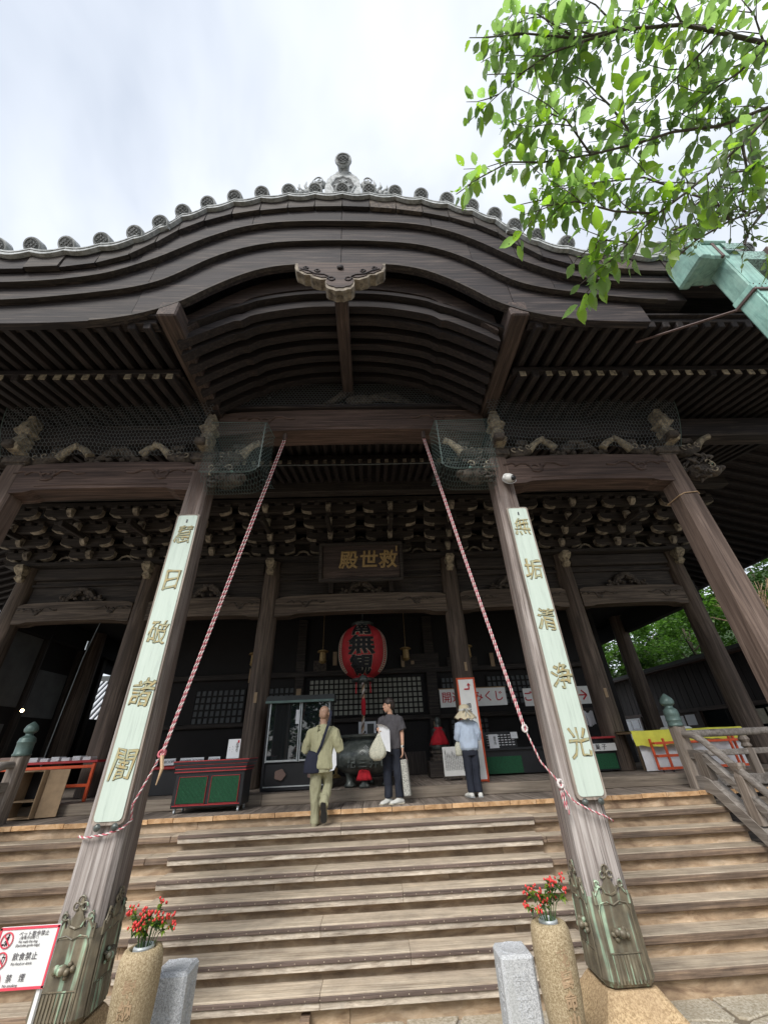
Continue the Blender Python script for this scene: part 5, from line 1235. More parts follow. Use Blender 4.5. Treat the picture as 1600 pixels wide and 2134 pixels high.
# tall narrow sign in front of the sunhat visitor
ts = thing('direction_sign', 'tall narrow white sign with orange frame and red arrow in front of the sunhat visitor', 'sign', (2.26, 3.98, .17))
X0, X1 = 2.08, 2.44
MB().box((2.26, 3.98, 1.10), (.33, .03, 1.80), bev=.004).build('white_panel', 'white', ts)
for x in (X0, X1): MB().box((x, 3.98, 1.09), (.035, .05, 1.86), bev=.006).build('frame_side', 'orange', ts)
for z in (2.01, .19): MB().box((2.26, 3.98, z), (.40, .05, .035), bev=.006).build('frame_rail', 'orange', ts)
MB().box((2.26, 3.955, 1.80), (.11, .01, .025)).box((2.31, 3.954, 1.835), (.022, .01, .08)).prism([(2.27, 1.87), (2.35, 1.87), (2.31, 1.92)], 'Y', 3.949, 3.959).build('red_arrow', 'redink', ts)
text('順\n路', .11, (0, -.02, 1.25), 'ink', ts, extrude=.0015)
# seated red cloth statue, pedestal and notice
ss = thing('seated_statue', 'dark seated wooden statue wrapped in red cloth on a stepped wooden pedestal', 'statue', (1.8, 5.6, .17))
for k, (w_, z, h_) in enumerate(((.62, .33, .32), (.48, .52, .07), (.40, .59, .07), (.46, .66, .06))): MB().box((1.82, 5.7, z), (w_, w_*.8, h_), bev=.01).build('pedestal_block', 'carve' if k else 'hallX', ss)
b = MB().limb([(1.82, 5.7, .69, .20, .16), (1.82, 5.7, .78, .24, .18), (1.82, 5.7, .95, .17, .13), (1.82, 5.7, 1.12, .16, .11), (1.82, 5.7, 1.19, .06, .06), (1.82, 5.69, 1.25, .07, .075), (1.82, 5.69, 1.33, .07, .075), (1.82, 5.69, 1.39, .03, .03)]).build('figure', 'bronze', ss, smooth=True)
cloth_cone((1.82, 5.68), .10, .23, 1.17, .80, 7, .8).build('red_cape', 'redcloth', ss, smooth=True)
nb = thing('notice_board', 'cream notice board of small vertical text on a low stand left of the sunhat visitor', 'notice board', (1.93, 4.6, .17))
MB().box((1.93, 4.6, .50), (.46, .03, .52), bev=.005).build('board', 'white', nb)
for sg in (-1, 1): MB().box((1.93+sg*.16, 4.63, .27), (.05, .05, .22), bev=.005).build('leg', 'carve', nb)
MB().box((1.93, 4.63, .22), (.5, .06, .04)).build('foot_bar', 'carve', nb)
for k in range(11):
    n_c = rs.choice([13, 15, 16, 12]); text('\n'.join('この観音さまは紀三井寺の本尊にて御座'[:n_c]), .026 if k else .03, (.19-.037*k, -.018, .36-(16-n_c)*.011), 'ink', nb, extrude=.001, name='text_column')
sh = thing('charm_shelf', 'black rack of fortune slips with white cards right of the orange framed sign', 'shelf', (3.5, 5.3, .17))
MB().box((3.45, 5.45, .66), (1.5, .35, .05), bev=.006).build('top_board', 'black', sh); MB().box((3.45, 5.5, .42), (1.46, .3, .46)).build('cabinet', 'black', sh)
MB().box((3.2, 5.32, .36), (.80, .02, .32)).build('green_curtain', 'green', sh)
for j in range(5):
    for k in range(8): MB().box((2.92+.085*k, 5.42, .74+.05*j), (.055, .01, .018)).build('slip_label', 'paper', sh)
MB().box((3.2, 5.46, .84), (.80, .05, .34)).build('drawer_rack', 'black', sh)
for k in range(3): MB().box((2.98+.03*k, 5.36, .80), (.02, .02, .02)).build('label_pin', 'chrome', sh)
sheet_sign('shelf_card', 'white card with black vertical writing leaning on the slip rack', (3.02, 5.30, .68), .22, .28, [('御\n守\n所', .06, .03, .15)], 4)
sheet_sign('shelf_note', 'smaller blank white card at the right of the slip rack', (3.52, 5.30, .86), .16, .13, [('・・', .04, 0, .06)], 4)
tw_ = thing('white_paper_strips', 'bunch of tied white paper strips hanging behind the right middle pillar', 'paper strips', (5.35, 5.4, 1.1))
o = MB()
for k in range(16): x = 5.15+.028*k; o.tube([(x, 5.4, 1.34+.03*math.sin(k)), (x+rs.uniform(-.01, .01), 5.38, 1.2), (x+rs.uniform(-.02, .02), 5.39, 1.06+rs.uniform(-.03, .03))], .016, 4)
o.build('strips', 'paper', tw_)
b3 = thing('seal_desk', 'red topped desk with white sign reading 御朱印 behind the right middle pillar', 'desk', (5.4, 4.9, .17))
MB().box((5.0, 5.0, .80), (1.2, .5, .04), bev=.006).build('desk_top', 'redlac', b3); MB().box((5.0, 5.05, .48), (1.15, .4, .58)).build('desk_body', 'black', b3)
MB().box((5.0, 4.76, .62), (1.1, .02, .14), bev=.003).build('white_sign', 'white', b3); text('御 朱 印 菓 子', .11, (-.4, -.155, .45), 'ink', b3, extrude=.002); MB().box((5.0, 4.83, .36), (1.05, .02, .28)).build('green_curtain', 'green', b3)
# yellow cloth table with orange frame
yt = thing('cloth_table', 'long table under a bright yellow cloth behind the right stair post', 'table', (6.8, 4.4, .17))
MB().box((6.85, 4.55, .86), (2.30, .62, .04), bev=.006).build('table_top', 'lightwood', yt)
for x in (6.05, 7.85):
    for y in (4.40, 4.78): MB().box((x, y, .5), (.05, .05, .68), bev=.006).build('leg', 'lightwood', yt)
o = MB(); n = 56; top = []; drop = []; low = []
for i in range(n+1):
    x = 5.66+2.42*i/n; dz = .012*math.sin(x*9)+.008*math.sin(x*23); u = i/n
    top.append((x, 4.88, .89)); drop.append((x, 4.22, .893+.004*math.sin(x*7))); h_ = .27-.07*u+.03*math.sin(u*7)
    low.append((x+.0, 4.20-.03*abs(math.sin(x*8)), .89-h_+dz))
k = len(o.v)
for r_ in (top, drop, [(a[0], a[1]-.018+.01*math.sin(a[0]*13), a[2]-.03) for a in drop], [((a[0]), (a[1]+b_[1])/2-.015*math.sin(a[0]*11), (a[2]+b_[2])/2) for a, b_ in zip(drop, low)], low): o.v += [Vector(p) for p in r_]
for r_ in range(4):
    for i in range(n): a = r_*(n+1)+i; o.f.append((a, a+1, a+n+2, a+n+1))
cl = o.build('yellow_cloth', 'yellow', None, smooth=True, org=(6.85, 4.4, .89)); tag(cl, 'bright yellow cloth hanging crookedly over the long table', 'cloth')
sf = thing('barrier_frame', 'orange red tubular barrier frame on castors before the yellow cloth table', 'barrier', (6.75, 4.05, .17))
for z in (.23, .44, .66): MB().bar((5.98, 4.02, z), (7.72, 4.02, z-.0), .035, .045, .006).build('rail', 'orange', sf)
for x in (5.96, 6.16, 7.55, 7.74): MB().bar((x, 4.02+(.12 if x in (5.96, 7.74) else 0), .20), (x, 4.02+(.12 if x in (5.96, 7.74) else 0), .74), .04, .04, .006).build('upright', 'orange', sf)
for x in (5.96, 7.74):
    for z in (.23, .44, .66): MB().bar((x, 3.99, z), (x, 4.16, z), .035, .04).build('side_rail', 'orange', sf)
for x in (5.96, 6.16, 7.6): MB().lathe((x, 4.02, .195), [(.022, -.01), (.025, 0), (.022, .01)], 10, 'X').build('castor', 'black', sf)
wc = MB(); n = 40
for r_ in range(5):
    for i in range(n+1): x = 5.80+2.3*i/n; wc.v.append(Vector((x, 4.34+.015*math.sin(x*9+r_)+.02*math.sin(x*3), .72-.135*r_)))
for r_ in range(4):
    for i in range(n): a = r_*(n+1)+i; wc.f.append((a, a+1, a+n+2, a+n+1))
wsh = wc.build('white_sheet', 'paper', None, smooth=True, org=(6.8, 4.2, .18)); tag(wsh, 'white sheet hanging behind the orange barrier frame', 'sheet')
tp_ = thing('paper_tray', 'stack of white paper on the yellow cloth', 'papers', (6.75, 4.5, .895)); 
for j in range(3): MB().box((6.85, 4.5, .902+.014*j), (.52-.03*j, .3, .012), rot=(0, 0, R(4*j))).build('sheet', 'paper', tp_)
# CCTV camera on the right middle pillar
cc_ = thing('security_camera', 'white dome security camera near the top of the right middle pillar', 'camera', (2.50, -.06, 4.42))
MB().lathe((2.50, 0, 4.44), [(.075, 0), (.085, .01), (.085, .06), (.07, .07)], 20, 'Y').build('mount', 'cctv', cc_, smooth=40)
MB().ball((2.50, -.09, 4.40), .085, .075, .08, 16, 10).build('housing', 'cctv', cc_, smooth=True); MB().ball((2.54, -.135, 4.375), .045, .045, .045).build('dome', 'black', cc_, smooth=True)
MB().tube([(2.50+.10*math.cos(a), -.10-.02*math.sin(a), 4.36+.055*math.sin(a)) for a in [R(180+15*i) for i in range(13)]], .006, 5).build('wire_guard', 'chrome', cc_)

# ---------------------------------------------------------------- red and white ropes
def two(o1, o2, pts, r=.011, pitch=.09):
    strand(o1, pts, r*.5, pitch*.8, 0, .0060, 5); strand(o2, pts, r*.5, pitch*.8, math.pi, .0060, 5)
def rope(label, segs, grp):
    t_ = thing('red_white_rope', label, 'rope', segs[0][0], group=grp)
    a_, b_ = MB(), MB()
    for s_ in segs: two(a_, b_, s_)
    a_.build('white_strand', 'ropewhite', t_, smooth=True); b_.build('red_strand', 'ropered', t_, smooth=True); return t_
rl = rope('twisted red and white rope slanting from the great beam down to the left middle pillar', [[(-1.20, .1, 5.50), (-1.62, .02, 3.2), (-2.05, -.02, .84)], [(-1.165, .1, 5.50), (-1.585, .02, 3.2), (-2.03, -.02, .84)], [(-2.04, -.02, .86), (-2.22, -.02, .42)], [(-2.22, -.02, .42), (-2.235, .05, .30)], [(-2.68, .0, .19), (-2.60, -.035, .18), (-2.4, -.04, .20), (-2.26, -.03, .24), (-2.22, .05, .30)]], 'ropes tied to the middle pillars')
rr2 = rope('twisted red and white rope slanting from the great beam down to the right middle pillar', [[(1.265, .1, 5.45), (1.60, .02, 3.2), (1.97, -.02, .95)], [(1.235, .1, 5.45), (1.575, .02, 3.2), (1.95, -.02, .95)], [(1.96, -.02, .95), (2.06, -.03, .62), (2.215, -.04, .42)], [(2.21, -.04, .42), (2.30, -.07, .27), (2.45, -.08, .19), (2.60, -.06, .13), (2.70, .02, .08)], [(2.215, -.04, .42), (2.225, -.05, .30), (2.235, -.05, .16)], [(2.205, -.04, .42), (2.20, -.05, .30), (2.215, -.05, .20)]], 'ropes tied to the middle pillars')
for p_, par in (((-2.04, -.02, .86), rl), ((1.965, -.02, .94), rr2), ((2.215, -.05, .42), rr2)):
    o = MB(); rr = random.Random(2)
    for k in range(4): o.tube([Vector(p_)+Vector((math.cos(a+k)*.03, math.sin(a*1.3+k)*.02, math.sin(a+k*1.1)*.035)) for a in [i*.7 for i in range(9)]], .011, 5)
    o.build('knot', 'ropewhite' if par is rr2 else 'ropered', par, smooth=True)
o = MB(); o.tube([(-2.03, -.03, .84), (-1.99, -.05, .72), (-2.02, -.04, .58)], .02, 6, radii=[.02, .018, .006]).build('frayed_end', 'straw', rl)
for x in (-1.19, 1.25): MB().box((x, .1, 5.52), (.06, .06, .16), bev=.008).build('rope_hook', 'redZ', hall)
# straw band on the outer right pillar
yb_ = thing('straw_band', 'thin straw rope tied round the outer right pillar', 'band', (5.475, 0, 4.1))
h = .17
MB().tube([(5.475-h-.005, .38, 4.12), (5.475-h-.005, .08, 4.12), (5.475-h+.06, .035, 4.14), (5.475+h-.06, .035, 4.16), (5.475+h+.005, .08, 4.15), (5.475+h+.005, .38, 4.13), (5.475-h-.005, .38, 4.12)], .009, 6).build('band', 'straw', yb_)

# ---------------------------------------------------------------- vases, granite posts, prohibition sign
def vase(cx, cy, label, seed, chars):
    rr = random.Random(seed); base = thing('flower_vase', label, 'vase', (cx, cy, GZ), group='stone flower vases before the steps')
    prof = [(.105, -1.03), (.125, -1.01), (.135, -.93), (.148, -.80), (.155, -.64), (.155, -.54), (.148, -.47), (.130, -.435), (.105, -.425), (.095, -.43), (.085, -.46), (.07, -.55)]
    MB().lathe((cx, cy, 0), prof, 32).build('stone_vase', 'vase', base, smooth=50)
    MB().lathe((cx, cy, 0), [(.07, -.46), (.075, -.455), (.075, -.425), (.066, -.415), (.06, -.425), (.055, -.5)], 18).build('metal_liner', 'chrome', base, smooth=40)
    for k, c_ in enumerate(chars):
        me = text_mesh(c_, .095, extrude=.003, offset=.003)
        for v in me.vertices:
            a = v.co.x/.155+.10; zz = -.60-.105*k+v.co.y; v.co = Vector((math.sin(a)*(.153+v.co.z), -math.cos(a)*(.153+v.co.z), zz-GZ))
        me.materials.clear(); me.materials.append(M['lightwood']); link('incised_character', me, base)
    MB().lathe((cx+.02, cy, 0), [(.30, GZ), (.31, GZ+.30), (.27, GZ+.42), (.22, GZ+.50), (.13, GZ+.525)], 20).build('base_stone', 'paving', base, smooth=40)
    return base
def bouquet(cx, cy, label, seed, n):
    rr = random.Random(seed); t_ = thing('berry_bouquet', label, 'flowers', (cx, cy, -.43), group='bouquets of red berries in the stone vases')
    for i in range(n):
        a = rr.uniform(0, 6.28); sp_ = rr.uniform(.03, .19); h_ = rr.uniform(.07, .27); tip = Vector((cx+math.cos(a)*sp_, cy+math.sin(a)*sp_*.8, -.43+h_))
        MB().tube([(cx+math.cos(a)*.02, cy+math.sin(a)*.02, -.52), ((cx+tip.x)/2, (cy+tip.y)/2, -.42+h_*.55), tip], .0035, 5).build('stem', 'stem', t_)
        bm_ = MB()
        for k in range(7): p = tip+Vector((rr.uniform(-.03, .03), rr.uniform(-.03, .03), rr.uniform(-.02, .03))); bm_.ball(p, .0085, .0085, .011, 7, 5)
        bm_.build('berry_cluster', 'berry', t_, smooth=True)
        for k in range(10):
            q = Vector(((cx+tip.x)/2, (cy+tip.y)/2, -.42+h_*.55)).lerp(tip, rr.uniform(.2, 1.0)); d = Vector((rr.uniform(-1, 1), rr.uniform(-1, 1), rr.uniform(-.5, .5))).normalized(); s = d.cross(Vector((0, 0, 1))).normalized()*.016; L_ = rr.uniform(.04, .07)
            MB().add([q, q+d*L_*.4+s+Vector((0, 0, .006)), q+d*L_-Vector((0, 0, .012)), q+d*L_*.4-s+Vector((0, 0, .006)), q+d*L_*.5], [(0, 1, 4), (1, 2, 4), (2, 3, 4), (3, 0, 4)]).build('leaf', 'foliage' if k % 3 else 'leafy', t_)
vase(-1.575, -.6, 'tall brown stone vase before the left middle pillar, next to the prohibition sign', 3, '奉納'), bouquet(-1.575, -.6, 'wide spray of red berries and leaves in the left stone vase', 5, 16)
vase(1.635, -.6, 'tall brown stone vase with incised writing before the right middle pillar', 4, '花壽命山'), bouquet(1.635, -.6, 'smaller spray of red berries in the right stone vase', 8, 13)
def granite(cx, cy, label, z1):
    t_ = thing('granite_post', label, 'stone post', (cx, cy, GZ), group='granite posts beside the vases')
    h_ = .14
    MB().box((cx, cy, (GZ+z1-.03)/2), (2*h_, 2*h_, z1-.03-GZ), bev=.022).build('post_body', 'granite', t_)
    MB().lathe((cx, cy, 0), [(.118, z1-.032), (.120, z1-.027), (.112, z1-.024), (.10, z1-.028), (.07, z1-.029), (.01, z1-.0295)], 24).build('rim', 'granite', t_, smooth=30)
    for sg, rz in ((0, 0), (1, 90)):
        me = text_mesh('献\n花', .13, extrude=.002); me.materials.clear(); me.materials.append(M['granite'])
        link('incised_character', me, t_, loc=((h_+.001 if sg else 0)*(1 if cx < 0 else -1), -(0 if sg else h_+.001), z1-GZ-.26), rot=(R(90), 0, R(rz if cx < 0 else -rz)))
granite(-1.43, -.22, 'pale granite post between the left vase and the steps', -.63)
granite(1.40, -.22, 'pale granite post left of the right stone vase', -.66)
ns = thing('prohibition_sign', 'white sign with red border, three prohibition circles and black Japanese and English text', 'sign', (-2.02, -1.3, GZ))
sx_ = -.40; cxs = -2.045
bd_ = MB().box((cxs, -1.30, -.235), (.38, .012, .285), bev=.003).build('sign_panel', 'white', ns)
o = MB()
for sg in (-1, 1): o.box((cxs+sg*.183, -1.308, -.235), (.012, .004, .279)).box((cxs, -1.308, -.235+sg*.136), (.378, .004, .012))
o.build('red_border', 'signred', bd_)
MB().bar((-1.885, -1.285, -.37), (-1.885, -1.285, GZ), .022, .022).build('pole', 'white', ns)
for k, (z, dx) in enumerate(((-.152, -2.172), (-.243, -2.172), (-.333, -2.172))):
    MB().tube([(dx+.036*math.cos(a), -1.311, z+.036*math.sin(a)) for a in [i*math.pi/12 for i in range(25)]], .0035, 4).bar((dx-.024, -1.312, z+.025), (dx+.024, -1.312, z-.025), .005, .004, up=(0, 1, 0)).build('prohibition_ring', 'signred', bd_)
    o = MB()
    if k == 0: o.ball((dx+.004, -1.3085, z+.023), .005, .002, .005, 8, 5).bar((dx+.003, -1.3085, z+.017), (dx-.002, -1.3085, z-.008), .013, .003, up=(0, 1, 0)).bar((dx-.002, -1.3085, z-.006), (dx-.006, -1.3085, z-.027), .005, .003, up=(0, 1, 0)).bar((dx, -1.3085, z-.006), (dx+.007, -1.3085, z-.027), .005, .003, up=(0, 1, 0)).bar((dx-.025, -1.3085, z-.02), (dx-.013, -1.3085, z-.02), .007, .003, up=(0, 1, 0)).bar((dx+.0, -1.3085, z+.01), (dx-.015, -1.3085, z-.012), .0015, .003, up=(0, 1, 0))
    elif k == 1: o.bar((dx-.022, -1.3085, z-.018), (dx-.002, -1.3085, z-.018), .005, .003, up=(0, 1, 0)).bar((dx-.022, -1.3085, z-.010), (dx-.002, -1.3085, z-.010), .004, .003, up=(0, 1, 0)).bar((dx-.018, -1.3085, z-.003), (dx-.006, -1.3085, z-.003), .004, .003, up=(0, 1, 0)).bar((dx+.004, -1.3085, z+.014), (dx+.024, -1.3085, z+.014), .003, .003, up=(0, 1, 0)).bar((dx+.006, -1.3085, z+.014), (dx+.009, -1.3085, z-.015), .002, .003, up=(0, 1, 0)).bar((dx+.022, -1.3085, z+.014), (dx+.018, -1.3085, z-.015), .002, .003, up=(0, 1, 0)).bar((dx+.012, -1.3085, z+.014), (dx+.010, -1.3085, z+.028), .002, .003, up=(0, 1, 0))
    else: o.bar((dx-.024, -1.3085, z-.008), (dx+.018, -1.3085, z-.008), .005, .003, up=(0, 1, 0)).tube([(dx+.012, -1.3085, z), (dx+.018, -1.3085, z+.008), (dx+.008, -1.3085, z+.014), (dx+.016, -1.3085, z+.022)], .0015, 4)
    o.build('pictogram', 'ink', bd_)
for s, size, x, z, sp_ in (('ペット散歩禁止', .026, -2.010, -.128, 1.12), ('(盲導犬は除く)', .016, -2.035, -.1455, 1.25), ('No walk the dog', .0175, -2.035, -.163, 1.0), ('(Excludes guide dogs)', .0175, -2.03, -.180, 1.0), ('飲食禁止', .038, -2.025, -.232, 1.08), ('No food or drink', .0185, -2.035, -.262, 1.0), ('禁　煙', .038, -2.045, -.326, 1.1), ('No smoking', .0185, -2.065, -.356, 1.0)):
    text(s, size, (x+2.02, -.010, z-GZ), 'signink', ns, extrude=.0006, spacing=sp_, name='sign_text')
# ---------------------------------------------------------------- people (local space: feet at z 0, facing -y)
def hand(mb, wrist, dirv, side, curl=.5, s=1.0):
    """palm and five fingers; dirv points from the wrist to the knuckles"""
    w_ = Vector(wrist); d = Vector(dirv).normalized(); sd_ = Vector(side).normalized(); nrm = d.cross(sd_).normalized()
    mb.limb([(*(w_-d*.01), .024*s, .019*s), (*(w_+d*.03*s), .036*s, .017*s), (*(w_+d*.075*s), .038*s, .015*s), (*(w_+d*.088*s), .030*s, .012*s)], 12, ref=sd_)
    for k, (off, ln_) in enumerate(((-.029, .062), (-.010, .074), (.010, .070), (.028, .054))):
        p = w_+d*.078*s+sd_*off*s; p1 = p+(d*(1-.35*curl)+nrm*curl*.9).normalized()*ln_*.5*s; p2 = p1+(d*(1-curl)+nrm*curl*1.3).normalized()*ln_*.5*s
        mb.limb([(*p, .0095*s), (*p1, .0088*s), (*p2, .007*s)], 8)
    p = w_+d*.022*s-sd_*.030*s; p1 = p+(d*.5-sd_*.75+nrm*.3).normalized()*.034*s; p2 = p1+(d*.8-sd_*.15+nrm*.5).normalized()*.028*s
    mb.limb([(*p, .013*s), (*p1, .0105*s), (*p2, .0085*s)], 8)
def head(mb, c, yaw, s=1.0, face=True):
    """skull, jaw, nose, ears, lips and brows; c = centre of the head"""
    Rm = Matrix.Rotation(yaw, 3, 'Z'); c = Vector(c)
    def P(x, y, z): return c+Rm @ Vector((x*s, y*s, z*s))
    def ell(x, y, z, rx, ry, rz, n=14, m=10):
        k = MB().ball((0, 0, 0), rx*s, ry*s, rz*s, n, m); mb.add([P(x, y, z)+Rm @ v for v in k.v], k.f)
    ell(0, .012, .030, .074, .090, .082); ell(0, -.026, -.040, .056, .062, .072); ell(0, -.052, -.088, .028, .026, .022); ell(0, .045, .0, .062, .055, .07)
    if face:
        ell(0, -.094, -.022, .010, .020, .013, 8, 6); ell(0, -.088, .005, .007, .014, .026, 8, 6); ell(0, -.085, -.058, .022, .010, .006, 8, 6); ell(0, -.082, -.067, .019, .010, .006, 8, 6); ell(0, -.078, .022, .045, .014, .008, 10, 6)
        for sg in (-1, 1): ell(sg*.035, -.060, -.020, .020, .022, .022, 8, 6)
    for sg in (-1, 1): ell(sg*.076, .008, -.008, .009, .018, .030, 8, 8); ell(sg*.078, .010, -.030, .006, .010, .012, 8, 6)
def shoe_mb(heel, toe_dir, ln_=.26, up=(0, 0, 1), h_=.07, w_=.046):
    d = Vector(toe_dir).normalized(); u = Vector(up).normalized(); x = d.cross(u).normalized(); o = MB(); rings = []
    for t_, hh_, ww in ((-.02, .5, .6), (0, .85, .85), (.06, 1.15, .9), (.11, 1.1, .9), (.15, .8, 1.0), (.20, .62, 1.1), (.24, .5, .9), (.262, .3, .5)):
        p = Vector(heel)+d*t_*ln_/.26; hh = h_*hh_; wd = w_*ww; rings.append([p+x*a*wd+u*(b*hh) for a, b in ((-1, 0), (-1, .45), (-.6, .9), (0, 1), (.6, .9), (1, .45), (1, 0))])
    return o.loft(rings)
# --- woman in grey top
wm = thing('person', 'woman with short dark hair in charcoal T-shirt and navy trousers looking left, holding papers', 'person', (.56, 3.02, 0), R(-14))
S = 1.0
b = MB()
b.limb([(0, .01, 1.30, .052, .05), (-.005, .0, 1.37, .046, .047), (-.01, -.01, 1.44, .046, .05)]); head(b, (-.022, -.012, 1.470), R(-66), 1.02)
b.limb([(0, .01, .95, .11, .08), (0, .01, 1.15, .12, .085), (0, .01, 1.27, .13, .07), (0, .01, 1.32, .05, .045)])
# right arm (screen left) bent, holding papers; left arm hanging
b.limb([(-.15, .01, 1.26, .045), (-.185, .03, 1.13, .040), (-.20, .02, 1.03, .036), (-.185, -.09, 1.02, .033), (-.165, -.19, 1.05, .024)]); hand(b, (-.165, -.195, 1.052), (.25, -.75, .25), (.2, .1, .95), .75, .95)
b.limb([(.15, .01, 1.26, .045), (.19, .02, 1.12, .040), (.20, .02, 1.0, .034), (.205, -.01, .86, .028), (.205, -.03, .765, .021)]); hand(b, (.205, -.03, .762), (0, -.12, -1), (0, -1, .1), .55, .95)
for sg, ax in ((-1, -.085), (1, .10)): b.limb([(ax, .01, .2, .036), (ax, .01, .07, .032), (ax, .0, .03, .036)])
blob(b, 'body', 'skin', wm, .008, 2)
t_ = MB(); t_.limb([(0, .015, .78, .175, .118), (0, .015, .82, .178, .12), (0, .015, .95, .165, .112), (0, .01, 1.10, .168, .112), (0, .012, 1.22, .170, .10), (0, .015, 1.285, .13, .085), (0, .012, 1.325, .066, .06)], 24)
for sg in (-1, 1): t_.limb([(sg*.09, .012, 1.265, .07), (sg*.16, .015, 1.225, .078), (sg*.195, .02, 1.13, .078), (sg*.212, .02, 1.065, .080)], 16)
blob(t_, 'shirt', 'greyshirt', wm, .010, 3, .015, 8)
t_ = MB(); t_.limb([(0, .01, .86, .145, .105), (0, .015, .76, .158, .118), (0, .015, .69, .15, .115)], 24)
for ax, fx, fy in ((-.078, -.085, .0), (.078, .10, .0)): t_.limb([(ax, .01, .76, .086, .10), (ax*1.02, .01, .60, .086, .092), (fx, -.005, .42, .074, .078), (fx, .01, .25, .067, .070), (fx, .01, .085, .066, .070)], 18)
blob(t_, 'trousers', 'denim', wm, .010, 3, .014, 8)
h_ = MB(); c_ = Vector((-.022, -.012, 1.475)); Rm = Matrix.Rotation(R(-66), 3, 'Z')
def hp(x, y, z): return c_+Rm @ Vector((x, y, z))
k = MB().ball((0, 0, 0), .088, .102, .086, 18, 12); h_.add([hp(0, .024, .046)+Rm @ v for v in k.v], k.f)
k = MB().ball((0, 0, 0), .080, .066, .082, 14, 10); h_.add([hp(0, .058, -.005)+Rm @ v for v in k.v], k.f)
rr = random.Random(1)
for k in range(46):
    a = rr.uniform(-2.0, 2.0); e = rr.uniform(.1, 1.3); p = Vector((math.sin(a)*.082*math.sin(e), -math.cos(a)*.088*math.sin(e)+.02, .048+.083*math.cos(e))); q = p+Vector((p.x*.25, (p.y-.02)*.16, -.045)); h_.tube([hp(*p), hp(*((p+q)/2*1.03)), hp(*q)], .014, 5, radii=[.016, .013, .004])
blob(h_, 'hair', 'hair', wm, .006, 1)
ey = MB()
for sg in (-1, 1): ey.ball(hp(sg*.031, -.087, .006), .010, .010, .004, 8, 6)
ey.build('eyes', 'hair', wm); MB().tube([hp(-.016, -.097, -.066), hp(0, -.101, -.065), hp(.016, -.097, -.066)], .0028, 5).build('lips', 'redcloth', wm)
for fx, dr in ((-.085, (-.55, -.75, 0)), (.10, (-.75, -.6, 0))):
    s_ = shoe_mb((fx-dr[0]*.07, .0-dr[1]*.07, .012), dr, .24).build('shoe', 'shoe', wm, smooth=True)
    MB().bar(Vector((fx, 0, .008))-Vector(dr)*.08, Vector((fx, 0, .008))+Vector(dr)*.19, .085, .016, .004).build('sole', 'cream', s_)
MB().lathe((.205, -.022, 0), [(.026, .792), (.029, .80), (.029, .825), (.026, .83)], 14).build('watch', 'shoe', wm); MB().ball((.225, -.045, .812), .016, .008, .016).build('watch_face', 'black', wm)
MB().lathe((.204, -.015, 0), [(.026, .845), (.029, .85), (.026, .858)], 12).build('bracelet', 'straw', wm)
pp = thing('paper_sheets', 'folded white paper sheets held in front of the woman in the charcoal T-shirt', 'papers', (.43, 2.78, .86), R(-14))
o = MB().add([(-.10, -.02, .28), (.0, -.05, .27), (.10, -.02, .22), (.105, -.01, -.12), (.0, -.04, -.09), (-.085, -.02, -.03)], [(0, 1, 4, 5), (1, 2, 3, 4)]).add([(-.10, -.022, .28), (.0, -.052, .27), (.10, -.022, .22), (.07, -.09, .26), (-.03, -.10, .30), (-.13, -.07, .30)], [(0, 1, 4, 5), (1, 2, 3, 4)]).build('folded_sheet', 'paper', pp)
MB().add([(-.09, .0, .25), (.108, .0, .20), (.108, .004, -.10), (-.07, .004, -.02)], [(0, 1, 2, 3)]).build('back_sheet', 'paper', pp)
bg_ = thing('cloth_bag', 'gathered cream print drawstring bag held by the woman in the charcoal T-shirt', 'bag', (.31, 2.78, .66), R(-14))
k = MB(); rings = []
for i in range(9):
    u = i/8; z = .36-.40*u; r_ = .02+.13*math.sin(min(1, u*1.15)*math.pi*.62)**1.3*(1 if u < .85 else (1-u)*4.6+.31); rings.append([(.03+math.cos(a)*r_*(1+.05*math.sin(7*a))-.04*u, math.sin(a)*r_*.42*(1+.07*math.sin(7*a)), z) for a in [2*math.pi*j/42 for j in range(42)]])
k.loft(rings); k.v = [v for v in k.v]; k.build('bag_body', 'bagprint', bg_, smooth=True); MB().tube([(.03, 0, .34), (.05, -.01, .40), (.08, -.01, .39)], .007, 6).build('drawstring', 'straw', bg_)
tb = thing('tote_bag', 'narrow black and white patterned tote in the hand of the woman in charcoal', 'bag', (.775, 2.97, .1), R(-14))
MB().box((.01, 0, .26), (.11, .13, .52), rot=(0, R(-4), 0), bev=.012).build('bag_body', 'totebw', tb)
for y in (-.03, .03): MB().tube([(-.03, y, .50), (-.03, y*.6, .60), (-.01, y*.3, .66), (.02, y*.6, .60), (.05, y, .50)], .006, 6).build('handle', 'crest', tb)
# --- man from behind, climbing
mn = thing('person', 'bald man seen from behind in olive linen jacket and trousers climbing onto the top stair', 'person', (-.61, 2.58, -.2), R(180-4))
b = MB(); b.limb([(0, .0, 1.34, .068, .064), (0, -.01, 1.40, .062, .06), (0, -.012, 1.48, .062, .062)]); head(b, (-.012, -.02, 1.545), R(-14), 1.16)
b.limb([(0, .01, .95, .12, .09), (0, .01, 1.2, .14, .09), (0, .01, 1.33, .13, .07)])
for sg in (-1, 1): b.limb([(sg*.25, -.06, 1.06, .035), (sg*.20, -.20, 1.10, .030), (sg*.16, -.27, 1.11, .023)]); hand(b, (sg*.155, -.28, 1.11), (-sg*.4, -.8, -.1), (0, .1, 1), .7)
blob(b, 'body', 'scalp', mn, .008, 2)
t_ = MB(); t_.limb([(0, .02, .74, .200, .135), (0, .015, .80, .200, .135), (0, .01, .95, .183, .125), (0, .01, 1.12, .195, .128), (0, .015, 1.27, .200, .115), (0, .015, 1.345, .150, .09), (0, .01, 1.39, .075, .07)], 26)
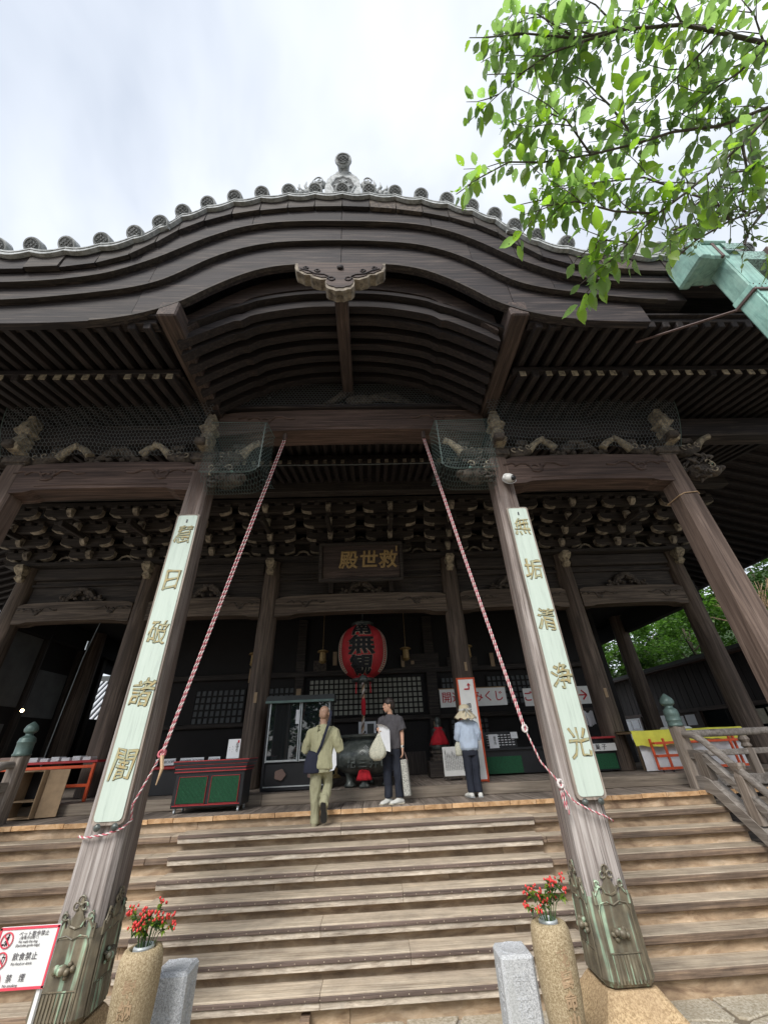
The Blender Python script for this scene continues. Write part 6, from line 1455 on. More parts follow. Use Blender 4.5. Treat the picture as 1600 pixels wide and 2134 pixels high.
for sg in (-1, 1): t_.limb([(sg*.12, .015, 1.30, .075), (sg*.205, .02, 1.25, .082), (sg*.255, .03, 1.13, .075), (sg*.285, .01, 1.02, .072), (sg*.265, -.07, 1.02, .066), (sg*.21, -.17, 1.07, .060), (sg*.18, -.215, 1.09, .056)], 16)
blob(t_, 'jacket', 'olive', mn, .010, 3, .024, 7)
t_ = MB(); t_.limb([(0, .01, .90, .16, .115), (0, .015, .78, .172, .13), (0, .015, .70, .165, .13)], 24)
# planted leg: local x mirrored because he faces away (local -x is screen right)
t_.limb([(.085, .01, .78, .095, .11), (.09, .0, .62, .092, .10), (.085, .0, .45, .080, .088), (.075, .01, .28, .072, .080), (.075, .01, .12, .070, .078), (.075, .02, .045, .072, .080)], 18)
t_.limb([(-.075, .0, .78, .090, .11), (-.085, -.07, .66, .085, .095), (-.085, -.10, .54, .075, .085), (-.085, -.04, .45, .070, .075), (-.08, .06, .37, .066, .070), (-.078, .15, .285, .068, .070)], 18)
blob(t_, 'trousers', 'olive2', mn, .010, 3, .020, 7)
s_ = shoe_mb((.075, .08, .005), (.05, -1, 0), .28, h_=.10, w_=.052).build('shoe', 'tanshoe', mn, smooth=True); MB().box((.078, -.05, .006), (.10, .29, .016), bev=.005).build('sole', 'olive', s_)
s_ = shoe_mb((-.078, .17, .315), (0, -.42, -.90), .27, up=(0, -.90, .42), h_=.09, w_=.05).build('shoe', 'tanshoe', mn, smooth=True)
MB().loft([[Vector((-.078, .175, .315))+Vector((0, -.42, -.90))*t_2+Vector((a*w2, 0, 0))+Vector((0, .90, -.42))*e for a, e in ((-1, 0), (1, 0), (1, .018), (-1, .018))] for t_2, w2 in ((-.02, .03), (.02, .042), (.10, .036), (.18, .050), (.25, .044), (.27, .02))]).build('sole', 'sole', s_)
hb = thing('shoulder_bag', 'navy cloth shoulder bag on the back of the man in olive', 'bag', (-.76, 2.47, .50), R(-3))
MB().limb([(0, 0, .0, .125, .055), (0, 0, .02, .135, .06), (0, .01, .15, .125, .055), (.01, .02, .26, .10, .045), (.02, .03, .29, .09, .03)], 20).build('bag_body', 'navy', hb, smooth=True)
sp2 = [(.08, .0, .25), (.15, -.03, .38), (.20, -.055, .52), (.26, -.06, .68), (.285, -.035, .80), (.285, .02, .885), (.27, .10, .90)]
k = MB(); k.loft([[Vector(p)+Vector((-.020, 0, .008)), Vector(p)+Vector((.020, 0, -.008)), Vector(p)+Vector((.020, -.012, -.008)), Vector(p)+Vector((-.020, -.012, .008))] for p in sp2]).build('strap', 'navy', hb); MB().ball((.145, -.04, .36), .022, .015, .018).build('strap_knot', 'navy', hb)
pm = thing('paper_leaflet', 'white leaflet hanging at the right side of the man in olive', 'paper', (-.44, 2.5, .48), 1e-4)
MB().add([(.02, .02, .36), (.06, .03, .36), (.075, .02, .12), (.035, .0, .05), (-.06, -.01, .03), (-.03, .0, .10)], [(0, 1, 2, 3), (0, 3, 4, 5)]).build('folded_sheet', 'paper', pm)
# --- visitor in the sunhat
hw = thing('person', 'visitor seen from behind in cream sunhat, pale blue blouse and navy trousers', 'person', (2.02, 3.35, 0), R(180+3))
b = MB(); b.limb([(0, .0, 1.18, .05), (0, 0, 1.28, .045)]); head(b, (0, -.015, 1.33), 0, .93)
b.limb([(0, .01, .85, .11, .08), (0, .01, 1.05, .12, .08), (0, .01, 1.16, .11, .07)])
for sg in (-1, 1): b.limb([(sg*.19, -.02, .93, .032), (sg*.15, -.15, .98, .027), (sg*.10, -.21, 1.02, .021)]); hand(b, (sg*.10, -.215, 1.02), (-sg*.3, -.8, .2), (0, .2, 1), .6, .9)
for sg in (-1, 1): b.limb([(sg*.065, .0, .2, .045), (sg*.065, .0, .06, .036)])
blob(b, 'body', 'skin', hw, .009, 2)
t_ = MB(); t_.limb([(0, .015, .70, .148, .105), (0, .015, .74, .176, .125), (0, .015, .85, .172, .125), (0, .012, .98, .162, .118), (0, .012, 1.10, .155, .10), (0, .015, 1.17, .12, .08), (0, .01, 1.215, .06, .055)], 26)
for sg in (-1, 1): t_.limb([(sg*.09, .015, 1.14, .065), (sg*.155, .02, 1.10, .072), (sg*.195, .02, .98, .068), (sg*.205, -.01, .90, .062), (sg*.19, -.09, .91, .055), (sg*.15, -.15, .96, .05)], 16)
blob(t_, 'blouse', 'blouse', hw, .010, 3, .013, 8)
t_ = MB(); t_.limb([(0, .01, .80, .13, .095), (0, .015, .68, .145, .11), (0, .015, .62, .14, .11)], 24)
for sg in (-1, 1): t_.limb([(sg*.072, .01, .68, .082, .098), (sg*.070, .01, .50, .078, .085), (sg*.066, .0, .30, .068, .072), (sg*.066, .01, .07, .066, .072)], 18)
blob(t_, 'trousers', 'denim', hw, .010, 3, .007, 7)
k = MB(); rings = []
for r_, z, wv in ((.015, 1.465, 0), (.06, 1.46, 0), (.092, 1.435, 0), (.104, 1.38, 0), (.108, 1.345, 0)): rings.append([(math.cos(a)*r_, math.sin(a)*r_*1.05-.01, z) for a in [2*math.pi*j/48 for j in range(48)]])
for r_, z, wv in ((.13, 1.325, .004), (.168, 1.290, .008), (.200, 1.25, .013), (.212, 1.232, .016), (.198, 1.243, .014), (.12, 1.315, .004)): rings.append([(math.cos(a)*r_*(1+wv*1.2*math.sin(9*a)), math.sin(a)*r_*(1.0+.1*math.sin(a))-.01, z+wv*math.sin(9*a)-.03*max(0, math.sin(a))) for a in [2*math.pi*j/48 for j in range(48)]])
k.loft(rings).build('sunhat', 'hat', hw, smooth=True)
k = MB().lathe((0, -.01, 0), [(.110, 1.345), (.112, 1.35), (.108, 1.385), (.106, 1.385)], 30)
for sg in (-1, 1): k.limb([(0, .105, 1.36, .012, .018), (sg*.05, .135, 1.365, .01, .028), (sg*.085, .14, 1.34, .008, .022)]); k.limb([(0, .11, 1.355, .008, .014), (sg*.03, .17, 1.30, .007, .016), (sg*.045, .20, 1.25, .006, .014)])
k.build('hat_ribbon', 'shoe', hw, smooth=True)
for sg in (-1, 1):
    s_ = shoe_mb((sg*.07, .07, .012), (sg*.28, -1, 0), .23, w_=.044).build('shoe', 'shoe', hw, smooth=True)
    MB().bar((sg*.068, .09, .008), (sg*.125, -.14, .008), .085, .018, .004).build('sole', 'chrome', s_)
fb_ = thing('shoulder_bag', 'small pale floral bag at the left hip of the sunhat visitor', 'bag', (1.82, 3.36, .62), 1e-4)
MB().limb([(0, 0, .0, .05, .035), (0, 0, .03, .07, .045), (0, 0, .16, .062, .04), (.01, 0, .25, .03, .02)], 16).build('bag_body', 'bagprint', fb_, smooth=True); MB().tube([(.01, 0, .23), (.03, .0, .36), (.08, .02, .50)], .006, 5).build('strap', 'hat', fb_)

cw = thing('slack_cable', 'thin dark cable hanging down the dark left side of the hall', 'cable', (-7.2, 5.3, 0))
MB().tube([(-6.45, 5.2, 5.6), (-6.75, 5.2, 4.3), (-7.0, 5.3, 3.0), (-7.05, 5.3, 1.8), (-7.1, 5.3, .2)], .010, 6).build('cable', 'wiredark', cw, smooth=True); MB().box((-6.98, 5.25, 3.3), (.03, .04, .22), bev=.005).build('clamp', 'chrome', cw)

# ---------------------------------------------------------------- overhanging cherry tree
TW = json.loads('''{"br":[[[2.292,-4.58,3.143],[1.853,-4.676,3.119],[1.649,-4.698,3.135],[1.476,-4.716,3.12],[1.243,-4.7,3.12],[1.071,-4.682,3.078],[0.9,-4.683,3.133],[0.723,-4.679,3.073]],[[2.175,-4.581,2.978],[1.821,-4.553,2.873],[1.66,-4.504,2.855],[1.476,-4.486,2.849],[1.337,-4.463,2.806],[1.15,-4.434,2.778],[0.955,-4.419,2.743],[0.807,-4.434,2.688],[0.7,-4.398,2.652],[0.609,-4.361,2.607]],[[1.991,-4.69,2.887],[1.71,-4.567,2.706],[1.621,-4.509,2.632],[1.525,-4.461,2.563],[1.422,-4.413,2.496],[1.314,-4.371,2.43],[1.21,-4.313,2.349],[1.137,-4.254,2.304],[1.082,-4.199,2.246],[1.066,-4.158,2.232]],[[1.243,-4.7,3.12],[1.105,-4.679,3.065],[0.984,-4.65,3.051],[0.882,-4.604,3.022],[0.784,-4.562,2.937],[0.672,-4.492,2.895]],[[1.337,-4.463,2.806],[1.248,-4.528,2.98],[1.18,-4.565,3.127],[1.061,-4.595,3.176]],[[1.15,-4.434,2.778],[1.039,-4.514,2.845],[0.948,-4.531,2.882],[0.848,-4.497,2.799]],[[1.314,-4.371,2.43],[1.166,-4.367,2.457],[1.022,-4.387,2.48],[0.901,-4.375,2.471],[0.832,-4.307,2.414],[0.82,-4.285,2.41]],[[1.422,-4.413,2.496],[1.29,-4.425,2.585],[1.121,-4.418,2.558],[0.972,-4.384,2.615],[0.893,-4.311,2.563]],[[1.649,-4.698,3.135],[1.551,-4.632,3.068],[1.496,-4.551,3.086],[1.367,-4.492,3.028]],[[1.853,-4.676,3.119],[1.755,-4.612,3.055],[1.644,-4.569,3.001],[1.536,-4.514,2.938]],[[1.621,-4.509,2.632],[1.682,-4.423,2.559],[1.634,-4.357,2.578],[1.526,-4.304,2.51]],[[1.21,-4.313,2.349],[1.102,-4.319,2.353],[1.024,-4.273,2.315],[1.016,-4.245,2.305]],[[1.476,-4.716,3.12],[1.463,-4.761,3.244],[1.365,-4.799,3.294]],[[1.243,-4.7,3.12],[1.175,-4.743,3.26],[1.061,-4.77,3.303]],[[1.071,-4.682,3.078],[0.948,-4.719,3.228],[0.803,-4.724,3.266]],[[1.839,-4.677,3.129],[1.828,-4.731,3.263],[1.718,-4.791,3.336]],[[1.846,-4.419,2.408],[1.675,-4.359,2.264],[1.599,-4.318,2.173]]],"tw":[[[2.166,-4.607,3.142],[2.131,-4.624,3.191],[2.046,-4.657,3.17],[1.975,-4.688,3.163]],[[2.08,-4.626,3.139],[2.044,-4.612,3.107],[2.048,-4.594,3.143],[2.059,-4.571,3.178]],[[2.007,-4.642,3.134],[2.003,-4.648,3.2],[1.936,-4.66,3.181],[1.931,-4.67,3.247]],[[1.948,-4.655,3.129],[1.896,-4.634,3.093],[1.876,-4.612,3.129],[1.862,-4.598,3.202]],[[1.884,-4.669,3.123],[1.804,-4.684,3.083],[1.774,-4.688,3.112],[1.752,-4.683,3.148]],[[1.827,-4.679,3.122],[1.777,-4.653,3.104],[1.76,-4.62,3.138],[1.779,-4.571,3.198]],[[1.774,-4.685,3.127],[1.733,-4.694,3.197],[1.672,-4.705,3.238],[1.572,-4.71,3.201]],[[1.73,-4.689,3.13],[1.748,-4.662,3.185],[1.706,-4.649,3.169],[1.68,-4.632,3.175]],[[1.681,-4.695,3.133],[1.647,-4.703,3.21],[1.619,-4.699,3.297],[1.546,-4.694,3.295]],[[1.613,-4.702,3.133],[1.591,-4.68,3.14],[1.555,-4.66,3.113],[1.507,-4.641,3.047]],[[1.548,-4.708,3.127],[1.443,-4.73,3.093],[1.379,-4.758,3.123],[1.295,-4.788,3.108]],[[1.497,-4.714,3.122],[1.448,-4.693,3.054],[1.384,-4.679,2.99],[1.378,-4.65,3.039]],[[1.441,-4.713,3.121],[1.39,-4.727,3.188],[1.313,-4.736,3.202],[1.262,-4.73,3.273]],[[1.398,-4.71,3.122],[1.389,-4.67,3.195],[1.344,-4.636,3.199],[1.285,-4.607,3.207]],[[1.351,-4.707,3.122],[1.343,-4.7,3.201],[1.308,-4.707,3.229],[1.255,-4.72,3.214]],[[1.304,-4.704,3.121],[1.251,-4.682,3.107],[1.213,-4.659,3.158],[1.159,-4.644,3.195]],[[1.262,-4.701,3.12],[1.2,-4.699,3.133],[1.146,-4.701,3.177],[1.105,-4.695,3.257]],[[1.202,-4.696,3.111],[1.174,-4.681,3.066],[1.154,-4.665,3.055],[1.139,-4.648,3.074]],[[1.143,-4.689,3.097],[1.099,-4.689,3.159],[1.053,-4.685,3.223],[0.998,-4.695,3.263]],[[1.081,-4.683,3.081],[1.054,-4.656,3.019],[1.056,-4.616,3.077],[1.042,-4.579,3.098]],[[1.021,-4.682,3.096],[0.986,-4.698,3.112],[0.947,-4.719,3.103],[0.928,-4.736,3.146]],[[0.966,-4.683,3.114],[0.953,-4.663,3.095],[0.924,-4.649,3.044],[0.91,-4.629,3.056]],[[0.913,-4.683,3.13],[0.851,-4.691,3.076],[0.794,-4.696,3.028],[0.735,-4.699,2.955]],[[0.87,-4.683,3.124],[0.823,-4.659,3.079],[0.756,-4.65,3.001],[0.701,-4.634,2.964]],[[0.814,-4.681,3.106],[0.729,-4.683,3.038],[0.648,-4.689,2.978]],[[2.08,-4.573,2.952],[1.996,-4.562,2.924],[1.96,-4.542,2.961],[1.932,-4.511,2.991]],[[2.014,-4.568,2.932],[1.989,-4.54,2.891],[1.959,-4.516,2.872],[1.971,-4.484,2.93]],[[1.939,-4.562,2.91],[1.874,-4.555,2.93],[1.863,-4.53,3.019],[1.783,-4.522,3.02]],[[1.874,-4.557,2.89],[1.836,-4.529,2.858],[1.84,-4.492,2.901],[1.827,-4.454,2.896]],[[1.815,-4.551,2.872],[1.737,-4.556,2.872],[1.728,-4.534,2.958],[1.685,-4.516,2.993]],[[1.776,-4.539,2.868],[1.73,-4.514,2.807],[1.692,-4.487,2.776],[1.654,-4.46,2.751]],[[1.733,-4.526,2.864],[1.711,-4.512,2.913],[1.623,-4.521,2.872],[1.574,-4.513,2.881]],[[1.693,-4.514,2.859],[1.736,-4.469,2.862],[1.76,-4.429,2.836],[1.783,-4.385,2.82]],[[1.636,-4.502,2.855],[1.618,-4.502,2.924],[1.552,-4.512,2.917],[1.467,-4.537,2.879]],[[1.584,-4.496,2.854],[1.604,-4.453,2.873],[1.555,-4.433,2.818],[1.54,-4.399,2.815]],[[1.523,-4.49,2.851],[1.508,-4.481,2.906],[1.449,-4.483,2.879],[1.43,-4.474,2.931]],[[1.469,-4.485,2.847],[1.466,-4.441,2.921],[1.381,-4.434,2.871],[1.3,-4.432,2.85]],[[1.41,-4.475,2.829],[1.334,-4.48,2.823],[1.246,-4.504,2.799],[1.179,-4.524,2.809]],[[1.352,-4.465,2.811],[1.343,-4.445,2.776],[1.317,-4.438,2.694],[1.341,-4.406,2.704]],[[1.307,-4.458,2.802],[1.269,-4.441,2.825],[1.251,-4.413,2.896],[1.174,-4.414,2.84]],[[1.245,-4.449,2.794],[1.245,-4.397,2.844],[1.219,-4.356,2.856],[1.194,-4.313,2.852]],[[1.187,-4.44,2.785],[1.115,-4.447,2.761],[1.074,-4.433,2.806],[1.032,-4.412,2.844]],[[1.14,-4.434,2.777],[1.095,-4.409,2.711],[1.052,-4.381,2.663],[1.01,-4.351,2.656]],[[1.08,-4.428,2.767],[1.017,-4.458,2.711],[1.005,-4.447,2.782],[0.952,-4.468,2.747]],[[1.029,-4.425,2.758],[0.985,-4.4,2.693],[0.948,-4.369,2.661],[0.916,-4.335,2.62]],[[0.984,-4.421,2.749],[0.951,-4.399,2.802],[0.912,-4.381,2.853],[0.872,-4.362,2.91]],[[0.859,-4.428,2.709],[0.798,-4.413,2.757],[0.729,-4.395,2.754],[0.657,-4.385,2.778]],[[0.763,-4.419,2.674],[0.71,-4.419,2.619],[0.664,-4.414,2.573],[0.613,-4.42,2.495]],[[1.927,-4.661,2.846],[1.864,-4.65,2.829],[1.865,-4.63,2.903],[1.811,-4.624,2.917]],[[1.892,-4.646,2.824],[1.872,-4.629,2.806],[1.873,-4.608,2.798],[1.862,-4.59,2.795]],[[1.843,-4.624,2.792],[1.816,-4.618,2.799],[1.741,-4.627,2.755],[1.668,-4.634,2.707]],[[1.806,-4.608,2.769],[1.783,-4.588,2.73],[1.741,-4.573,2.652],[1.703,-4.557,2.599]],[[1.769,-4.592,2.744],[1.724,-4.575,2.724],[1.71,-4.546,2.725],[1.688,-4.522,2.743]],[[1.728,-4.575,2.718],[1.722,-4.555,2.703],[1.703,-4.539,2.676],[1.716,-4.514,2.694]],[[1.688,-4.552,2.687],[1.626,-4.548,2.664],[1.578,-4.535,2.646],[1.581,-4.502,2.678]],[[1.65,-4.527,2.656],[1.632,-4.512,2.6],[1.638,-4.494,2.563],[1.623,-4.481,2.504]],[[1.612,-4.504,2.625],[1.567,-4.5,2.602],[1.506,-4.502,2.553],[1.465,-4.496,2.53]],[[1.582,-4.489,2.604],[1.609,-4.435,2.61],[1.6,-4.39,2.577],[1.599,-4.338,2.58]],[[1.54,-4.468,2.574],[1.526,-4.438,2.626],[1.451,-4.431,2.59],[1.389,-4.415,2.549]],[[1.494,-4.446,2.543],[1.53,-4.409,2.546],[1.496,-4.401,2.458],[1.477,-4.393,2.379]],[[1.46,-4.43,2.521],[1.378,-4.434,2.513],[1.307,-4.433,2.519],[1.209,-4.442,2.474]],[[1.424,-4.414,2.498],[1.447,-4.375,2.461],[1.494,-4.332,2.44]],[[1.381,-4.397,2.471],[1.34,-4.389,2.476],[1.297,-4.381,2.477],[1.289,-4.357,2.547]],[[1.333,-4.378,2.442],[1.38,-4.329,2.442],[1.36,-4.319,2.346],[1.324,-4.307,2.256]],[[1.294,-4.36,2.415],[1.223,-4.348,2.386],[1.156,-4.333,2.35],[1.097,-4.313,2.335]],[[1.257,-4.339,2.386],[1.298,-4.282,2.421],[1.318,-4.229,2.443],[1.295,-4.201,2.411]],[[1.217,-4.317,2.355],[1.153,-4.315,2.315],[1.138,-4.275,2.337],[1.074,-4.273,2.301]],[[1.192,-4.298,2.338],[1.184,-4.25,2.333],[1.146,-4.22,2.303],[1.132,-4.176,2.279]],[[1.157,-4.271,2.317],[1.09,-4.275,2.252],[1.053,-4.256,2.228],[1.037,-4.217,2.245]],[[1.205,-4.694,3.105],[1.17,-4.675,3.032],[1.163,-4.647,3.05],[1.156,-4.619,3.107]],[[1.156,-4.686,3.086],[1.075,-4.702,3.058],[1.031,-4.708,3.131],[0.987,-4.707,3.215]],[[1.098,-4.677,3.064],[1.07,-4.664,3.007],[1.078,-4.637,3.058],[1.06,-4.619,3.071]],[[1.05,-4.665,3.059],[1.002,-4.651,3.1],[0.96,-4.631,3.165],[0.894,-4.616,3.139]],[[1.006,-4.655,3.053],[1.011,-4.606,3.056],[0.982,-4.568,3.002],[0.988,-4.517,2.991]],[[0.967,-4.642,3.046],[0.898,-4.641,3.044],[0.847,-4.632,3.114],[0.772,-4.633,3.086]],[[0.919,-4.621,3.033],[0.916,-4.605,2.956],[0.934,-4.576,2.952],[0.938,-4.561,2.884]],[[0.875,-4.601,3.017],[0.793,-4.609,2.956],[0.741,-4.597,3.012]],[[0.831,-4.582,2.978],[0.852,-4.528,2.985],[0.845,-4.478,2.962],[0.844,-4.437,2.889]],[[0.782,-4.561,2.936],[0.73,-4.561,2.872],[0.698,-4.546,2.905],[0.664,-4.536,2.95]],[[1.32,-4.476,2.842],[1.299,-4.455,2.919],[1.267,-4.429,2.964],[1.198,-4.427,2.947]],[[1.296,-4.493,2.891],[1.304,-4.517,2.956],[1.267,-4.558,2.934],[1.259,-4.588,2.967]],[[1.274,-4.509,2.932],[1.258,-4.483,2.986],[1.188,-4.483,2.926],[1.13,-4.476,2.892]],[[1.243,-4.531,2.992],[1.194,-4.544,3.001],[1.154,-4.565,3.018],[1.136,-4.576,3.092]],[[1.214,-4.547,3.057],[1.18,-4.509,3.1],[1.104,-4.49,3.031],[1.06,-4.453,3.021]],[[1.191,-4.56,3.105],[1.187,-4.571,3.18],[1.154,-4.594,3.181],[1.105,-4.616,3.154]],[[1.15,-4.573,3.14],[1.12,-4.542,3.117],[1.08,-4.514,3.104],[1.059,-4.474,3.162]],[[1.088,-4.588,3.166],[1.062,-4.595,3.211],[1.041,-4.6,3.272],[1.024,-4.609,3.339]],[[1.124,-4.453,2.795],[1.044,-4.451,2.755],[0.974,-4.448,2.756],[0.932,-4.44,2.845]],[[1.09,-4.478,2.816],[1.053,-4.517,2.791],[1.014,-4.561,2.74],[0.988,-4.591,2.738]],[[1.058,-4.501,2.835],[0.97,-4.512,2.807],[0.918,-4.489,2.865],[0.847,-4.49,2.894]],[[1.026,-4.517,2.851],[0.937,-4.562,2.8],[0.867,-4.586,2.805],[0.81,-4.596,2.856]],[[0.986,-4.524,2.867],[0.984,-4.489,2.931],[0.931,-4.485,2.867],[0.913,-4.458,2.88]],[[0.941,-4.528,2.875],[0.911,-4.502,2.949],[0.864,-4.482,2.96],[0.819,-4.459,2.964]],[[0.898,-4.514,2.841],[0.851,-4.499,2.757],[0.815,-4.474,2.737],[0.784,-4.443,2.746]],[[1.282,-4.37,2.437],[1.252,-4.344,2.41],[1.195,-4.335,2.335],[1.177,-4.304,2.31]],[[1.228,-4.369,2.447],[1.202,-4.378,2.495],[1.198,-4.386,2.574],[1.159,-4.43,2.56]],[[1.176,-4.367,2.456],[1.183,-4.332,2.472],[1.162,-4.315,2.444],[1.126,-4.306,2.409]],[[1.134,-4.371,2.463],[1.099,-4.389,2.475],[1.045,-4.421,2.447],[0.982,-4.459,2.396]],[[1.082,-4.378,2.472],[1.033,-4.379,2.44],[1.02,-4.351,2.478],[0.969,-4.354,2.446]],[[1.042,-4.384,2.477],[0.982,-4.417,2.458],[0.96,-4.417,2.524],[0.936,-4.416,2.594]],[[0.984,-4.383,2.477],[0.962,-4.364,2.48],[0.917,-4.367,2.405],[0.892,-4.351,2.397]],[[0.942,-4.379,2.474],[0.906,-4.349,2.507],[0.858,-4.328,2.526]],[[1.395,-4.415,2.516],[1.336,-4.416,2.459],[1.324,-4.394,2.471],[1.272,-4.395,2.429]],[[1.347,-4.419,2.549],[1.298,-4.434,2.586],[1.221,-4.476,2.563],[1.168,-4.501,2.585]],[[1.313,-4.422,2.571],[1.279,-4.395,2.555],[1.269,-4.354,2.6],[1.205,-4.343,2.545]],[[1.264,-4.423,2.582],[1.212,-4.409,2.619],[1.178,-4.387,2.704],[1.129,-4.36,2.757]],[[1.217,-4.421,2.574],[1.182,-4.393,2.588],[1.184,-4.337,2.646],[1.162,-4.293,2.655]],[[1.167,-4.419,2.566],[1.093,-4.43,2.521],[1.066,-4.407,2.555],[1.047,-4.374,2.609]],[[1.11,-4.415,2.562],[1.1,-4.385,2.6],[1.062,-4.375,2.604],[1.024,-4.362,2.59]],[[1.078,-4.407,2.576],[1.003,-4.412,2.528],[0.977,-4.38,2.596],[0.917,-4.383,2.604]],[[1.041,-4.399,2.59],[1.001,-4.394,2.519],[0.979,-4.373,2.518],[0.94,-4.365,2.478]],[[1.005,-4.391,2.603],[0.954,-4.401,2.619],[0.9,-4.428,2.615],[0.877,-4.435,2.688]],[[0.964,-4.376,2.609],[0.96,-4.363,2.514],[0.963,-4.327,2.482]],[[0.937,-4.351,2.592],[0.88,-4.354,2.56],[0.848,-4.331,2.598]],[[1.626,-4.683,3.12],[1.592,-4.654,3.062],[1.545,-4.628,3.0],[1.506,-4.601,2.961]],[[1.6,-4.665,3.102],[1.596,-4.627,3.137],[1.581,-4.589,3.145],[1.551,-4.554,3.143]],[[1.569,-4.645,3.081],[1.617,-4.609,3.106],[1.634,-4.584,3.065],[1.7,-4.547,3.096]],[[1.54,-4.615,3.072],[1.442,-4.618,3.023],[1.365,-4.629,3.02],[1.312,-4.642,3.066]],[[1.525,-4.593,3.077],[1.565,-4.546,3.077],[1.602,-4.498,3.074],[1.642,-4.444,3.082]],[[1.506,-4.566,3.083],[1.493,-4.554,3.127],[1.421,-4.566,3.072],[1.382,-4.569,3.077]],[[1.482,-4.545,3.08],[1.434,-4.507,3.038],[1.4,-4.464,3.064],[1.365,-4.417,3.086]],[[1.447,-4.528,3.064],[1.419,-4.519,3.08],[1.382,-4.516,3.088],[1.332,-4.518,3.067]],[[1.409,-4.511,3.047],[1.389,-4.474,3.028],[1.332,-4.451,2.96],[1.338,-4.398,2.995]],[[1.83,-4.661,3.104],[1.785,-4.648,3.044],[1.769,-4.63,3.028],[1.75,-4.614,3.022]],[[1.802,-4.642,3.086],[1.769,-4.619,3.117],[1.723,-4.605,3.154],[1.689,-4.593,3.228]],[[1.767,-4.62,3.063],[1.716,-4.589,3.023],[1.691,-4.549,2.989],[1.683,-4.505,2.948]],[[1.724,-4.6,3.04],[1.68,-4.594,3.017],[1.64,-4.59,3.009],[1.652,-4.568,3.072]],[[1.688,-4.586,3.023],[1.688,-4.559,2.996],[1.652,-4.542,2.912],[1.682,-4.507,2.925]],[[1.635,-4.565,2.996],[1.607,-4.557,3.071],[1.566,-4.564,3.139],[1.513,-4.574,3.188]],[[1.592,-4.542,2.971],[1.582,-4.508,2.899],[1.58,-4.474,2.831],[1.617,-4.421,2.834]],[[1.548,-4.52,2.945],[1.463,-4.511,2.906],[1.394,-4.499,2.905],[1.328,-4.48,2.886]],[[1.636,-4.488,2.615],[1.613,-4.482,2.516],[1.682,-4.443,2.531],[1.682,-4.422,2.474]],[[1.653,-4.464,2.596],[1.615,-4.456,2.518],[1.642,-4.422,2.526],[1.674,-4.384,2.539]],[[1.679,-4.427,2.564],[1.679,-4.42,2.477],[1.704,-4.405,2.423],[1.7,-4.392,2.346]],[[1.667,-4.401,2.566],[1.608,-4.41,2.543],[1.584,-4.407,2.568],[1.573,-4.393,2.606]],[[1.626,-4.354,2.573],[1.615,-4.316,2.585],[1.591,-4.285,2.607],[1.564,-4.251,2.604]],[[1.543,-4.312,2.521],[1.557,-4.275,2.573],[1.497,-4.275,2.521],[1.515,-4.231,2.569]],[[1.174,-4.315,2.351],[1.144,-4.297,2.341],[1.151,-4.251,2.376],[1.146,-4.213,2.386]],[[1.133,-4.317,2.352],[1.083,-4.339,2.336],[1.07,-4.329,2.388],[1.024,-4.345,2.377]],[[1.089,-4.311,2.347],[1.106,-4.264,2.335],[1.099,-4.23,2.291],[1.073,-4.215,2.211]],[[1.472,-4.732,3.165],[1.393,-4.715,3.117],[1.323,-4.7,3.099],[1.232,-4.695,3.047]],[[1.439,-4.77,3.257],[1.399,-4.757,3.232],[1.343,-4.748,3.178],[1.297,-4.742,3.164]],[[1.225,-4.712,3.159],[1.157,-4.712,3.168],[1.076,-4.711,3.131],[1.035,-4.697,3.207]],[[1.156,-4.748,3.268],[1.127,-4.716,3.264],[1.093,-4.685,3.263],[1.057,-4.657,3.309]],[[1.073,-4.768,3.298],[1.015,-4.758,3.229],[1.006,-4.732,3.302],[0.954,-4.721,3.259]],[[1.046,-4.69,3.111],[1.036,-4.669,3.183],[0.991,-4.66,3.143],[0.948,-4.649,3.079]],[[0.962,-4.715,3.213],[0.918,-4.712,3.213],[0.871,-4.704,3.182],[0.842,-4.693,3.236]],[[0.862,-4.722,3.252],[0.818,-4.702,3.181],[0.791,-4.674,3.152],[0.752,-4.651,3.145]],[[1.836,-4.694,3.172],[1.756,-4.698,3.174],[1.656,-4.697,3.131],[1.573,-4.697,3.118]],[[1.831,-4.717,3.228],[1.822,-4.743,3.256],[1.782,-4.773,3.23],[1.743,-4.802,3.19]],[[1.82,-4.735,3.268],[1.785,-4.733,3.323],[1.758,-4.729,3.397],[1.712,-4.733,3.447]],[[1.739,-4.78,3.323],[1.696,-4.759,3.346],[1.654,-4.741,3.385],[1.585,-4.722,3.369]]],"far":[[[4.382,-3.61,4.978],[4.035,-3.496,4.986],[3.725,-3.395,4.945],[3.504,-3.239,4.929],[3.417,-3.088,4.931]],[[4.327,-3.719,5.066],[3.968,-3.638,5.093],[3.766,-3.562,5.106],[3.51,-3.505,5.157],[3.365,-3.41,5.102]],[[4.035,-3.496,4.986],[3.863,-3.369,4.815],[3.809,-3.301,4.694]],[[3.725,-3.395,4.945],[3.525,-3.517,5.019],[3.352,-3.525,5.151]],[[3.504,-3.239,4.929],[3.329,-3.342,4.973],[3.26,-3.29,5.003]],[[4.147,-3.734,5.236],[3.872,-3.709,5.196],[3.6,-3.636,5.259]],[[3.888,-3.431,4.955],[3.743,-3.5,4.968],[3.67,-3.446,5.01]]]}''')
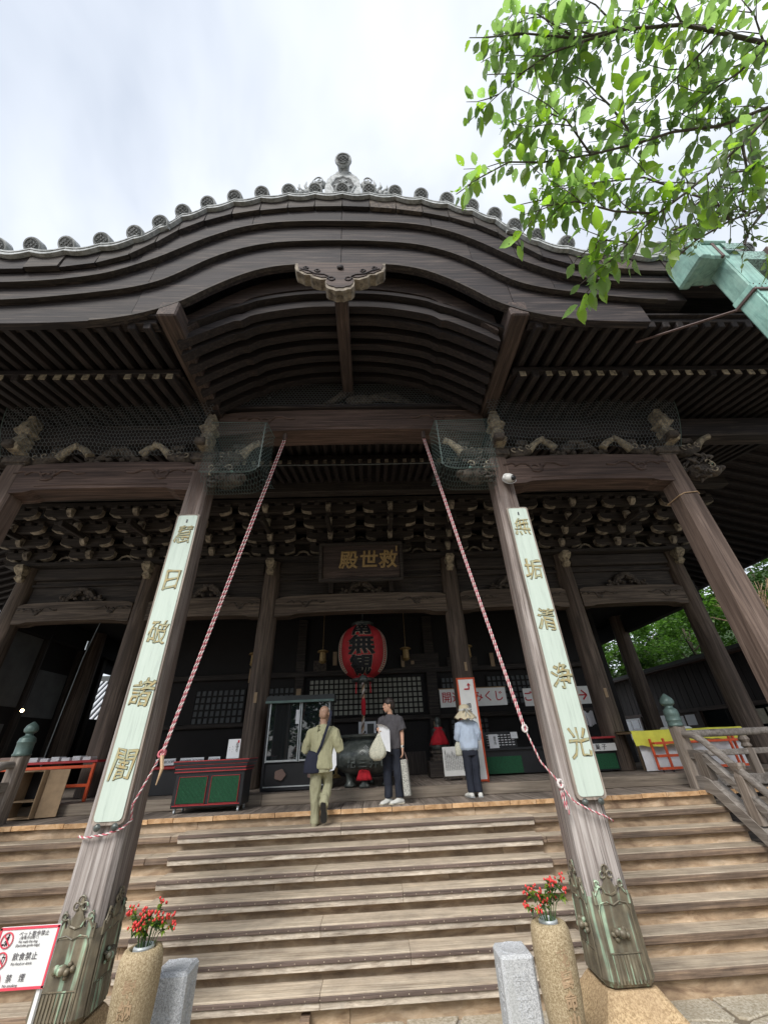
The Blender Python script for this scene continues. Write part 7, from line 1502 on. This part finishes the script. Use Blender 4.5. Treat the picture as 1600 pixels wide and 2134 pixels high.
def leaf_mb(o, p, d, ln_, wd, nrm, curl=.25):
    """pointed oval leaf with a folded midrib"""
    d = d.normalized(); s = d.cross(nrm)
    if s.length < .01: s = d.orthogonal()
    s.normalize(); n = s.cross(d); k = len(o.v)
    for t_ in (0, .14, .38, .66, .88, 1.0):
        c = p+d*ln_*t_-n*ln_*curl*t_*t_
        w_ = wd*(0.02, .62, 1.0, .80, .26, .0)[[0, .14, .38, .66, .88, 1.0].index(t_)]
        o.v += [c+s*w_+n*w_*.28, c, c-s*w_+n*w_*.28]
    for i in range(5):
        for j in range(2): a = k+3*i+j; o.f.append((a, a+1, a+4, a+3))
    return o
ct = thing('cherry_tree', 'overhanging cherry branches with insect holed bright green leaves, top right', 'tree', (4.6, -4.4, GZ))
MB().tube([(5.0, -4.2, GZ), (4.95, -4.15, .2), (4.7, -4.0, 1.6), (4.3, -3.9, 2.8), (4.1, -3.8, 3.6)], .14, 12, radii=[.20, .15, .13, .11, .08]).build('trunk', 'bark', ct, smooth=True)
hub = Vector((4.15, -3.85, 3.3))
thick = [.011, .008, .008, .005, .005, .004, .004, .004, .005, .006, .005, .0035, .004, .004, .004, .004, .0035]
for i, b in enumerate(TW['br']):
    P = [Vector(p) for p in b]; n = len(P); r0 = thick[i]
    if i in (0, 1, 2, 16): P = [hub.lerp(P[0], .02), hub.lerp(P[0], .6)]+P; n = len(P)
    MB().tube(P, r0, 7, radii=[.8*r0*(1.25-1.0*k/(n-1)) for k in range(n)]).build('branch', 'bark', ct, smooth=True)
rl_ = random.Random(21); LV = []; tws = MB()
tips = []
def leaves_along(P, gap=.037, first=.2, big=1.0):
    tot = sum((a-b).length for a, b in zip(P, P[1:])); s_ = tot*first; side = 1
    while s_ <= tot:
        q = s_; 
        for a, b in zip(P, P[1:]):
            L_ = (b-a).length
            if q <= L_ or b is P[-1]: p = a.lerp(b, min(1, q/L_)); d = (b-a).normalized(); break
            q -= L_
        side = -side; s_ += gap*rl_.uniform(.7, 1.3)
        u = Vector((rl_.uniform(-1, 1), rl_.uniform(-1, 1), rl_.uniform(-1, 1)))
        sd_ = d.cross(Vector((0, 0, 1))).normalized()*side
        dd = (d*.55+sd_*rl_.uniform(.3, .9)+Vector((0, 0, -rl_.uniform(.25, 1.0)))+u*.3).normalized()
        ln_ = rl_.uniform(.045, .082)*big; nr = (Vector((0, 0, 1))+u*.75).normalized()
        pet = p+dd*.012; LV.append((pet, dd, ln_, ln_*rl_.uniform(.20, .27), nr, rl_.uniform(.05, .35)))
for t_ in TW['tw']:
    P = [Vector(p) for p in t_]; tws.tube(P, .003, 5, radii=[.0022-.0004*k for k in range(len(P))]); leaves_along(P, .022)
for i, b in enumerate(TW['br']):
    P = [Vector(p) for p in b]; leaves_along(P[len(P)//3:], .035, .1)
for i in (0, 1, 2, 3, 6, 11, 16):
    P = [Vector(p) for p in TW['br'][i]][-2:]; leaves_along(P, .03, .1, 1.0)
tws.build('twigs', 'bark', ct, kind='stuff')
cpos = Vector((.25, -4.96, .84)); LV.sort(key=lambda q: (q[0]-cpos).length/q[2])
for q in LV[:290]:
    mb = leaf_mb(MB(), *q)
    bright = q[0].z < 3.05 or (q[0]-cpos).length < 2.05
    mb.build('leaf', 'leafy' if bright and rl_.random() < .55 else 'leaf', ct, smooth=True)
o = MB(); o2 = MB()
for q in LV[290:]: leaf_mb(o2 if rl_.random() < .18 else o, *q)
o.build('leaves', 'leaf', ct, smooth=True, kind='stuff'); o2.build('young_leaves', 'leafy', ct, smooth=True, kind='stuff')
print('LEAVES', len(LV))
ft = thing('thin_tree', 'sparse twiggy tree with tiny leaves beyond the cherry at the right edge', 'tree', (7.5, -1.9, GZ))
MB().tube([(8.4, -3.9, GZ), (8.2, -3.8, 1.5), (7.6, -3.4, 4.5)], .08, 8, radii=[.11, .08, .04]).build('trunk', 'bark', ft, smooth=True)
o = MB()
for b in TW['far']:
    P = [Vector(p) for p in b]; n = len(P); MB().tube([Vector((7.6, -3.4, 4.5)).lerp(P[0], .2)]+P if b is TW['far'][0] else P, .01, 6, radii=None).build('branch', 'bark', ft)
    for a, c_ in zip(P, P[1:]):
        for k in range(5):
            p = a.lerp(c_, rl_.random()); e = p+Vector((rl_.uniform(-.3, .1), rl_.uniform(-.3, .2), rl_.uniform(-.3, .35))); o.tube([p, (p+e)/2+Vector((.02, .02, .03)), e], .004, 4)
            for j in range(5): q = p.lerp(e, rl_.random()); leaf_mb(o, q, Vector((rl_.uniform(-1, 1), rl_.uniform(-1, 1), rl_.uniform(-1, .3))), rl_.uniform(.04, .075), .014, Vector((0, 0, 1)))
o.build('fine_twigs', 'leafs', ft, kind='stuff')

# ---------------------------------------------------------------- garden beyond the right side, annex, left roofs
def crown(c, rx, ry, rz, n, size, seed, flat=.35):
    rr = random.Random(seed); o = MB(); cl = []
    for k in range(max(12, n//90)):
        a = rr.uniform(0, 6.28); e = math.acos(rr.uniform(-.8, 1)); q = rr.uniform(.45, 1.0); cl.append((Vector((math.cos(a)*math.sin(e)*rx*q, math.sin(a)*math.sin(e)*ry*q, math.cos(e)*rz*q)), rr.uniform(.18, .34)*min(rx, rz)))
    for k in range(n):
        cc, cr2 = rr.choice(cl); v = Vector((rr.gauss(0, .5), rr.gauss(0, .5), rr.gauss(0, .5)*flat*1.6))*cr2
        p = Vector(c)+cc+v; d = Vector((rr.uniform(-1, 1), rr.uniform(-1, 1), rr.uniform(-.6, .2))).normalized(); s = d.cross(Vector((rr.uniform(-.4, .4), rr.uniform(-.4, .4), 1))).normalized(); L_ = size*rr.uniform(.6, 1.3)
        i = len(o.v); o.v += [p, p+d*L_*.5+s*L_*.35, p+d*L_, p+d*L_*.5-s*L_*.35]; o.f.append((i, i+1, i+2, i+3))
    return o
def tree(name, label, x, y, z0, h_, c, rx, ry, rz, n, size, mat, seed, group, tr=.14):
    t_ = thing(name, label, 'tree', (x, y, z0), group=group); rr = random.Random(seed)
    MB().tube([(x, y, z0), (x+.1, y, z0+h_*.4), (c[0], c[1], c[2])], tr, 8, radii=[tr, tr*.75, tr*.4]).build('trunk', 'trunk', t_, smooth=True)
    for k in range(7):
        a = rr.uniform(0, 6.28); p = Vector((x, y, z0+h_*.45)).lerp(Vector(c), rr.uniform(.1, .8)); e = Vector(c)+Vector((math.cos(a)*rx*.8, math.sin(a)*ry*.8, rr.uniform(-.4, .6)*rz)); MB().tube([p, p.lerp(e, .5)+Vector((0, 0, .2)), e], tr*.3, 5, radii=[tr*.35, tr*.22, tr*.08]).build('limb', 'trunk', t_, smooth=True)
    crown(c, rx, ry, rz, n, size, seed).build('crown', mat, t_)
G = 'trees on the slope right of the hall'
tree('maple_tree', 'bright green maple seen through the open right bay of the hall', 17.5, 16, -.5, 5, (17, 15.5, 5.6), 3.4, 2.6, 2.2, 9000, .19, 'maple', 1, G)
tree('maple_tree', 'low bright green maple just above the annex roof', 16.5, 20, -.5, 4, (16.0, 19.5, 4.2), 3.0, 2.2, 1.5, 9000, .18, 'maple', 2, G)
tree('broadleaf_tree', 'dark broadleaf tree filling the gap beside the inner column', 14.5, 23, -.5, 6, (13.5, 22.5, 5.5), 3.6, 2.5, 3.4, 15000, .24, 'foliage', 3, G)
tree('broadleaf_tree', 'tall dark tree high behind the outer right pillar', 22, 15, -.5, 8, (21.5, 14.5, 8.5), 4.2, 3, 4.0, 9000, .24, 'foliage2', 4, G)
tree('broadleaf_tree', 'mixed green tree behind the annex at the right edge', 20, 10, -.5, 6, (19.5, 9.6, 6.0), 3.2, 2.6, 2.6, 8000, .17, 'foliage', 5, G)
tree('broadleaf_tree', 'dense dark trees closing the view far behind the annex', 22, 25, -.5, 8, (20, 27, 6.0), 9, 3, 6, 14000, .36, 'foliage2', 6, G)
for k, (x, y) in enumerate(((14.2, 9.6), )):
    t_ = thing('bare_shrub', 'pale leafless branching shrub above the annex roof', 'shrub', (15.5, 9.5, -.5)); rr = random.Random(12); o = MB()
    def grow(p, d, L_, r_, dep):
        e = p+d*L_; MBx.tube([p, (p+e)/2+Vector((rr.uniform(-.04, .04), 0, rr.uniform(-.04, .04))), e], r_, 5, radii=[r_, r_*.8, r_*.6])
        if dep:
            for q in range(3): grow(e.lerp(p, rr.uniform(0, .4)), (d+Vector((rr.uniform(-.6, .6), rr.uniform(-.5, .5), rr.uniform(-.3, .5)))).normalized(), L_*.72, r_*.62, dep-1)
    MBx = MB(); grow(Vector((15.5, 9.5, -.5)), Vector((0, 0, 1)), 3.4, .07, 0); MBx.build('trunk', 'lightwood', t_)
    for q in range(5): MBx = MB(); grow(Vector((15.5, 9.5, 2.8)), Vector((rr.uniform(-.9, .2), rr.uniform(-.4, .4), .9)).normalized(), 1.3, .045, 3); MBx.build('limb', 'lightwood', t_)
hl = MB(); rings = []
for i in range(9):
    x = 18+4*i; rings.append([(x, y, -1.6+max(0, (i-.5))*2.6+noise.noise(Vector((x*.2, y*.2, 0)))*.8) for y in range(-6, 60, 6)])
hl.loft(rings, cap=False, closed=False); hl.build('hillside', 'foliage2', kind='structure', org=(0, 0, 0))
# annex: long low building running back on the right
an = thing('annex', 'long low dark boarded building with red brown eaves running back on the right', 'building', (12.5, 8, GZ))
for k in range(46):
    y = 3.0+.34*k
    if y > 18.5: break
    MB().box((12.0+rs.uniform(-.006, .006), y+.17, 2.25), (.05, .325, 1.45), bev=.008).build('wall_board', 'soffitZ', an)
MB().box((12.06, 10.7, .6), (.08, 15.6, 4.3)).build('wall', 'blackm', an)
for z, hh in ((1.50, .12), (.55, .10)): MB().box((11.94, 10.7, z), (.10, 15.6, hh), bev=.01).build('wall_rail', 'redY', an)
for k in range(9):
    y = 3.2+1.75*k; MB().box((11.93, y, .95), (.12, .13, 1.05), bev=.01).build('wall_post', 'redZ', an)
    if k % 3 != 1: w_ = MB().box((11.98, y+.88, 1.02), (.03, 1.5, .82)).build('window', 'glass', an)
    else: w_ = MB().box((11.98, y+.88, 1.02), (.03, 1.5, .82)).build('wall_panel', 'redZ', an)
    if k % 2 == 0: MB().box((11.96, y+.6, 1.2), (.012, .5, .34), bev=.002).box((11.96, y+1.15, 1.15), (.012, .4, .4), bev=.002).build('posted_notice', 'paper' if k != 2 else 'cream', w_)
MB().prism([(11.1, 3.02), (12.2, 3.20), (14.5, 3.50), (17, 3.2), (12.1, 3.08), (11.1, 2.92)], 'Y', 2.6, 19).build('roof', 'asphalt', an)
raf = MB().bar((11.15, 3, 2.88), (12.1, 3, 3.00), .07, .08, .008).build('rafter', 'beamX', an)
for k in range(1, 46): inst(raf, (0, .34*k, 0), name='rafter')
MB().box((11.13, 10.8, 2.92), (.05, 16.2, .14), bev=.008).build('fascia', 'redY', an); MB().bar((11.15, 10.8, 2.94), (12.2, 10.8, 3.15), 16.2, .03, ).build('soffit_board', 'beamX', an)
for k, yy in enumerate((4.3, 5.9)):
    t_ = thing('wall_poster', ['cream poster with red mark on the annex wall at the right edge', 'yellowed poster higher on the annex wall near the right edge'][k], 'poster', (11.9, yy, 1.0)); MB().box((11.86, yy+1.0, 1.08+.0*k), (.015, .7, .5), bev=.002).build('poster_sheet', 'paper' if k == 0 else 'cream', t_); MB().box((11.85, yy+1.0, 1.2), (.012, .62, .10)).build('dark_title_bar', 'ink', t_); MB().box((11.85, yy+.9, .98), (.012, .16, .14)).build('red_figure', 'orange', t_)
# dark metal pole in front of the foliage
po = thing('slim_pole', 'thin dark metal pole standing between the inner columns on the right', 'pole', (12.3, 13.2, GZ)); MB().tube([(12.3, 13.2, GZ), (12.3, 13.2, 7)], .06, 10).build('shaft', 'black', po, smooth=True); MB().lathe((12.3, 13.2, 0), [(.1, GZ), (.1, GZ+.1), (.06, GZ+.12)], 12).build('base_flange', 'black', po)
# left: tiled roof outside the dark hall, its overexposure coloured into pale ribs
lr2 = thing('side_building', 'small building with ribbed tile roof coloured pale as if overexposed, glimpsed through the dark left side of the hall', 'building', (-15.5, 19, GZ))
MB().box((-16, 20.5, .5), (5, 3, 4.1)).build('wall', 'plaster', lr2)
MB().add([(-19, 18, 2.3), (-12.8, 18, 2.3), (-12.8, 20.5, 4.75), (-19, 20.5, 4.75)], [(0, 1, 2, 3)]).add([(-19, 23, 2.3), (-12.8, 23, 2.3), (-12.8, 20.5, 4.75), (-19, 20.5, 4.75)], [(0, 1, 2, 3)]).box((-16, 20.5, 4.9), (6.3, .4, .4), bev=.05).build('roof', 'asphalt', lr2)
rt = MB().bar((-18.8, 18, 2.42), (-18.8, 20.4, 4.80), .14, .14, .03).build('roof_tile', 'granite', lr2)
for k in range(1, 22): inst(rt, (.28*k, 0, 0), name='roof_tile')
# the wooded slope behind the visitor, reflected in the display case
GB = 'trees behind the forecourt'
for k, (x, y, nm) in enumerate(((-9.5, -19, 'left'), (-4, -20, 'middle left'), (1.5, -19.5, 'middle'), (7, -20, 'middle right'), (13, -19, 'right'))):
    tree('forecourt_tree', 'leafy tree at the '+nm+' end of the row behind the forecourt', x, y, GZ, 5, (x, y, 2.8), 3.6, 2.2, 4.4, 5200, .46, 'foliage', 30+k, GB, .2)
